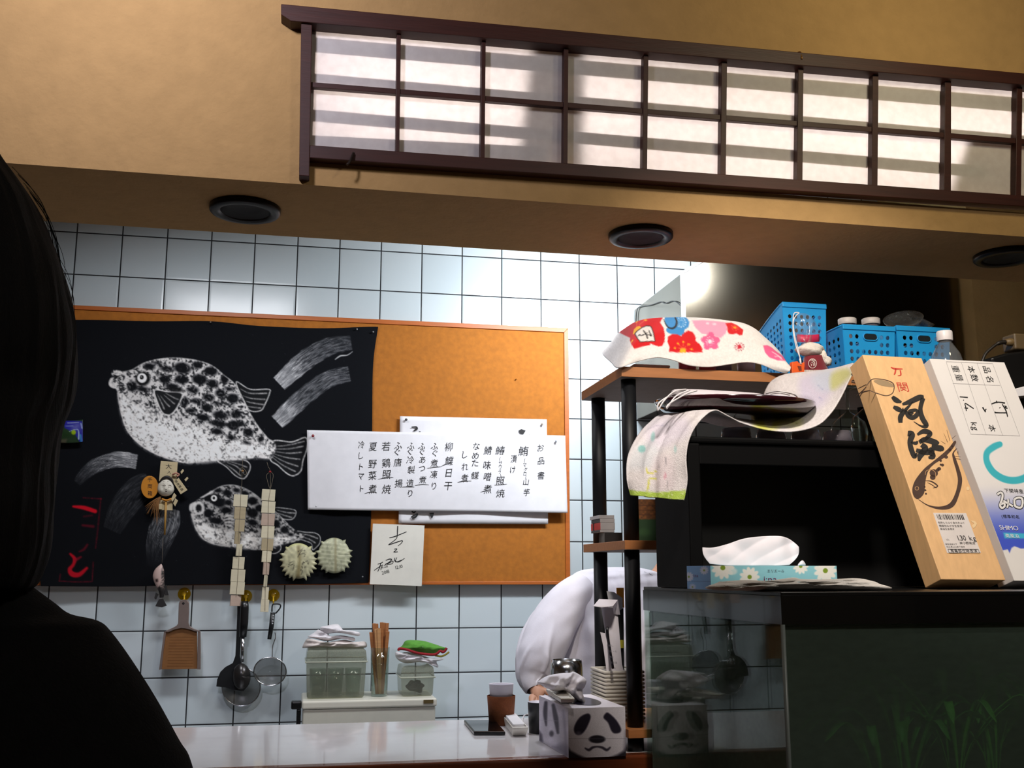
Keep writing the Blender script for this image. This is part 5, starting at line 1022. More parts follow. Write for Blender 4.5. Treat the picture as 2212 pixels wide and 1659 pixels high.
for a in np.linspace(0, 2*math.pi, 11, endpoint=False): cp.stroke([(1597, 749.8), (1597+9.5*math.cos(a), 749.8+8*math.sin(a))], 1.0, (190, 24, 46), .95, .6, 2); cp.ell(1597+10*math.cos(a), 749.8+8.4*math.sin(a), 1.1, 1.1, (140, 20, 44))
cp.stroke(kc([(1260, 1000), (1260, 920), (1320, 870), (1440, 850), (1540, 900), (1550, 970), (1520, 1010)]), .9, (200, 196, 206), .5, .8)
cp.poly(kc([(1745, 955), (1800, 950), (1860, 980), (1930, 1040), (2000, 1090), (2080, 1130), (2140, 1160), (2120, 1190), (2040, 1170), (1950, 1165), (1830, 1120), (1770, 1050)]), PK2, .8); cp.stroke(kc([(1870, 1045), (1930, 1080), (1990, 1120)]), 1.4, (246, 214, 226)); cp.stroke(kc([(1905, 1110), (1960, 1110), (2010, 1150)]), 1.4, (246, 214, 226)); cp.stroke(kc([(1985, 1170), (2000, 1120)]), 1.4, (246, 214, 226))
TP = [((1331, 724), 2.40, (1302, 760), 2.425), ((1340, 716), 2.33, (1304, 768), 2.37), ((1352, 708), 2.26, (1322, 785), 2.27), ((1370, 697), 2.21, (1329, 794), 2.16), ((1392, 690), 2.19, (1341, 794), 2.095), ((1420, 687), 2.19, (1382, 780), 2.10), ((1450, 686), 2.19, (1420, 772), 2.095), ((1480, 685.5), 2.19, (1450, 777), 2.092), ((1530, 688), 2.19, (1485, 789), 2.092), ((1570, 692.5), 2.19, (1530, 792.5), 2.092), ((1604, 698), 2.185, (1575, 787), 2.092), ((1630, 710), 2.17, (1610, 783), 2.092), ((1652, 729), 2.15, (1640, 787), 2.09), ((1680, 757), 2.13, (1672, 799), 2.088), ((1702, 790), 2.115, (1700, 807), 2.086)]
rows = []
ctl = np.array([[*a, ya, *b, yb] for a, ya, b, yb in TP]); ctl = cr(ctl, 14)
nv = 64
Vt = []
for r in ctl:
    A, Bq = P(r[0], r[1], r[2]), P(r[3], r[4], r[5])
    for v in np.linspace(0, 1, nv):
        if v < .22:                                # top surface running back
            k = v/.22; Vt.append(A+np.array([0.01*(1-k), min(.17, 2.44-A[1])*min(1, max(.03, (1655-r[0])/50))*(1-k), -.012*(1-k)**2]))
        else:
            k = (v-.22)/.78; p = A*(1-k)+Bq*k; p[1] -= .016*math.sin(k*math.pi)+.0022*math.sin(k*14+r[0]*.05)*k; Vt.append(p)
tow = painted('blossom_towel', np.array(Vt), len(ctl), nv, cp, mat('printed_cotton', rough=.92, attr='Col', var=.05, scale=300), None, solid=.0016)
tag(tow, 'white cotton towel with red, pink and blue plum blossoms draped on the top board', 'towel')
# ---- little cups and trays under it
pinkg = clear_mat('pink_glass', (240, 190, 196), .8, .05, haze=.5, hazecol=(226, 150, 160)); greyg = clear_mat('grey_glass', (220, 216, 222), .9, .05, haze=.45, hazecol=(176, 170, 180))
for i, (px, m, lab) in enumerate([(1485, pinkg, 'pink glass cup, leftmost under the blossom towel'), (1528, pinkg, 'pink glass cup, second from left under the blossom towel'), (1562, greyg, 'grey glass cup between the pink cups and the white one'), (1612, mat('white_mug', (206, 200, 206), .4), 'plain pale cup at the right under the blossom towel')]):
    c = P(px, 800, 2.165); tumbler('small_cup', (c[0], 2.165, ZT+.001), .055, .019, .021, m, lab, 'cup', 'cups under the blossom towel')
q = [np.array(v) for v in [(.715, 2.15, ZT+.0005), (.80, 2.15, ZT+.0005), (.80, 2.22, ZT+.0005), (.715, 2.22, ZT+.0005)]]
dish('clear tray with white rim under the left end of the blossom towel', q, .016, name='small_tray', m=mat('tray_plastic', (206, 186, 178), .3))
# ---- blue baskets
blue = mat('blue_plastic', (30, 152, 222), .38, var=.04, scale=12)
def perf(mb, fn, nx, ny, skip=lambda i, j: False, rad=.3, mu=(.06, .06), mv=(.06, .06)):
    """panel of cells, each with an eight-sided hole; fn maps (u, v) in 0..1 to a point"""
    us = np.concatenate([[0], np.linspace(mu[0], 1-mu[1], nx+1), [1]]); vs = np.concatenate([[0], np.linspace(mv[0], 1-mv[1], ny+1), [1]])
    for i in range(nx+2):
        for j in range(ny+2):
            u0, u1, v0, v1 = us[i], us[i+1], vs[j], vs[j+1]; edge = i in (0, nx+1) or j in (0, ny+1)
            if edge or skip(i-1, j-1): mb.add([fn(u0, v0), fn(u1, v0), fn(u1, v1), fn(u0, v1)], [(0, 1, 2, 3)]); continue
            uc, vc = (u0+u1)/2, (v0+v1)/2; O, I = [], []
            for k in range(8):
                a = math.pi/4*k; ca, sa = math.cos(a), math.sin(a); m_ = max(abs(ca), abs(sa)); O.append(fn(uc+ca/m_*(u1-u0)/2, vc+sa/m_*(v1-v0)/2)); I.append(fn(uc+ca*(u1-u0)*rad, vc+sa*(v1-v0)*rad))
            mb.add(O+I, [(k, (k+1) % 8, (k+1) % 8+8, k+8) for k in range(8)])
def basket(label, xl, xr, ytop, Y, depth, zfront, zback, nx, ny, nd, handle=None):
    a, b = P(xl, ytop, Y), P(xr, ytop, Y); x0, x1 = a[0], b[0]; zb = ZT+.001; tp = .006
    t = thing('blue_basket', ((x0+x1)/2, Y+depth/2, zb), label, 'basket', 'blue baskets on the top board')
    zt = lambda v: zfront+(zback-zfront)*(v*v*.25+v*.75)
    side = MB()
    F = lambda u, v: np.array([x0+tp*(1-v)+u*(x1-x0-2*tp*(1-v)), Y+tp*(1-v), zb+v*(zfront-zb)])
    Bk = lambda u, v: np.array([x0+tp*(1-v)+u*(x1-x0-2*tp*(1-v)), Y+depth-tp*(1-v), zb+v*(zback-zb)])
    L_ = lambda u, v: np.array([x0+tp*(1-v), Y+tp*(1-v)+u*(depth-2*tp*(1-v)), zb+v*(zt(u)-zb)])
    R = lambda u, v: np.array([x1-tp*(1-v), Y+tp*(1-v)+u*(depth-2*tp*(1-v)), zb+v*(zt(u)-zb)])
    perf(side, F, nx, ny, (lambda i, j: bool(handle) and j >= ny-2 and 2 <= i <= nx-3), .31, (.08, .08), (.04, .13)); perf(side, Bk, nx, ny, rad=.31, mv=(.04, .13)); perf(side, L_, nd, ny, rad=.31, mv=(.06, .16)); perf(side, R, nd, ny, rad=.31, mv=(.06, .16))
    side.add([F(0, 0), F(1, 0), Bk(1, 0), Bk(0, 0)], [(0, 1, 2, 3)])
    side.build('basket_body', blue, t, solid=.0016, fixn=False)
    rim = [F(0, 1), F(1, 1)]+[R(u, 1) for u in np.linspace(.1, .9, 6)]+[Bk(1, 1), Bk(0, 1)]+[L_(u, 1) for u in np.linspace(.9, .1, 6)]
    MB().tube(rim, .0026, 6, closed=True).build('rim', blue, t)
    mb = MB(); h = .008; mb.box(x0-.001, x1+.001, Y-.003, Y+.001, zfront-.010, zfront+.001); mb.build('front_lip', blue, t, bevel=.001)
    if handle:
        hx, hz, hw, hh = handle
        MB().prism([np.array([hx+s*(hw-hh)+hh*math.cos(a), Y-.0012, hz+hh*math.sin(a)]) for s, a in [(1, x) for x in np.linspace(-math.pi/2, math.pi/2, 9)]+[(-1, x) for x in np.linspace(math.pi/2, 3*math.pi/2, 9)]], (0, .002, 0)).build('grip_shade_plate', mat('grip_dark', (30, 40, 46), .25), t)  # dark plate instead of a cut hole, the shade inside is its colour
        MB().tube([np.array([hx+s*(hw-hh)+hh*math.cos(a), Y-.0005, hz+hh*math.sin(a)]) for s, a in [(1, x) for x in np.linspace(-math.pi/2, math.pi/2, 9)]+[(-1, x) for x in np.linspace(math.pi/2, 3*math.pi/2, 9)]], .0016, 6, closed=True).build('grip_rim', blue, t)
    return t, x0, x1
basket('tall blue basket with sloping sides, nearest the blossom towel', 1690, 1783, 655, 2.165, .135, P(1690, 654, 2.165)[2], P(1623, 722, 2.30)[2], 6, 9, 7)
h2 = P(1880, 728, 2.15); basket('middle blue basket with an oval grip hole, behind the wooden box', 1820, 1932, 703, 2.15, .22, P(1820, 702, 2.15)[2], P(1820, 702, 2.15)[2]-.004, 7, 6, 9, (h2[0], h2[2], .018, .0085))
h3 = P(1996, 732, 2.15); b3, b3x0, b3x1 = basket('right blue basket with glass dishes in it, behind the clear bottle', 1936, 2050, 706, 2.15, .22, P(1936, 705, 2.15)[2], P(1936, 705, 2.15)[2]-.004, 7, 6, 9, (h3[0], h3[2], .018, .0085))
for i, (px, lab) in enumerate([(1830, 'white lidded jar at the left in the middle basket'), (1881, 'white lidded jar at the right in the middle basket')]):
    c = P(px, 694, 2.21); t = thing('spice_jar', (c[0], 2.21, ZT+.003), lab, 'jar', 'jars in the middle basket'); zt_ = P(px, 691, 2.21)[2]
    MB().lathe([(.0005, 0), (.016, 0), (.017, zt_-ZT-.018), (.0005, zt_-ZT-.018)], (c[0], 2.21, ZT+.006), 24).build('jar', greyg, t); MB().lathe([(.0205, zt_-ZT-.018), (.0215, zt_-ZT-.014), (.0215, zt_-ZT-.005), (.019, zt_-ZT-.003), (.0005, zt_-ZT-.003)], (c[0], 2.21, ZT+.006), 24).build('lid', mat('jar_lid', (214, 206, 200), .4), t)
for i, (px, py, tl_, r, lab) in enumerate([(1952, 696, -.42, .047, 'left tilted glass dish standing in the right basket'), (1985, 694, .40, .036, 'right tilted glass dish standing in the right basket')]):
    c = P(px, py, 2.22+.02*i); M = Matrix.Rotation(tl_, 4, 'Y') @ Matrix.Rotation(.5, 4, 'X')
    o = MB().lathe([(.0005, -.012), (r*.5, -.012), (r*.9, 0), (r, .010), (r*.97, .010), (r*.86, .002), (r*.5, -.009), (.0005, -.009)], c, 32, M=M).build('glass_dish', clear_mat('cut_glass', (215, 218, 214), 2.2, .06, haze=.34, hazecol=(190, 192, 190))); tag(o, lab, 'dish', 'glass dishes in the right basket')
# ---- Santa pouch charm
pz = ZT+.001; SYp = 2.097
sp = thing('santa_pouch', P(1752, 800, SYp), 'dark red pouch with white fur trim, pompom and a clear bag on top', 'ornament')
o6 = lambda l: shift(l, .2803, 1240, 640)
vel = mat('red_velvet', (124, 12, 34), .85, sheen=.5, var=.1); fur = mat('white_fur', (232, 224, 216), .98, var=.06, scale=160, bump=1.0, bscale=300)
V = []; 
for i, z in enumerate(np.linspace(0, 1, 12)):
    for k in range(28):
        a = 2*math.pi*k/27; x, y = 1855+100*(1-.22*z)*math.cos(a)*(1 if z > .08 else .96), 590-125*z; p = P(*o6([(x, y)])[0], SYp+.02); V.append(p+np.array([0, -.020*math.sin(a)*(1-.1*z), 0]))
MB().grid(np.array(V), 12, 28).build('pouch', vel, sp)
V, a1, a2 = blob(P(*o6([(1822, 415)])[0], SYp+.02), (.033, .027, .0155), 31, .10, 16); MB().grid(V, a1, a2).build('fur_trim', fur, sp)
V, a1, a2 = blob(P(*o6([(1952, 497)])[0], SYp+.008), (.0105, .0105, .011), 33, .10, 14); MB().grid(V, a1, a2).build('pompom', fur, sp)
V, a1, a2 = blob(P(*o6([(1912, 468)])[0], SYp+.012), (.011, .011, .017), 34, .10, 12); MB().grid(V, a1, a2).build('fur_trim', fur, sp)
d = Decal(planeY(SYp-.0012), 0); cxm, cym = o6([(1838, 517)])[0]
d.ribbon([(cxm+8.5*math.cos(t), cym+10*math.sin(t), 1.2) for t in np.linspace(0, 2*math.pi, 16, endpoint=False)], closed=True); d.ribbon([(cxm-2, cym-6, 1), (cxm+4, cym-3, 1.6), (cxm+5, cym+5, 1.4)]).ribbon([(cxm-4, cym-3, 1), (cxm+1, cym-1, 1.2), (cxm+2, cym+6, 1)]).ribbon([(cxm-5, cym+1, .8), (cxm-2, cym+2, 1.2), (cxm-3, cym+6, 1)]).ribbon([(cxm-6, cym-6, .8), (cxm, cym-8, 1.2), (cxm+6, cym-5, .8)])
d.build('emblem', mat('emblem_white', (226, 216, 210), .6), sp)
hemd = MB()
for i in range(15): p = P(*o6([(1775+i*12.5, 578)])[0], SYp-.0015); hemd.box(p[0]-.0013, p[0]+.0013, p[1]-.001, p[1]+.001, p[2]-.003, p[2]+.003)
hemd.build('lace_hem', mat('emblem_white', (226, 216, 210), .6), sp)
band = MB(); V = [P(*o6([(x, y+6*math.sin((x-1715)/175*math.pi))])[0], SYp+.014-.010*math.sin((x-1715)/175*math.pi)) for x in np.linspace(1718, 1890, 14) for y in (292, 322, 350)]
band.grid(np.array(V), 14, 3); band.build('header_band', mat('pink_band', (196, 40, 84), .5), sp, solid=.001)
bagf = clear_mat('clear_film', (238, 238, 240), 1.3, .12, haze=.16, hazecol=(220, 224, 230))
V = []; ol = cr(o6([(1695, 360), (1690, 250), (1700, 150), (1760, 130), (1820, 150), (1868, 210), (1890, 290), (1892, 350)]), 6)
cb_ = np.array(o6([(1790, 360)])[0])
for r in np.linspace(0, 1, 8):
    for x, y in ol: q = cb_+(np.array((x, y))-cb_)*r; V.append(P(q[0], q[1], SYp+.018-.014*math.sqrt(1-r*r)+.003*math.sin(r*7+x*.3)))
MB().grid(np.array(V), 8, len(ol)).build('clear_bag', bagf, sp)
crd = mat('white_string', (232, 228, 232), .7)
MB().tube(cr([P(*q, SYp-.003) for q in o6([(1745, 480), (1715, 400), (1690, 280), (1688, 180), (1698, 130), (1735, 128), (1710, 150), (1690, 200), (1700, 300), (1730, 420), (1748, 520)])], 6), .0011, 7).build('string', crd, sp)
MB().tube([P(*q, SYp-.003) for q in o6([(1742, 480), (1748, 525)])], .0022, 8).build('toggle', crd, sp)
ot = mat('orange_tag', (236, 92, 20), .5)
MB().prism([P(*q, SYp-.003) for q in o6([(1680, 505), (1725, 500), (1735, 515), (1765, 512), (1778, 505), (1776, 598), (1682, 597)])], (0, .012, 0)).build('orange_clip', ot, sp, bevel=.001)
MB().prism([P(*q, SYp-.0036) for q in o6([(1722, 535), (1752, 538), (1755, 572), (1735, 575)])], (0, .001, 0)).build('clip_hole', mat('clip_dark', (120, 40, 10), .6), sp)
# ---- small boxes stacked on the middle board
kd = lambda x, y: (1240+x*.3613, 1060+y*.3613)
def sbox(xl, xr, y0, y1, Y, dep, cols, label, z=None):
    a, b = P(*kd(xl, y0), Y), P(*kd(xr, y1), Y); z0 = z if z is not None else b[2]; h = a[2]-b[2]
    mb = MB(); mb.box(a[0], b[0], Y, Y+dep, z0, z0+h); mb.mi = [0, 0, 0, 0, 0, 1]
    tag(mb.build('small_box', cols, bevel=.0006), label, 'box', 'small boxes stacked on the middle board'); return z0+h+.0004
gy = mat('box_grey', (150, 148, 150), .6); gy2 = mat('box_light', (196, 194, 196), .6); bk = mat('box_black', (24, 24, 26), .45); rd = mat('box_red', (206, 34, 22), .5); gyd = mat('box_dark_grey', (60, 58, 58), .5)
zz = ZM+.0004
zz = sbox(182, 290, 247, 312, 2.33, .09, [bk, mat('box_smoky', (92, 92, 90), .35)], 'black box at the bottom of the small stack on the middle board', zz)
zz = sbox(155, 242, 231, 246, 2.335, .075, [gy, gyd], 'thin grey box with dark end, second from the bottom of the stack', zz)
zz = sbox(157, 245, 178, 222, 2.335, .08, [gy, rd], 'grey box with bright red end in the middle of the stack', zz)
zz = sbox(155, 243, 152, 174, 2.335, .075, [gy, bk], 'grey box with black end, second from the top of the stack', zz)
zz = sbox(150, 240, 120, 142, 2.335, .08, [gy, gy2], 'light grey box on top of the small stack', zz)
# ---- brown and green packet right of the near post
c5 = Canvas(1370, 1070, 1460, 1170, 3, (110, 66, 30)); c5.a *= (.7+.5*c5.noise(4, 3))[..., None]
for y in (1092, 1102, 1112): c5.stroke([(1370, y), (1460, y+1)], 2.0, (70, 36, 16), .8)
c5.poly([(1370, 1122), (1460, 1122), (1460, 1170), (1370, 1170)], (30, 58, 30), 1); c5.ell(1392, 1150, 14, 8, (50, 84, 44), 0, .6, 3)
a, b = P(1376, 1078, 2.16), P(1450, 1157, 2.16)
sn = thing('snack_pack', ((a[0]+b[0])/2, 2.2, ZM), 'brown and green snack packet on the middle board behind the hanging towel', 'packet')
A_ = [np.array([a[0], 2.16, ZM+.0005]), np.array([b[0], 2.16, ZM+.0005]), np.array([b[0], 2.16, a[2]]), np.array([a[0], 2.16, a[2]])]
painted('printed_face', quadgrid(A_[3], A_[2], A_[1], A_[0], 60, 70), 60, 70, c5, prn, sn)
mb = MB(); mb.add([A_[0], A_[1], A_[1]+np.array([0, .05, 0]), A_[0]+np.array([0, .05, 0]), A_[3], A_[2], A_[2]+np.array([0, .05, 0]), A_[3]+np.array([0, .05, 0])], [(3, 2, 1, 0), (4, 5, 6, 7), (1, 2, 6, 5), (2, 3, 7, 6), (3, 0, 4, 7)]); mb.build('pack', mat('pack_brown', (110, 66, 30), .6), sn)
# ---- paper holder under the middle board
hb_ = thing('ribbed_basket', (P(1335, 1520, 2.3)[0], 2.3, ZB), 'white ribbed paper basket on the bottom board holding slips of paper', 'basket')
x0 = P(1309, 1480, 2.24)[0]; x1 = x0+.085; zt_ = P(1309, 1451, 2.24)[2]; wp = mat('ivory_weave', (214, 208, 196), .6, var=.05)
MB().box(x0+.002, x1-.002, 2.243, 2.35, ZB+.0005, zt_-.003).build('basket_core', wp, hb_)
n_ = 13
for i in range(n_):
    z = ZB+.004+(zt_-ZB-.006)*i/(n_-1); MB().tube([(x0, 2.24, z), (x1, 2.24, z), (x1, 2.352, z), (x0, 2.352, z)], .0034, 8, closed=True).build('rib', wp, hb_)
pap = mat('slip_paper', (226, 222, 230), .85, var=.03)
def slip(label, pts, Y, m=pap, th=.0008, tilt=.02):
    q = [P(*kd(x, y), Y) for x, y in pts]; zs = [p[2] for p in q]; z0, z1 = min(zs), max(zs)
    o = MB().prism(q, (0, th, 0)).build('paper_slip', m); tag(o, label, 'paper', 'papers in the ribbed basket'); return o
s1 = slip('grey sheet standing at the back of the ribbed basket', [(195, 600), (240, 606), (290, 642), (298, 1085), (205, 1085), (215, 700)], 2.295, mat('grey_sheet', (168, 168, 172), .7))
s2 = slip('dark folder standing behind the white slips in the ribbed basket', [(248, 735), (296, 700), (300, 1090), (262, 1090)], 2.288, mat('dark_folder', (30, 31, 36), .5))
s3 = slip('tall white slip with folded-over top in the ribbed basket', [(163, 690), (235, 700), (262, 735), (275, 895), (290, 1088), (215, 1088), (190, 860), (172, 760)], 2.272)
fl = MB(); A0 = [P(*kd(x, y), Y) for x, y, Y in [(163, 697, 2.271), (236, 690, 2.271), (262, 655, 2.25), (150, 648, 2.25)]]; fl.poly(A0); fl.poly([P(*kd(x, y), Y) for x, y, Y in [(115, 690, 2.215), (165, 698, 2.215), (233, 690, 2.22), (262, 653, 2.25), (150, 648, 2.25)]]); fl.poly([P(*kd(x, y), Y) for x, y, Y in [(262, 653, 2.25), (276, 742, 2.265), (238, 738, 2.27), (233, 690, 2.269)]]); fl.build('folded_flap', pap, s3, solid=.0006, fixn=False)
s4 = slip('short white slip with faint writing in front in the ribbed basket', [(157, 846), (238, 862), (300, 1087), (196, 1087), (175, 930)], 2.258)
d = Decal(planeY(2.2074), 0)
for i, s_ in enumerate(['お通し', '生ビール', '刺身', '日本酒', '合計']): d.line(s_, *kd(195+i*7, 930+i*34), 5.2, basis=((.97, .05), (.14, .99)))
d.build('writing', mat('faint_ink', (120, 118, 130), .7), s4)
pn = MB().tube([P(*kd(197, 815), 2.25), P(*kd(199, 850), 2.252), P(*kd(206, 900), 2.256), P(*kd(232, 1060), 2.2065)], [.0036, .0036, .003, .003], 10).build('pen', mat('pen_black', (22, 22, 30), .3)); tag(pn, 'black pen clipped in front of the tall slip in the ribbed basket', 'pen')
yt = MB().box(*(lambda a, b: (a[0], b[0], 2.279, 2.284, b[2], a[2]))(P(*kd(273, 893), 2.28), P(*kd(299, 940), 2.28))).build('yellow_marker', mat('yellow_marker', (196, 186, 60), .5)); tag(yt, 'small yellow marker tag in front of the dark folder', 'tag')
og = MB().box(*(lambda a, b: (a[0], b[0], 2.296, 2.3, b[2], a[2]))(P(*kd(256, 580), 2.296), P(*kd(300, 700), 2.296))).build('orange_card', mat('orange_card', (200, 132, 40), .6)); tag(og, 'orange card peeking above the grey sheet in the ribbed basket', 'card')
# ================================================================== aquarium and what stands on it
TXA, TXB, TYA, TYB = 0.687, 1.66, 1.42, 2.035
ZTT, ZTB = EYE-.0268, 0.7005
tk = thing('aquarium', ((TXA+TXB)/2, (TYA+TYB)/2, ZTB), 'large dark glass aquarium with black frame and lid and green water plants', 'aquarium')
bp2 = mat('black_plastic', (14, 15, 16), .32, var=.03); pane = clear_mat('aquarium_glass', (232, 240, 236), 0.6, .0); hb2 = .046
MB().box(TXA, TXB, TYA, TYB, ZTT-.006, ZTT).build('lid', bp2, tk, bevel=.001)
def frame_ring(z0, z1): 
    mb = MB(); w = .012
    mb.box(TXA-.001, TXB+.001, TYA-.001, TYA+w, z0, z1); mb.box(TXA-.001, TXB+.001, TYB-w, TYB+.001, z0, z1); mb.box(TXA-.001, TXA+w, TYA+w, TYB-w, z0, z1); mb.box(TXB-w, TXB+.001, TYA+w, TYB-w, z0, z1); return mb
frame_ring(ZTT-hb2, ZTT-.006).build('top_frame', mat('frame_gloss', (15, 16, 17), .12, coat=.4), tk)
frame_ring(ZTB, ZTB+.03).build('bottom_frame', bp2, tk)
g = .006; z0, z1 = ZTB+.03, ZTT-hb2
MB().box(TXA, TXB, TYA, TYA+g, z0, z1).build('front_glass', pane, tk); MB().box(TXA, TXA+g, TYA+g, TYB-g, z0, z1).build('side_glass', pane, tk); MB().box(TXB-g, TXB, TYA+g, TYB-g, z0, z1).build('side_glass', pane, tk); MB().box(TXA, TXB, TYB-g, TYB, z0, z1).build('rear_glass', pane, tk)
sl = mat('silicone', (120, 128, 126), .4)
for x in (TXA+.0015, TXB-.0015): MB().tube([(x, TYA+.0015, z0), (x, TYA+.0015, z1)], .0034, 8).build('silicone_seam', sl, tk)
MB().box(TXA+g+.004, TXB-g-.001, TYB-g-.004, TYB-g-.001, z0, z1).build('dark_backing', mat('dark_backing', (34, 46, 48), .8), tk)
MB().box(TXA+g+.001, TXB-g-.001, TYA+g+.001, TYB-g-.005, z0+.045, z1-.004).build('water', clear_mat('tank_water', (214, 226, 220), .3, .0, haze=.34, hazecol=(222, 226, 220)), tk)
V = np.array([[x, y, z0+.035+.008*math.sin(x*31+y*17)+.006*math.sin(x*57-y*44)] for x in np.linspace(TXA+g+.002, TXB-g-.002, 40) for y in np.linspace(TYA+g+.002, TYB-g-.006, 40)])
gv = MB().grid(V, 40, 40).build('gravel', mat('gravel', (92, 84, 62), .9, var=.3, scale=120, bump=1, bscale=260), tk); gv['kind'] = 'stuff'
leafm = [mat('water_plant', (130, 220, 80), .5, var=.2, scale=30), mat('water_plant_dark', (100, 190, 70), .5, var=.2, scale=30)]
for pi, (px, py, Yp, n, hgt) in enumerate([(2060, 1640, 1.56, 13, .13), (1960, 1650, 1.55, 11, .10), (2140, 1640, 1.60, 11, .14), (1900, 1652, 1.57, 7, .07)]):
    c = P(px, py, Yp); zb = z0+.034; mb = MB()
    for i in range(n):
        a = random.uniform(0, 6.28); sp_ = random.uniform(.35, .95); h = hgt*random.uniform(.6, 1.25)+max(0, c[2]-zb)
        p0 = np.array([c[0], c[1], zb]); p2 = p0+np.array([math.cos(a)*h*sp_*.5, math.sin(a)*h*sp_*.14, h]); p1 = p0+np.array([math.cos(a)*h*.06, math.sin(a)*h*.05, h*.66])
        p3 = p2+np.array([math.cos(a)*h*.18, math.sin(a)*h*.1, -h*.10]); path = cr([p0, p1, p2, p3], 6); sd = np.array([-math.sin(a), math.cos(a), 0]); m_ = len(path); W = []
        for k, p in enumerate(path): t = k/(m_-1); w = .011*math.sin(math.pi*min(1, t*.93+.07))**.7*max(.02, (t-.3)*1.6 if t < .9 else (1-t)*9.6)+.0012; W += [p-sd*w+np.array([0, 0, .002]), p, p+sd*w+np.array([0, 0, .002])]
        mb.add(W, [q for k in range(m_-1) for q in ((3*k, 3*k+1, 3*k+4, 3*k+3), (3*k+1, 3*k+2, 3*k+5, 3*k+4))], True)
    mb.build('water_plant', leafm[pi % 2], tk, solid=.0008, fixn=False)
# ---- black open cabinet
KY0, KY1 = 1.757, 1.94
kx0 = P(1489, 1100, KY0)[0]; kx1 = 1.345; kz1 = P(1600, 945, KY0)[2]; kz0 = ZTT+.0005
kb_ = thing('black_cabinet', ((kx0+kx1)/2, (KY0+KY1)/2, kz0), 'black open-fronted cabinet standing on the aquarium lid behind the tissue box', 'cabinet')
bg = mat('cabinet_black', (11, 11, 12), .6, var=.03, spec=.08)
bi = mat('cabinet_inside', (9, 9, 10), .6)
MB().box(kx0, kx0+.024, KY0, KY1, kz0, kz1-.012).build('side_panel', bg, kb_, bevel=.003); MB().box(kx1-.024, kx1, KY0, KY1, kz0, kz1-.012).build('side_panel', bg, kb_, bevel=.003)
MB().box(kx0-.001, kx1+.001, KY0-.002, KY1, kz1-.012, kz1).build('top_panel', bg, kb_, bevel=.004); MB().box(kx0+.024, kx1-.024, KY0+.004, KY0+.02, kz1-.05, kz1-.012).build('front_lip', bg, kb_, bevel=.002)
MB().box(kx0+.024, kx1-.024, KY1-.012, KY1-.002, kz0, kz1-.012).build('back_panel', bi, kb_)
# ---- tissue box and folded cloth on the lid
ke = lambda l: shift(l, .38065, 1370, 1120)
zt = ZTT+.0006
A0, B0 = P(1536, 1272, 1.60), P(1809.7, 1273, 1.60); A0[2] = B0[2] = zt; ht = P(1600, 1222, 1.60)[2]-zt; dep = .105
tb = thing('daisy_tissue_box', ((A0[0]+B0[0])/2, 1.65, zt), 'flat light blue tissue box printed with white daisies on the aquarium lid', 'tissue box')
U = np.array([0, 0, ht]); D = np.array([0, dep, 0])
mb = MB(); mb.add([A0, B0, B0+D, A0+D, A0+U, B0+U, B0+U+D, A0+U+D], [(3, 2, 1, 0), (4, 5, 6, 7), (1, 2, 6, 5), (2, 3, 7, 6)]); mb.build('carton', mat('box_blue', (150, 206, 218), .5), tb, fixn=False)
cd = Canvas(1475, 1215, 1820, 1280, 3, (140, 204, 218))
def daisy(cv_, x, y, r, col=(238, 238, 232)):
    for k in range(11): a = 2*math.pi*k/11; cv_.ell(x+r*.6*math.cos(a), y+r*.6*math.sin(a), r*.45, r*.22, col, a, .97, .8)
    cv_.ell(x, y, r*.22, r*.22, (122, 150, 36), 0, 1, .7)
for x, y, r in [(503, 280, 24), (655, 332, 21), (945, 272, 16), (1085, 296, 24)]: q = ke([(x, y)])[0]; daisy(cd, q[0], q[1], r)
cd.ell(*ke([(560, 300)])[0], 9, 7, (226, 238, 236), 0, .8, 2)
painted('front_panel', quadgrid(A0+U, B0+U, B0, A0, 300, 60), 300, 60, cd, prn, tb)
ceC = Canvas(1470, 1215, 1545, 1280, 3, (112, 158, 214)); daisy(ceC, 1521, 1232, 9, (196, 204, 232)); daisy(ceC, 1488, 1246, 10, (196, 204, 232)); daisy(ceC, 1496, 1268, 7, (180, 194, 228)); ceC.stroke([(1482, 1256), (1536, 1256)], .8, (70, 104, 160), .8, .5)
painted('end_panel', quadgrid(A0+D+U, A0+U, A0, A0+D, 60, 60), 60, 60, ceC, prn, tb)
d = Decal(planeY(1.5995), 0); d.line('エリエール', 1657, 1236, 7.4, mi=0); d.build('lettering', mat('brown_ink', (64, 58, 70), .6), tb)
d = Decal(planeY(1.5995), 0); d.line('i:na', 1650, 1257, 18, wx=1.25); d.build('lettering', mat('purple_ink', (110, 40, 90), .6), tb)
d = Decal(plane(A0, (-1, 0, 0)), .0006); d.line('i:na', 1497, 1246, 9, wx=1.0); d.build('lettering', mat('purple_ink', (110, 40, 90), .6), tb)
tb_, tt2 = cr(ke([(430, 258), (520, 266), (620, 268), (700, 268), (800, 268), (880, 264)]), 12), cr(ke([(387, 165), (450, 165), (530, 145), (620, 115), (720, 102), (820, 100), (872, 113), (915, 142), (934, 162)]), 8)
V = []
for u in np.linspace(0, 1, 90):
    for v in np.linspace(0, 1, 26):
        a_, b_ = edge(tb_, np.array(u)), edge(tt2, np.array(u)); q = a_*(1-v)+b_*v+np.array([(8 if u > .5 else -5)*abs(2*u-1)**2*math.sin(v*math.pi), 0])
        f = .010*abs(math.sin(u*6.2+v*1.6))+.006*abs(math.sin(u*11-v*4+1))+.004*math.sin(u*23+v*5)
        V.append(P(q[0], q[1], 1.645+.014*v-f*.45*(.25+.75*v)))
MB().grid(np.array(V), 90, 26).build('tissue', mat('tissue', (236, 232, 240), .9), tb, solid=.0006, fixn=False)
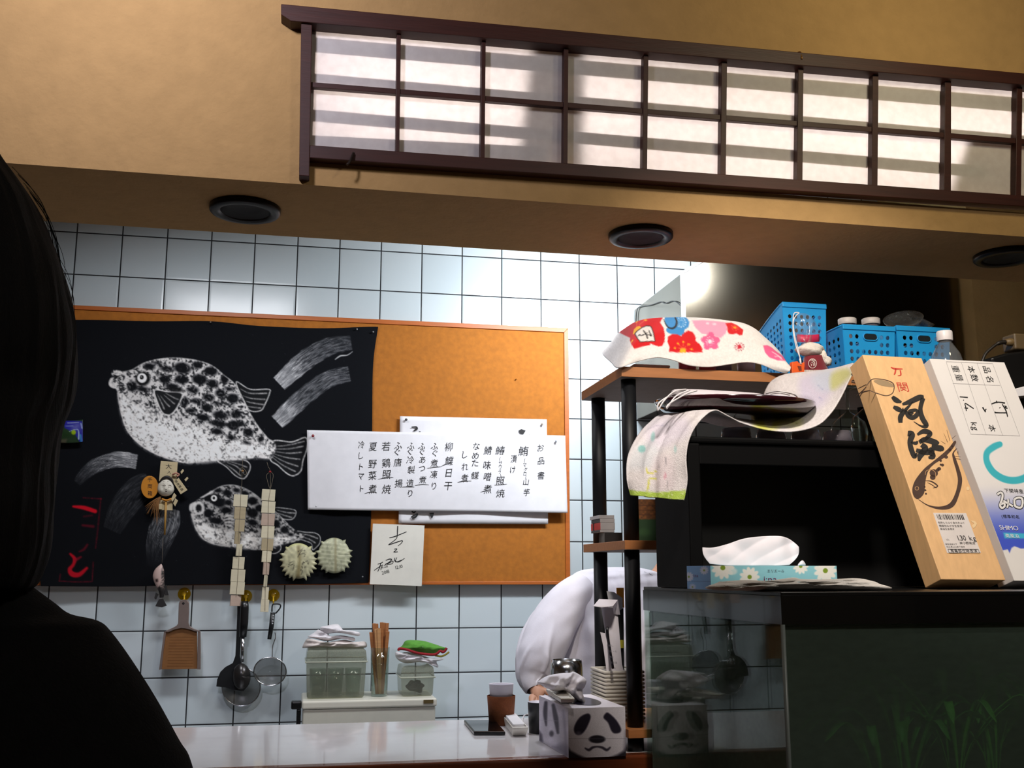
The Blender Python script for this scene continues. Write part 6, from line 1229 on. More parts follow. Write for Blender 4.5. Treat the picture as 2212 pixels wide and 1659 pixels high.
tissue('tissue_tip', ke([(928, 268), (945, 242), (960, 240), (972, 266)]), 1.635, 1.65, tb, 22, .001)
tag(pillow('folded_towel', [(1548, 1275), (1551, 1258), (1563, 1256), (1606, 1253), (1660, 1254), (1712, 1247.5), (1735, 1251), (1796, 1251), (1850, 1249), (1880, 1254), (1897, 1260), (1903, 1275)], 1.47, 1.58, mat('off_white_towel', (240, 236, 230), .95, var=.05, scale=60, bump=.6, bscale=400), seed=14, amp=.003, freq=(.5, 4)), 'off-white folded towel lying in front of the daisy tissue box', 'towel')
# ---- leaning boxes: front corners traced, thickness from the lean
def leaning(name, label, TL, TR, BLp, BRp, Yb, Yt, th, m_body, ref=None, m_bottom=None):
    A, B, C, Dd = (P(*BLp, Yb), P(*BRp, Yb), P(*TL, Yt), P(*TR, Yt)) if ref is None else (None,)*4
    if ref is not None: C, Dd = P(*TL, Yt), P(*TR, Yt); A, B = C-ref, Dd-ref
    Dd = C+(B-A); n = np.cross(B-A, C-A); n /= np.linalg.norm(n); n = n if n[1] > 0 else -n
    k = n*th; dz = ZTT+.0005-min((A+k)[2], (B+k)[2]); sh = np.array([0, 0, dz]); A, B, C, Dd = A+sh, B+sh, C+sh, Dd+sh
    t = thing(name, tuple((A+B)/2+k), label, 'box')
    mb = MB(); mb.add([A, B, B+k, A+k, C, Dd, Dd+k, C+k], [(3, 2, 1, 0), (4, 5, 6, 7), (0, 1, 5, 4), (1, 2, 6, 5), (2, 3, 7, 6), (3, 0, 4, 7)])
    mb.build('box_body', m_body, t, bevel=.001)
    return t, A, B, C, Dd, k, n
cedarw = mat('pale_cedar', (234, 188, 134), .55, var=.07, scale=16, stretch=(7, 7, 1), bump=.06)
wb, wA, wB, wC, wD, wk, wn = leaning('wooden_fish_box', 'long pale wooden box with brush writing and painted puffer fish, leaning on the black cabinet', (1863, 768), (1992, 770.5), (2033.6, 1253.7), (2172.8, 1255), 1.60, 1.727, .05, cedarw)
kw = lambda l: shift(l, .33145, 1800, 740)
fw = plane(wA, wn)
d = Decal(fw, .0004); red_i, sumi, brn = mat('red_ink', (206, 62, 48), .7), mat('sumi_ink', (44, 40, 38), .6, var=.25, scale=60), mat('brown_print', (78, 56, 46), .7, var=.12, scale=60)
for s_ in [[(375, 160, 5), (400, 170, 11), (452, 172, 5)], [(408, 168, 9), (402, 200, 10), (395, 208, 4)], [(436, 180, 8), (440, 210, 9), (420, 216, 4)]]: d.ribbon(kw([(x, y) for x, y, w in s_]) if False else [(*kw([(x, y)])[0], w*.33) for x, y, w in s_])
axis = ((1, .02), (.30, .94))
d.glyph('関', *kw([(453, 290)])[0], 27, 24, basis=axis).build('red_lettering', red_i, wb)
d = Decal(fw, .0005)
def br(l, k=.33145): return [(*kw([(x, y)])[0], w*k) for x, y, w in l]
for s_ in [[(385, 352, 20), (410, 375, 34), (445, 388, 12)], [(392, 418, 18), (420, 432, 32), (448, 445, 20), (455, 425, 5)], [(438, 522, 26), (440, 480, 34), (470, 440, 24), (520, 385, 6)], [(450, 402, 14), (500, 385, 32), (560, 358, 36), (590, 352, 18)], [(585, 362, 30), (568, 430, 28), (580, 490, 34), (607, 540, 30), (575, 545, 12), (525, 515, 4)], [(468, 440, 18), (490, 475, 32), (520, 488, 30), (548, 465, 30), (540, 440, 20), (500, 450, 30), (515, 470, 30)],
           [(485, 592, 34), (512, 600, 42), (500, 650, 34), (510, 700, 34), (530, 742, 30), (545, 720, 10)], [(505, 650, 12), (540, 655, 22), (548, 640, 8)], [(548, 600, 14), (590, 578, 32), (632, 592, 30), (605, 625, 24), (570, 645, 26)], [(560, 650, 24), (600, 632, 36), (665, 650, 36), (690, 655, 12)], [(575, 665, 30), (600, 690, 40), (568, 735, 38), (558, 772, 14)], [(620, 690, 36), (650, 740, 36), (620, 750, 14)], [(640, 680, 30), (700, 690, 40), (720, 700, 14)], [(540, 700, 24), (590, 715, 34), (660, 715, 30)]]: d.ribbon(br(s_))
d.build('brush_lettering', sumi, wb)
d = Decal(fw, .0003)
d.poly(kw([(515, 955), (530, 905), (560, 860), (600, 815), (650, 775), (700, 735), (750, 690), (790, 640), (800, 655), (768, 705), (715, 755), (660, 790), (622, 830), (605, 880), (598, 930), (590, 985), (552, 1020), (524, 1000)]), smooth=4)
d.ribbon(br([(555, 1022, 3), (620, 1062, 8), (700, 1078, 20), (770, 1058, 32), (808, 985, 26), (826, 900, 28), (812, 830, 24), (790, 760, 20), (782, 720, 10), (806, 690, 5)]))
for x, y, r in [(655, 850, 24), (690, 822, 11), (712, 798, 9), (735, 745, 11), (700, 795, 6), (760, 700, 8), (775, 675, 6), (680, 830, 10), (700, 770, 7), (648, 878, 16), (600, 962, 6), (604, 985, 6), (596, 940, 5)]: d.ell(*kw([(x, y)])[0], r*.38, r*.34, .3)
for s_ in [[(600, 900, 3), (640, 905, 8), (680, 935, 8), (650, 948, 3)], [(612, 912, 2), (640, 925, 5), (672, 948, 4)], [(795, 740, 3), (830, 745, 2)], [(795, 755, 3), (832, 762, 2)], [(760, 640, 3), (740, 570, 2)], [(745, 650, 3), (720, 590, 1)], [(730, 660, 3), (700, 640, 1)], [(775, 625, 4), (800, 605, 2)]]: d.ribbon(br(s_))
for s_ in [[(215, 285, 4), (245, 245, 6), (275, 236, 5), (335, 242, 5), (385, 262, 6), (397, 290, 6), (385, 330, 5), (345, 346, 5), (290, 332, 5), (235, 312, 4)]]: d.ribbon(br(s_))
d.build('fish_print', brn, wb)
d = Decal(fw, .0003); d.poly(kw([(262, 250), (300, 242), (345, 250), (388, 272), (392, 290), (340, 285), (300, 275)]), smooth=3); d.build('fish_shading', mat('grey_print', (160, 136, 104), .8), wb)
d = Decal(fw, .0006); d.ribbon([(*kw([(545+12*math.cos(t), 950+11*math.sin(t))])[0], 1.0) for t in np.linspace(0, 6.28, 12, endpoint=False)], closed=True); d.ribbon(br([(600, 862, 3), (605, 838, 3), (635, 828, 3), (662, 842, 3), (668, 872, 3)])); d.build('fish_eye', mat('pale_print', (206, 160, 110), .7), wb)
d = Decal(plane(wA, wC-wA) if False else plane(wA, np.cross(wk, wC-wA)), .0004)
for s_ in [[(150, 345, 3), (185, 320, 6), (215, 288, 4)], [(170, 362, 2), (190, 325, 6), (238, 312, 4)], [(160, 300, 2), (190, 285, 4), (216, 272, 3)]]: d.ribbon(br(s_))
d.build('fish_print', brn, wb)
lq = kw([(650, 1110), (865, 1112), (962, 1370), (742, 1372)]); lab = MB().prism([fw(*p, .0003) for p in lq], wn*-.0003).build('price_label', mat('label_white', (226, 218, 214), .6), wb)
d = Decal(fw, .0011); lx, ly = np.array((1, .008)), np.array((.352, .936))
def lp(u, v): o = np.array(lq[0]); return tuple(o+lx*u*.33145+ly*v*.33145/.936)
rb = random.Random(3); u = 18
while u < 190:
    w = rb.choice((2, 3, 4, 6)); d.poly([lp(u, 10), lp(u+w, 10), lp(u+w, 42), lp(u, 42)]); u += w+rb.choice((3, 4, 6))
bs = ((1, .008), (.352, .936))
d.line('名称とらふぐ身欠きふぐ', *lp(8, 68), 5.2, basis=bs); d.line('種類別みがき生食用', *lp(8, 90), 5.4, basis=bs); d.line('解凍生食用冷', *lp(8, 110), 5.0, basis=bs); d.line('1入', *lp(22, 178), 5, basis=bs); d.line('1.30', *lp(100, 178), 16.5, basis=bs, wx=.82); d.line('kg', *lp(174, 178), 16, basis=bs, wx=.92); d.line('㈱小野商店', *lp(100, 202), 6.6, basis=bs); d.line('保存温度以下', *lp(4, 208), 4.2, basis=bs); d.line('加工者山口県下関市', *lp(4, 225), 4.4, basis=bs); d.line('有毒部位除去済', *lp(20, 255), 8.2, basis=bs)
for e in [[(8, 236), (206, 236)], [(8, 260), (206, 260)], [(8, 236), (8, 260)], [(206, 236), (206, 260)]]: d.ribbon([lp(*e[0])+(.7,), lp(*e[1])+(.7,)])
d.build('lettering', ink, lab)
d = Decal(fw, .0005); d.poly(kw([(872, 938), (888, 948), (882, 962), (868, 958)]), smooth=3); d.poly(kw([(895, 1160), (925, 1165), (935, 1185), (915, 1210), (905, 1190), (918, 1180)]), smooth=3); d.build('scuff_stain', mat('scuff', (240, 208, 160), .7), wb)
cwh = mat('white_carton', (226, 222, 220), .5, var=.02)
ref = wC-wA
xb, xA, xB, xC, xD, xk, xn = leaning('white_fish_box', 'white and blue printed carton leaning beside the wooden box at the photo edge', (2007, 764), (2168, 772), None, None, 1.60, 1.727, .045, cwh, ref=ref)
fx = plane(xA, xn)
cw = Canvas(1990, 755, 2360, 1300, 2, (228, 224, 222)); yy = (np.arange(cw.h)/cw.k+cw.y0)[:, None]; xx = (np.arange(cw.w)/cw.k+cw.x0)[None]
tt_ = np.clip((yy-1040-(xx-2150)*-.0)/130, 0, 1); tt_ = (tt_*tt_*(3-2*tt_))[..., None]; cw.a = cw.a*(1-tt_)+np.array((62, 84, 196.))*tt_
k9 = lambda l: shift(l, .19885, 2040, 960)
cw.stroke(k9([(600, 0), (540, 25), (470, 80), (455, 150), (480, 230), (540, 310), (640, 372), (750, 392), (860, 370), (960, 300), (1010, 210)]), [13, 15, 14, 13, 14, 14.5, 15, 15.5, 16, 15, 12], (58, 176, 190), 1, .8)
cw.poly(k9([(635, 1150), (690, 1140), (708, 1182), (730, 1125), (762, 1106), (800, 1120), (830, 1132), (880, 1130), (1010, 1160), (1010, 1520), (668, 1520), (650, 1360), (682, 1310), (655, 1250)]), (224, 220, 216), .8)
cw.poly(k9([(640, 958), (1000, 972), (1010, 1022), (655, 1020)]), (60, 176, 208), 1.5)
painted('printed_face', quadgrid(xC+.0002*0, xD, xB, xA, 150, 330)-xn*.0004, 150, 330, cw, prn, xb)
d = Decal(fx, .0010); kt_ = lambda l: shift(l, .12053, 2040, 780)
def kr(*l): return [(*kt_([(x, y)])[0], w) for x, y, w in l]
lb = ((.324, .946), (-.999, -.045))
for s_, pts, sz in [('品名', [(760, 155), (815, 320)], 17.5), ('本数', [(482, 148), (540, 300)], 17.5), ('重量', [(205, 140), (265, 295)], 17.5), ('本', [(855, 1200)], 17)]:
    for ch, p in zip(s_, pts): d.glyph(ch, *kt_([p])[0], sz, sz, basis=lb)
d.line('kg', *kt_([(470, 1095)])[0], 19, basis=lb)
for s_ in [kr((275, 638, 1.5), (420, 650, 2.2)), kr((338, 695, 2), (350, 702, 2)), kr((525, 850, 1.6), (450, 800, 2), (372, 756, 2), (382, 820, 2), (395, 890, 2.2)), kr((360, 838, 1.6), (425, 842, 2)), kr((685, 825, 2.8), (715, 875, 2.4), (735, 908, 2), (735, 875, 2), (752, 855, 2.4)), kr((842, 768, 2.4), (930, 738, 2.4), (1010, 738, 2.2), (1085, 752, 2.6)), kr((930, 710, 2), (952, 748, 2)), kr((1035, 770, 2), (1085, 850, 2.4), (1110, 905, 2.6), (1135, 998, 2)), kr((1075, 800, 1.6), (1110, 815, 2), (1085, 830, 2), (1132, 845, 2)), kr((990, 828, 3), (1000, 838, 3)), kr((905, 922, 2.6), (1000, 925, 2.2), (1112, 925, 2.2)), kr((905, 922, 2), (912, 905, 1.6))]: d.ribbon(s_)
d.line('下関特産', *k9([(655, 518)])[0], 10.2, basis=((.999, .045), (.3, .95))); d.line('(標準和名', *k9([(625, 795)])[0], 8.8, basis=((.999, .045), (.3, .95)))
d.build('lettering', ink, xb)
d = Decal(fx, .0008)
for a, b in [((30, 10), (865, 45)), ((865, 45), (1350, 1340)), ((1350, 1340), (470, 1308)), ((470, 1308), (30, 10)), ((305, 25), (750, 1325)), ((585, 38), (1045, 1335)), ((150, 400), (1000, 437))]: d.ribbon([(*kt_([a])[0], .55), (*kt_([b])[0], .55)])
d.build('table_lines', mat('line_grey', (150, 146, 148), .7), xb)
sl_ = ((.999, .045), (.3, .95))
for e, m_, gs in [(.0010, ink, 1.0), (.0016, mat('print_white', (232, 230, 228), .6), .86)]:
    d = Decal(fx, e)
    for s_ in [[(575, 545, 9), (610, 522, 9), (632, 545, 9), (625, 600, 9), (605, 660, 9), (625, 690, 9), (655, 670, 9), (648, 640, 9), (610, 650, 9)], [(640, 610, 8), (690, 640, 9), (745, 672, 8)], [(690, 590, 7), (695, 640, 8), (680, 690, 7)], [(760, 600, 9), (790, 580, 9), (840, 585, 9), (850, 640, 9), (830, 685, 9), (770, 670, 9), (760, 600, 9)], [(860, 560, 8), (900, 590, 8)]]: d.ribbon([(x, y, w*gs*.82 if gs == 1 else w*.50) for (x, y), w in zip(k9([(a, b) for a, b, _ in s_]), [q_[2] for q_ in s_])])
    if gs < 1: d.line('SHIMO', *k9([(605, 925)])[0], 14.5, basis=sl_); d.line('南風泊', *k9([(665, 1008)])[0], 10, basis=sl_)
    d.build('lettering', m_, xb)
# ---- upturned glasses on the cabinet top
zk = kz1+.0008
gl_labels = ['upturned tumbler under the left part of the hanging towel', 'upturned tumbler under the middle of the lacquer tray', 'upturned tumbler under the right part of the lacquer tray', 'upturned tumbler next to the wine glasses']
for i, px in enumerate((1590, 1665, 1740, 1808)):
    c = P(px, 930, 1.845); tumbler('tumbler', (c[0], 1.845, zk), .028, .026, .031, greyg, gl_labels[i], 'glass', 'upturned tumblers on the black cabinet', inv=True)
for i, (px, Y) in enumerate(((1834, 1.905), (1880, 1.826))):
    c = P(px, 930, Y); o = MB().lathe([(.029, 0), (.034, .018), (.037, .035), (.033, .055), (.014, .071), (.004, .078), (.0035, .118), (.008, .124), (.030, .127), (.030, .129), (.0004, .129)], (c[0], Y, zk), 32).build('wine_glass', gclear)
    tag(o, ('upturned wine glass behind the towel end, left of two', 'upturned wine glass touching the wooden box, right of two')[i], 'glass', 'upturned wine glasses on the black cabinet')
# ---- pastel towel running over the glasses and hanging down
cq = Canvas(1335, 775, 1860, 1095, 2, (226, 220, 222)); cq.a *= (.95+.08*cq.noise(3, 4))[..., None]
o6 = lambda l: shift(l, .2803, 1240, 640)
for pts, col, al, so in [([(1740, 640), (1900, 600), (1990, 640), (1960, 800), (1850, 880), (1760, 820)], (206, 198, 222), .8, 9), ([(1840, 620), (1990, 560), (1990, 720), (1880, 720)], (196, 206, 222), .7, 9), ([(1990, 600), (2100, 560), (2140, 600), (2100, 650), (2010, 720), (1980, 700)], (196, 196, 110), .75, 6), ([(1380, 900), (1560, 890), (1640, 940), (1560, 1020), (1440, 1040), (1380, 980)], (206, 206, 70), .85, 7), ([(1600, 930), (1750, 940), (1740, 1000), (1620, 1000)], (222, 220, 130), .7, 7), ([(1460, 900), (1540, 900), (1520, 1010), (1470, 990)], (216, 208, 200), .7, 4), ([(1090, 880), (1380, 890), (1400, 960), (1200, 950)], (190, 186, 184), .5, 8), ([(640, 960), (860, 940), (880, 1060), (660, 1180), (540, 1080)], (210, 202, 222), .6, 10), ([(480, 1150), (640, 1140), (640, 1300), (420, 1330)], (206, 212, 220), .6, 9), ([(620, 1250), (760, 1250), (760, 1480), (640, 1480)], (226, 210, 216), .6, 9)]: cq.poly(o6(pts), col, so, al, smooth=3)
cq.ell(*o6([(524, 1180)])[0], 8.5, 8, (130, 190, 188), 0, .85, 1.2); cq.ell(*o6([(610, 1085)])[0], 4.5, 10, (140, 198, 194), .1, .7, 1.5); cq.ell(*o6([(782, 1180)])[0], 3, 7, (160, 206, 204), 0, .6, 1.5)
for s_, c_, w in [([(558, 1325), (565, 1360), (600, 1365), (640, 1345)], (216, 210, 60), 3), ([(570, 1480), (575, 1420), (600, 1405), (635, 1410)], (206, 206, 60), 3.6), ([(560, 1500), (580, 1440)], (210, 208, 80), 3), ([(655, 1320), (662, 1300)], (120, 116, 124), 1.2), ([(710, 1240), (705, 1330)], (110, 108, 118), 1.2), ([(700, 1400), (705, 1370)], (216, 140, 160), 4), ([(715, 1480), (718, 1430)], (120, 116, 124), 1), ([(580, 1025), (640, 1000), (720, 1000)], (176, 168, 190), 1.4), ([(640, 1180), (700, 1120), (780, 1080)], (236, 232, 240), 2), ([(1540, 940), (1640, 960), (1720, 985)], (150, 152, 60), .9), ([(1480, 980), (1560, 960), (1600, 930)], (140, 146, 60), .9), ([(1880, 690), (1920, 720)], (140, 150, 190), 1.6), ([(1890, 780), (1915, 800)], (150, 150, 196), 1.4), ([(1530, 660), (1560, 650)], (180, 176, 190), 1.6)]: cq.stroke(o6(s_), w, c_, .75, 1.0)
cq.poly(o6([(395, 1485), (480, 1500), (640, 1512), (860, 1495), (870, 1560), (700, 1590), (500, 1580), (410, 1540)]), (176, 204, 84), 1.2)
for i in range(40): cq.ell(RNG.uniform(1362, 1482), RNG.uniform(1062, 1084), RNG.uniform(.8, 2), RNG.uniform(.8, 2), (222, 232, 180), 0, .8, .7)
TW = [((1477, 1081), 1.752, (1362, 1070), 1.80), ((1482, 1040), 1.750, (1352, 1035), 1.81), ((1480, 990), 1.748, (1352, 990), 1.83), ((1490, 945), 1.745, (1372, 948), 1.86), ((1512, 908), 1.745, (1402, 915), 1.90), ((1542, 887), 1.755, (1440, 892), 1.93), ((1575, 900), 1.76, (1500, 905), 1.95), ((1605, 914), 1.762, (1560, 920), 1.97), ((1660, 929), 1.762, (1612, 918), 2.0), ((1715, 932), 1.762, (1640, 890), 2.04), ((1765, 919), 1.765, (1652, 846), 2.06), ((1795, 893), 1.77, (1668, 822), 2.07), ((1815, 862), 1.775, (1700, 808), 2.075), ((1832, 825), 1.78, (1750, 803), 2.07), ((1850, 793), 1.785, (1800, 796), 2.03), ((1862, 800), 1.79, (1842, 785), 1.98)]
lc = P(1585, 884, 1.885); rr_ = (P(1745, 890, 1.885)[0]-P(1426, 890, 1.885)[0])/2
ctl = cr(np.array([[*a, ya, *b, yb] for a, ya, b, yb in TW]), 12); nv = 60; Vt = []; bx_, by_ = [], []
for i, r in enumerate(ctl):
    A, B = P(r[0], r[1], r[2]), P(r[3], r[4], r[5]); s = i/len(ctl)
    for v in np.linspace(0, 1, nv):
        p = A*(1-v)+B*v; sag = math.sin(v*math.pi)
        p = p+np.array([.002*math.sin(v*26+s*9)*(s < .3), -.004*math.sin(v*17+s*23)*(1 if s < .35 else .4), (.014*math.exp(-((s-.5)/.14)**2))*sag])
        rd_ = math.hypot(p[0]-lc[0], p[1]-lc[1])/rr_
        if rd_ < 1.15: p[2] = min(p[2], lc[2]+(p[1]-lc[1])*.0735-(p[0]-lc[0])*.014-.0155+max(0, (rd_-.84)/.16)*.020+max(0, rd_-1)*.5)
        Vt.append(p)
tw2_ = painted('pastel_towel', np.array(Vt), len(ctl), nv, cq, mat('terry', rough=.95, attr='Col', var=.10, scale=260, bump=.6, bscale=500), None, solid=.0022)
tag(tw2_, 'thin white towel with pastel flowers and green hem hanging over the black cabinet corner', 'towel')
# ---- lacquer tray with cords of white masks
lc = P(1585, 884, 1.885); rr_ = (P(1745, 890, 1.885)[0]-P(1426, 890, 1.885)[0])/2
lt = thing('lacquer_tray', tuple(lc+np.array([0, 0, -.012])), 'round dark red lacquer tray lying on the pastel towel', 'tray')
lac = mat('dark_lacquer', (44, 12, 20), .12, coat=.6, var=.04)
Mt = Matrix.Rotation(math.radians(.8), 4, 'Y') @ Matrix.Rotation(math.radians(4.2), 4, 'X')
MB().lathe([(.0004, -.010), (rr_*.80, -.010), (rr_*.90, -.006), (rr_*.985, .006), (rr_, .013), (rr_*.985, .014), (rr_*.95, .007), (rr_*.86, -.001), (rr_*.78, -.0035), (.0004, -.0035)], lc, 64, M=Mt).build('tray', lac, lt)
mk = mat('mask_cloth', (214, 208, 216), .9, var=.03)
for i, (ol, loops, lab) in enumerate([([(1452, 843), (1500, 841), (1560, 844), (1640, 850), (1645, 860), (1560, 860), (1490, 862), (1462, 864)], [[(1480, 843), (1452, 852), (1424, 870), (1421, 887), (1434, 866), (1456, 846), (1482, 841)], [(1505, 844), (1480, 852), (1446, 872), (1441, 882), (1460, 856), (1490, 843)]], 'white face mask with ear loops hanging over the left rim of the lacquer tray'), ([(1660, 851), (1690, 850), (1722, 858), (1718, 864), (1662, 861)], [[(1655, 850), (1672, 846), (1690, 846), (1715, 852), (1722, 858)], [(1665, 851), (1685, 849), (1705, 853)]], 'white face mask with pinkish loops at the right of the lacquer tray')]):
    t = thing('face_mask', tuple(P(ol[0][0]+20, 868, 1.89)), lab, 'mask', 'face masks on the lacquer tray')
    pillow('mask_body', ol, 1.84, 1.93, mk, t, seed=50+i, amp=.002)
    for lpnts in loops: MB().tube(cr([P(*p, 1.80 if k in (1, len(lpnts)-2) else 1.83 if k in (0, len(lpnts)-1) else 1.765) for k, p in enumerate(lpnts)], 6), .0014, 7).build('ear_loop', crd, t)
# ---- bottle, device and adapter at the right
bt = thing('plastic_bottle', (P(2043, 760, 1.87)[0], 1.87, zk), 'clear plastic bottle with white cap behind the white printed carton', 'bottle')
bx0 = bt.location.x; h_ = P(2043, 716, 1.87)[2]-zk
pet = clear_mat('pet_plastic', (222, 226, 228), 1.4, .08, haze=.22, hazecol=(200, 204, 208))
MB().lathe([(.0004, .001), (.028, .001), (.033, .008), (.033, h_*.55), (.034, h_*.70), (.028, h_*.80), (.0145, h_*.895), (.0125, h_*.90), (.0125, h_*.93)], (bx0, 1.87, zk), 36).build('bottle', pet, bt)
MB().lathe([(.0155, h_*.918), (.0158, h_*.93), (.0158, h_*.99), (.0145, h_), (.0004, h_)], (bx0, 1.87, zk), 32).build('cap', mat('cap_white', (228, 222, 224), .4), bt)
def pxbox(name, label, cat, x0, y0, x1, y1, Y, dep, m, z=None, bev=.004):
    a, b = P(x0, y1, Y), P(x1, y0, Y); o = MB().box(a[0], b[0], Y, Y+dep, z if z is not None else a[2], b[2]).build(name, m, bevel=bev, seg=3); return tag(o, label, cat) if label else o
dv = thing('black_device', (P(2180, 800, 1.90)[0], 1.9, zk), 'black rounded device standing behind the white printed carton at the photo edge', 'device')
dq = [P(x, y, 1.858) for x, y in [(2140, 772), (2175, 762), (2230, 756), (2300, 760), (2300, 862), (2215, 868), (2170, 860)]]; zq = min(p[2] for p in dq)
MB().prism(dq, (0, .076, 0)).build('body', mat('device_black', (10, 10, 11), .35), dv, bevel=.006, seg=3); xx0, xx1 = dq[6][0]+.005, dq[5][0]
MB().box(xx0, xx1+.04, 1.865, 1.93, zk, zq+.001).build('stand', mat('device_black', (10, 10, 11), .35), dv)
ad = thing('power_plug', tuple(P(2185, 756, 1.875)), 'brown power plug with cord lying on top of the black device', 'plug')
a, b = P(2194, 757, 1.87), P(2250, 722, 1.87); MB().box(a[0], b[0], 1.87, 1.91, dq[2][2]+.003, b[2]).build('adapter', mat('adapter_brown', (92, 76, 52), .45), ad, bevel=.004, seg=3)
MB().lathe([(.0075, 0), (.0085, .014), (.006, .024), (.0004, .024)], P(2194, 740, 1.88), 14, M=Matrix.Rotation(-math.pi/2, 4, 'Y')).build('plug', mat('plug_brown', (104, 84, 52), .5), ad)
MB().tube(cr([P(2172, 739, 1.88), P(2158, 741, 1.88), P(2144, 750, 1.88), P(2128, 766, 1.88), P(2120, 790, 1.88), P(2117, 815, 1.885)], 6), [.0044]*8+[.0030]*23, 10).build('cord', mat('cord_black', (26, 20, 16), .5), ad)
pr = MB().prism([P(x, y, 1.785) for x, y in [(2176, 846), (2230, 830), (2290, 832), (2290, 846), (2184, 858)]], (0, .06, 0)).build('paper_stack', paper, bevel=.001); tag(pr, 'white paper sheets stacked beside the white printed carton at the right photo edge', 'paper')
zp = min((pr.matrix_world @ v.co)[2]+pr.location.z for v in pr.data.vertices) if False else P(2230, 858, 1.815)[2]
gj = tumbler('glass_jar', (P(2235, 900, 1.815)[0], 1.815, zk), .046, .026, .028, mat('dark_glass', (34, 34, 34), .08, .3), 'dark glass jar under the white paper sheets at the right photo edge', 'jar')
# ================================================================== people
skin_m = mat('skin_tone', (196, 146, 118), .55, var=.06, scale=40); black_hair = mat('black_hair', (8, 7, 7), .75, var=.3, scale=60, stretch=(6, 6, .3), bump=.5, spec=.12)
# ---- woman seated at the left, seen from behind
YW, CXW = 0.68, -180
pw_ = thing('person', tuple(P(CXW, 900, YW)*np.array([1, 1, 0])+np.array([0, -.05, 0])), 'person with long dark hair in a black coat, seated close at the left photo edge', 'person')
zw = lambda y: P(CXW, y, YW)[2]; xw = P(CXW, 900, YW)[0]
hy = zw(760); ny = zw(1280)
B = {'pelvis': ((xw, .56, .56), .13), 'spine': ((xw, .585, .74), .115), 'chest': ((xw, .63, ny-.13), (.09, .075)), 'neckb': ((xw, .655, ny-.03), .055), 'neck': ((xw, .675, ny+.03), .046), 'jaw': ((xw, .705, hy-.03), .062), 'head': ((xw, .69, hy+.05), .078), 'crown': ((xw, .685, hy+.09), .05), 'nose': ((xw, .79, hy-.005), .010), 'nose0': ((xw, .765, hy+.02), .014)}
E_ = [('pelvis', 'spine'), ('spine', 'chest'), ('chest', 'neckb'), ('neckb', 'neck'), ('neck', 'jaw'), ('jaw', 'head'), ('head', 'crown'), ('head', 'nose0'), ('nose0', 'nose')]
for s, n in ((-1, 'l'), (1, 'r')):
    B.update({'sh'+n: ((xw+s*.115, .66, ny-.125), .03), 'el'+n: ((xw+s*.135, .66, ny-.33), .028), 'wr'+n: ((xw+s*.085, .82, ny-.40), .022), 'ha'+n: ((xw+s*.07, .89, ny-.41), .026), 'hi'+n: ((xw+s*.09, .60, .56), .09), 'kn'+n: ((xw+s*.10, .98, .50), .055), 'an'+n: ((xw+s*.10, 1.0, .09), .035), 'to'+n: ((xw+s*.10, 1.12, .035), .03)})
    E_ += [('chest', 'sh'+n), ('sh'+n, 'el'+n), ('el'+n, 'wr'+n), ('wr'+n, 'ha'+n), ('pelvis', 'hi'+n), ('hi'+n, 'kn'+n), ('kn'+n, 'an'+n), ('an'+n, 'to'+n)]
skin('body', B, E_, skin_m, pw_)
def loft(name, prof, m, parent, n=48, wave=0.0, dr=.72, back=0.0, cap=True):
    V = []; pc = cr(prof, 5)
    for y, xr, dy in pc:
        c = P(CXW, y, YW); hw = P(xr, y, YW)[0]-c[0]
        for k in range(n+1):
            t = 2*math.pi*k/n; s = 1+wave*(math.sin(t*9+y*.012)*math.sin(y*.02+t*3)+(.55*math.sin(t*37+.8*math.sin(y*.011))+.35*math.sin(t*61+1.3*math.sin(y*.008+2)) if n > 100 else 0))
            V.append(np.array([c[0]+hw*math.cos(t)*s, YW+dy+hw*dr*math.sin(t)*s, c[2]]))
    return MB().grid(np.array(V), len(pc), n+1).build(name, m, parent)
loft('hair', [(205, CXW+2, 0), (212, -120, 0), (240, -70, 0), (285, -25, 0), (330, 8, 0), (375, 44, 0), (430, 80, 0), (500, 110, 0), (560, 134, 0), (620, 149, 0), (690, 160, 0), (770, 160, 0), (850, 150, 0), (920, 134, -.01), (1000, 126, -.015), (1100, 126, -.02), (1180, 119, -.02), (1240, 104, -.02), (1272, 82, -.02), (1276, 30, -.02)], black_hair, pw_, 160, .012, .98)
coat = mat('black_wool', (11, 11, 12), .95, var=.15, scale=120, bump=.4, bscale=500, spec=.1)
loft('coat', [(1262, 60, 0), (1275, 78, 0), (1290, 98, 0), (1305, 118, 0), (1330, 152, 0), (1346, 212, 0), (1374, 242, 0), (1450, 298, -.01), (1530, 350, -.015), (1610, 391, -.02), (1660, 416, -.02), (1800, 455, -.03), (2000, 440, -.04), (2300, 400, -.06), (2600, 420, -.08), (2650, 300, -.08)], coat, pw_, 64, .006, .62)
for i in range(14):                                # loose strands at the hair outline
    y0 = random.uniform(430, 650); ex = lambda y: np.interp(y, [330, 375, 430, 500, 560, 620, 690, 770, 850], [8, 44, 80, 110, 134, 149, 160, 160, 150]); k = random.uniform(1, 7)
    MB().tube(cr([P(ex(y0-70)-6, y0-70, YW), P(ex(y0-25)+k, y0-25, YW), P(ex(y0+25)+k, y0+25, YW), P(ex(y0+80)-6, y0+80, YW)], 4), .00016, 4).build('hair_strand', black_hair, pw_)
for s_, n in ((-1, 'l'), (1, 'r')): MB().tube(cr([B['sh'+n][0], B['el'+n][0], B['wr'+n][0]], 5), [.05, .052, .052, .052, .050, .048, .046, .044, .042, .04, .038], 18).build('sleeve', coat, pw_)
st = thing('stool', (xw, .54, 0), 'dark stool under the seated person in the black coat', 'stool')
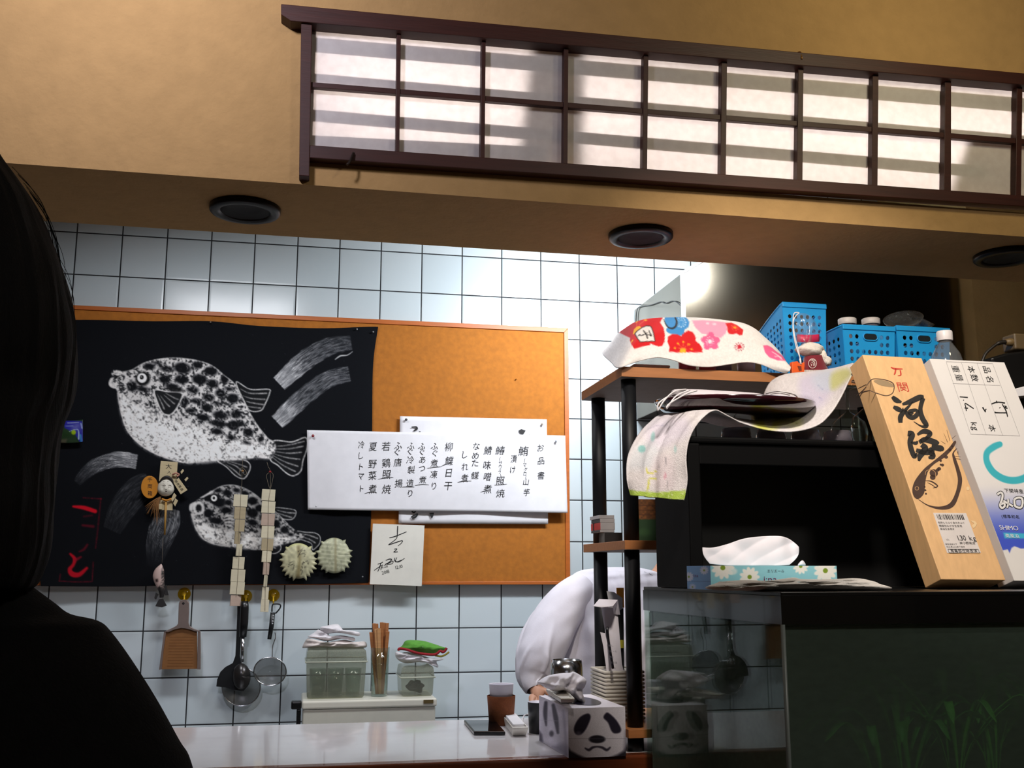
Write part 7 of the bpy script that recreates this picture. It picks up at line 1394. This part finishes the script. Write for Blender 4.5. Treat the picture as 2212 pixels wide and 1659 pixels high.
MB().lathe([(.0004, .40), (.16, .40), (.17, .41), (.17, .44), (.15, .452), (.0004, .455)], (xw, .54, 0), 32).build('seat', mat('stool_seat', (50, 34, 28), .5), st)
for a in (.8, 2.4, 3.9, 5.5): MB().tube([(xw+.12*math.cos(a), .54+.12*math.sin(a), .40), (xw+.17*math.cos(a), .54+.17*math.sin(a), .0)], .014, 10).build('leg', red_wood, st)
# ---- cook in a white coat, bent over, behind the shelf rack
YK_ = 3.0
ck = thing('person', tuple(P(1320, 1500, YK_)*np.array([1, 1, 0])), 'person in a white cook coat bending forward behind the black shelf posts', 'person')
def kp(x, y, Y, r): return (P(x, y, Y), r)
pel = P(1345, 1690, 3.02)
Bk = {'pelvis': (pel, .13), 'waist': kp(1330, 1530, 3.02, .10), 'chest': kp(1340, 1390, 3.03, .09), 'upper': kp(1352, 1310, 3.03, .06), 'neck': kp(1425, 1252, 3.06, .036), 'jaw': kp(1450, 1222, 3.08, .05), 'head': kp(1462, 1180, 3.10, .078), 'crown': kp(1478, 1150, 3.12, .05), 'nose0': kp(1500, 1200, 3.14, .014), 'nose': kp(1518, 1210, 3.15, .009),
      'shl': kp(1262, 1296, 2.98, .032), 'ell': kp(1166, 1412, 2.925, .034), 'wrl': kp(1150, 1470, 2.89, .020), 'hal': kp(1160, 1497, 2.87, .018), 'f1': kp(1150, 1512, 2.85, .010), 'f1b': kp(1148, 1528, 2.83, .008), 'f2': kp(1158, 1515, 2.85, .010), 'f2b': kp(1158, 1533, 2.83, .008), 'f3': kp(1166, 1514, 2.85, .010), 'f3b': kp(1167, 1530, 2.83, .008), 'f4': kp(1174, 1510, 2.85, .009), 'f4b': kp(1178, 1524, 2.83, .0075), 'th': kp(1178, 1492, 2.86, .010), 'thb': kp(1190, 1502, 2.85, .008),
      'shr': kp(1440, 1292, 3.10, .046), 'elr': kp(1478, 1420, 3.04, .04), 'wrr': kp(1440, 1500, 2.90, .03), 'har': kp(1425, 1520, 2.86, .03)}
Ek = [('pelvis', 'waist'), ('waist', 'chest'), ('chest', 'upper'), ('upper', 'neck'), ('neck', 'jaw'), ('jaw', 'head'), ('head', 'crown'), ('head', 'nose0'), ('nose0', 'nose'), ('upper', 'shl'), ('shl', 'ell'), ('ell', 'wrl'), ('wrl', 'hal'), ('hal', 'f1'), ('f1', 'f1b'), ('hal', 'f2'), ('f2', 'f2b'), ('hal', 'f3'), ('f3', 'f3b'), ('hal', 'f4'), ('f4', 'f4b'), ('hal', 'th'), ('th', 'thb'), ('upper', 'shr'), ('shr', 'elr'), ('elr', 'wrr'), ('wrr', 'har')]
for s, n in ((-1, 'l'), (1, 'r')):
    Bk.update({'hi'+n: ((pel[0]+s*.09, 3.02, pel[2]-.05), .09), 'kn'+n: ((pel[0]+s*.10, 2.98, .46), .06), 'an'+n: ((pel[0]+s*.10, 3.03, .09), .04), 'to'+n: ((pel[0]+s*.11, 2.90, .035), .032)}); Ek += [('pelvis', 'hi'+n), ('hi'+n, 'kn'+n), ('kn'+n, 'an'+n), ('an'+n, 'to'+n)]
skin('body', Bk, Ek, skin_m, ck)
cw_ = mat('white_coat', (228, 226, 236), .85, var=.03, scale=30, bump=.15, bscale=300)
rgc = np.random.default_rng(5); phc = rgc.uniform(0, 6.28, 12)
def fold(a, b): return .5*math.sin(2*a+3.1*b+phc[0])+.4*math.sin(5*a-4.3*b+phc[1])+.3*math.sin(3*a+9*b+phc[2])+.2*math.sin(9*a+6*b+phc[3])
mbc = MB(); V = []; n = 96
CRS = [(3.5, .9, .07, .018, 30, 14), (3.9, 1.1, .08, .020, 34, 18), (4.4, .5, .07, .016, 26, 14), (4.9, -.5, .09, .018, 34, 16), (5.4, -.9, .08, .016, 40, 18), (4.15, 1.4, .06, .014, 44, 12), (4.65, -.2, .07, .016, 48, 16)]
TR = cr([(1225, 1310, 1372, .012), (1230, 1266, 1398, .055), (1238, 1244, 1420, .08), (1256, 1224, 1440, .10), (1290, 1212, 1462, .115), (1340, 1204, 1478, .122), (1400, 1198, 1486, .126), (1460, 1190, 1488, .130), (1540, 1176, 1486, .136), (1640, 1160, 1496, .142), (1760, 1150, 1506, .145)], 7)
for i, (y, l, r, dp) in enumerate(TR):
    cL, cR = P(l, y, 3.03), P(r, y, 3.03); c = (cL+cR)/2; hw = (cR-cL)[0]/2; k = min(1, i/14)
    for q in range(n+1):
        t = 2*math.pi*q/n; f = .005*k*fold(t, i*.11)+k*sum(h_*math.exp(-(((t-a_-b_*i/60+math.pi) % (2*math.pi)-math.pi)/w_)**2)*math.exp(-((i-c_)/g_)**2) for a_, b_, w_, h_, c_, g_ in CRS); V.append(c+np.array([(hw+f*.5)*math.cos(t), (dp+f)*math.sin(t), 0]))
mbc.grid(np.array(V), len(TR), n+1)
CRA = [(k_*.9+.3, 1.6*(-1)**k_, .10, .20-.03*(k_ % 3), .2+.1*k_, .16) for k_ in range(9)]
SLV = cr([(1264, 1266, 2.99, 34), (1228, 1300, 2.97, 44), (1198, 1345, 2.95, 48), (1178, 1388, 2.93, 49), (1161, 1428, 2.92, 47), (1150, 1460, 2.905, 35), (1150, 1478, 2.89, 23), (1154, 1490, 2.88, 16)], 8)
pts_ = [P(a, b, c) for a, b, c, _ in SLV]; V = []
for i, p in enumerate(pts_):
    d_ = pts_[min(i+1, len(pts_)-1)]-pts_[max(i-1, 0)]; d_ /= np.linalg.norm(d_); a_ = np.cross(d_, [0, 1, 0]); a_ /= np.linalg.norm(a_); b_ = np.cross(a_, d_); rr = SLV[i][3]/2240*3.05; s0 = i/len(pts_)
    for q in range(n+1):
        t = 2*math.pi*q/n; f = 1+.03*fold(t*1.0, s0*4)+sum(h_*math.exp(-(((t-a_-b_*s0+math.pi) % (2*math.pi)-math.pi)/w_)**2)*math.exp(-((s0-c_)/g_)**2) for a_, b_, w_, h_, c_, g_ in CRA); V.append(p+rr*f*(a_*math.cos(t)+b_*math.sin(t)))
mbc.grid(np.array(V), len(pts_), n+1)
SR = cr([P(1440, 1290, 3.10), P(1478, 1350, 3.09), P(1490, 1430, 3.05), P(1450, 1490, 2.92)], 6); mbc.tube(SR, list(np.linspace(.07, .045, len(SR))), 20)
mbc.build('white_coat', cw_, ck, fixn=False)
MB().tube([P(1385, 1242, 2.965), P(1392, 1237, 2.962), P(1402, 1240, 2.964), P(1412, 1246, 2.97), P(1430, 1252, 2.98)], .003, 6).build('collar_seam', mat('collar_shadow', (150, 148, 156), .9), ck)  # grey line along the collar, its shade put into the colour
tr = MB()
for s in (-1, 1): tr.tube([(pel[0]+s*.08, 3.02, pel[2]+.02), (pel[0]+s*.095, 2.99, .5), (pel[0]+s*.10, 3.03, .08)], [.115, .085, .075], 20)
tr.build('trousers', mat('grey_trousers', (70, 72, 78), .9), ck)
V, a1, a2 = blob(P(1474, 1176, 3.105), (.088, .092, .100), 77, .05, 20); MB().grid(V, a1, a2).build('hair', black_hair, ck)
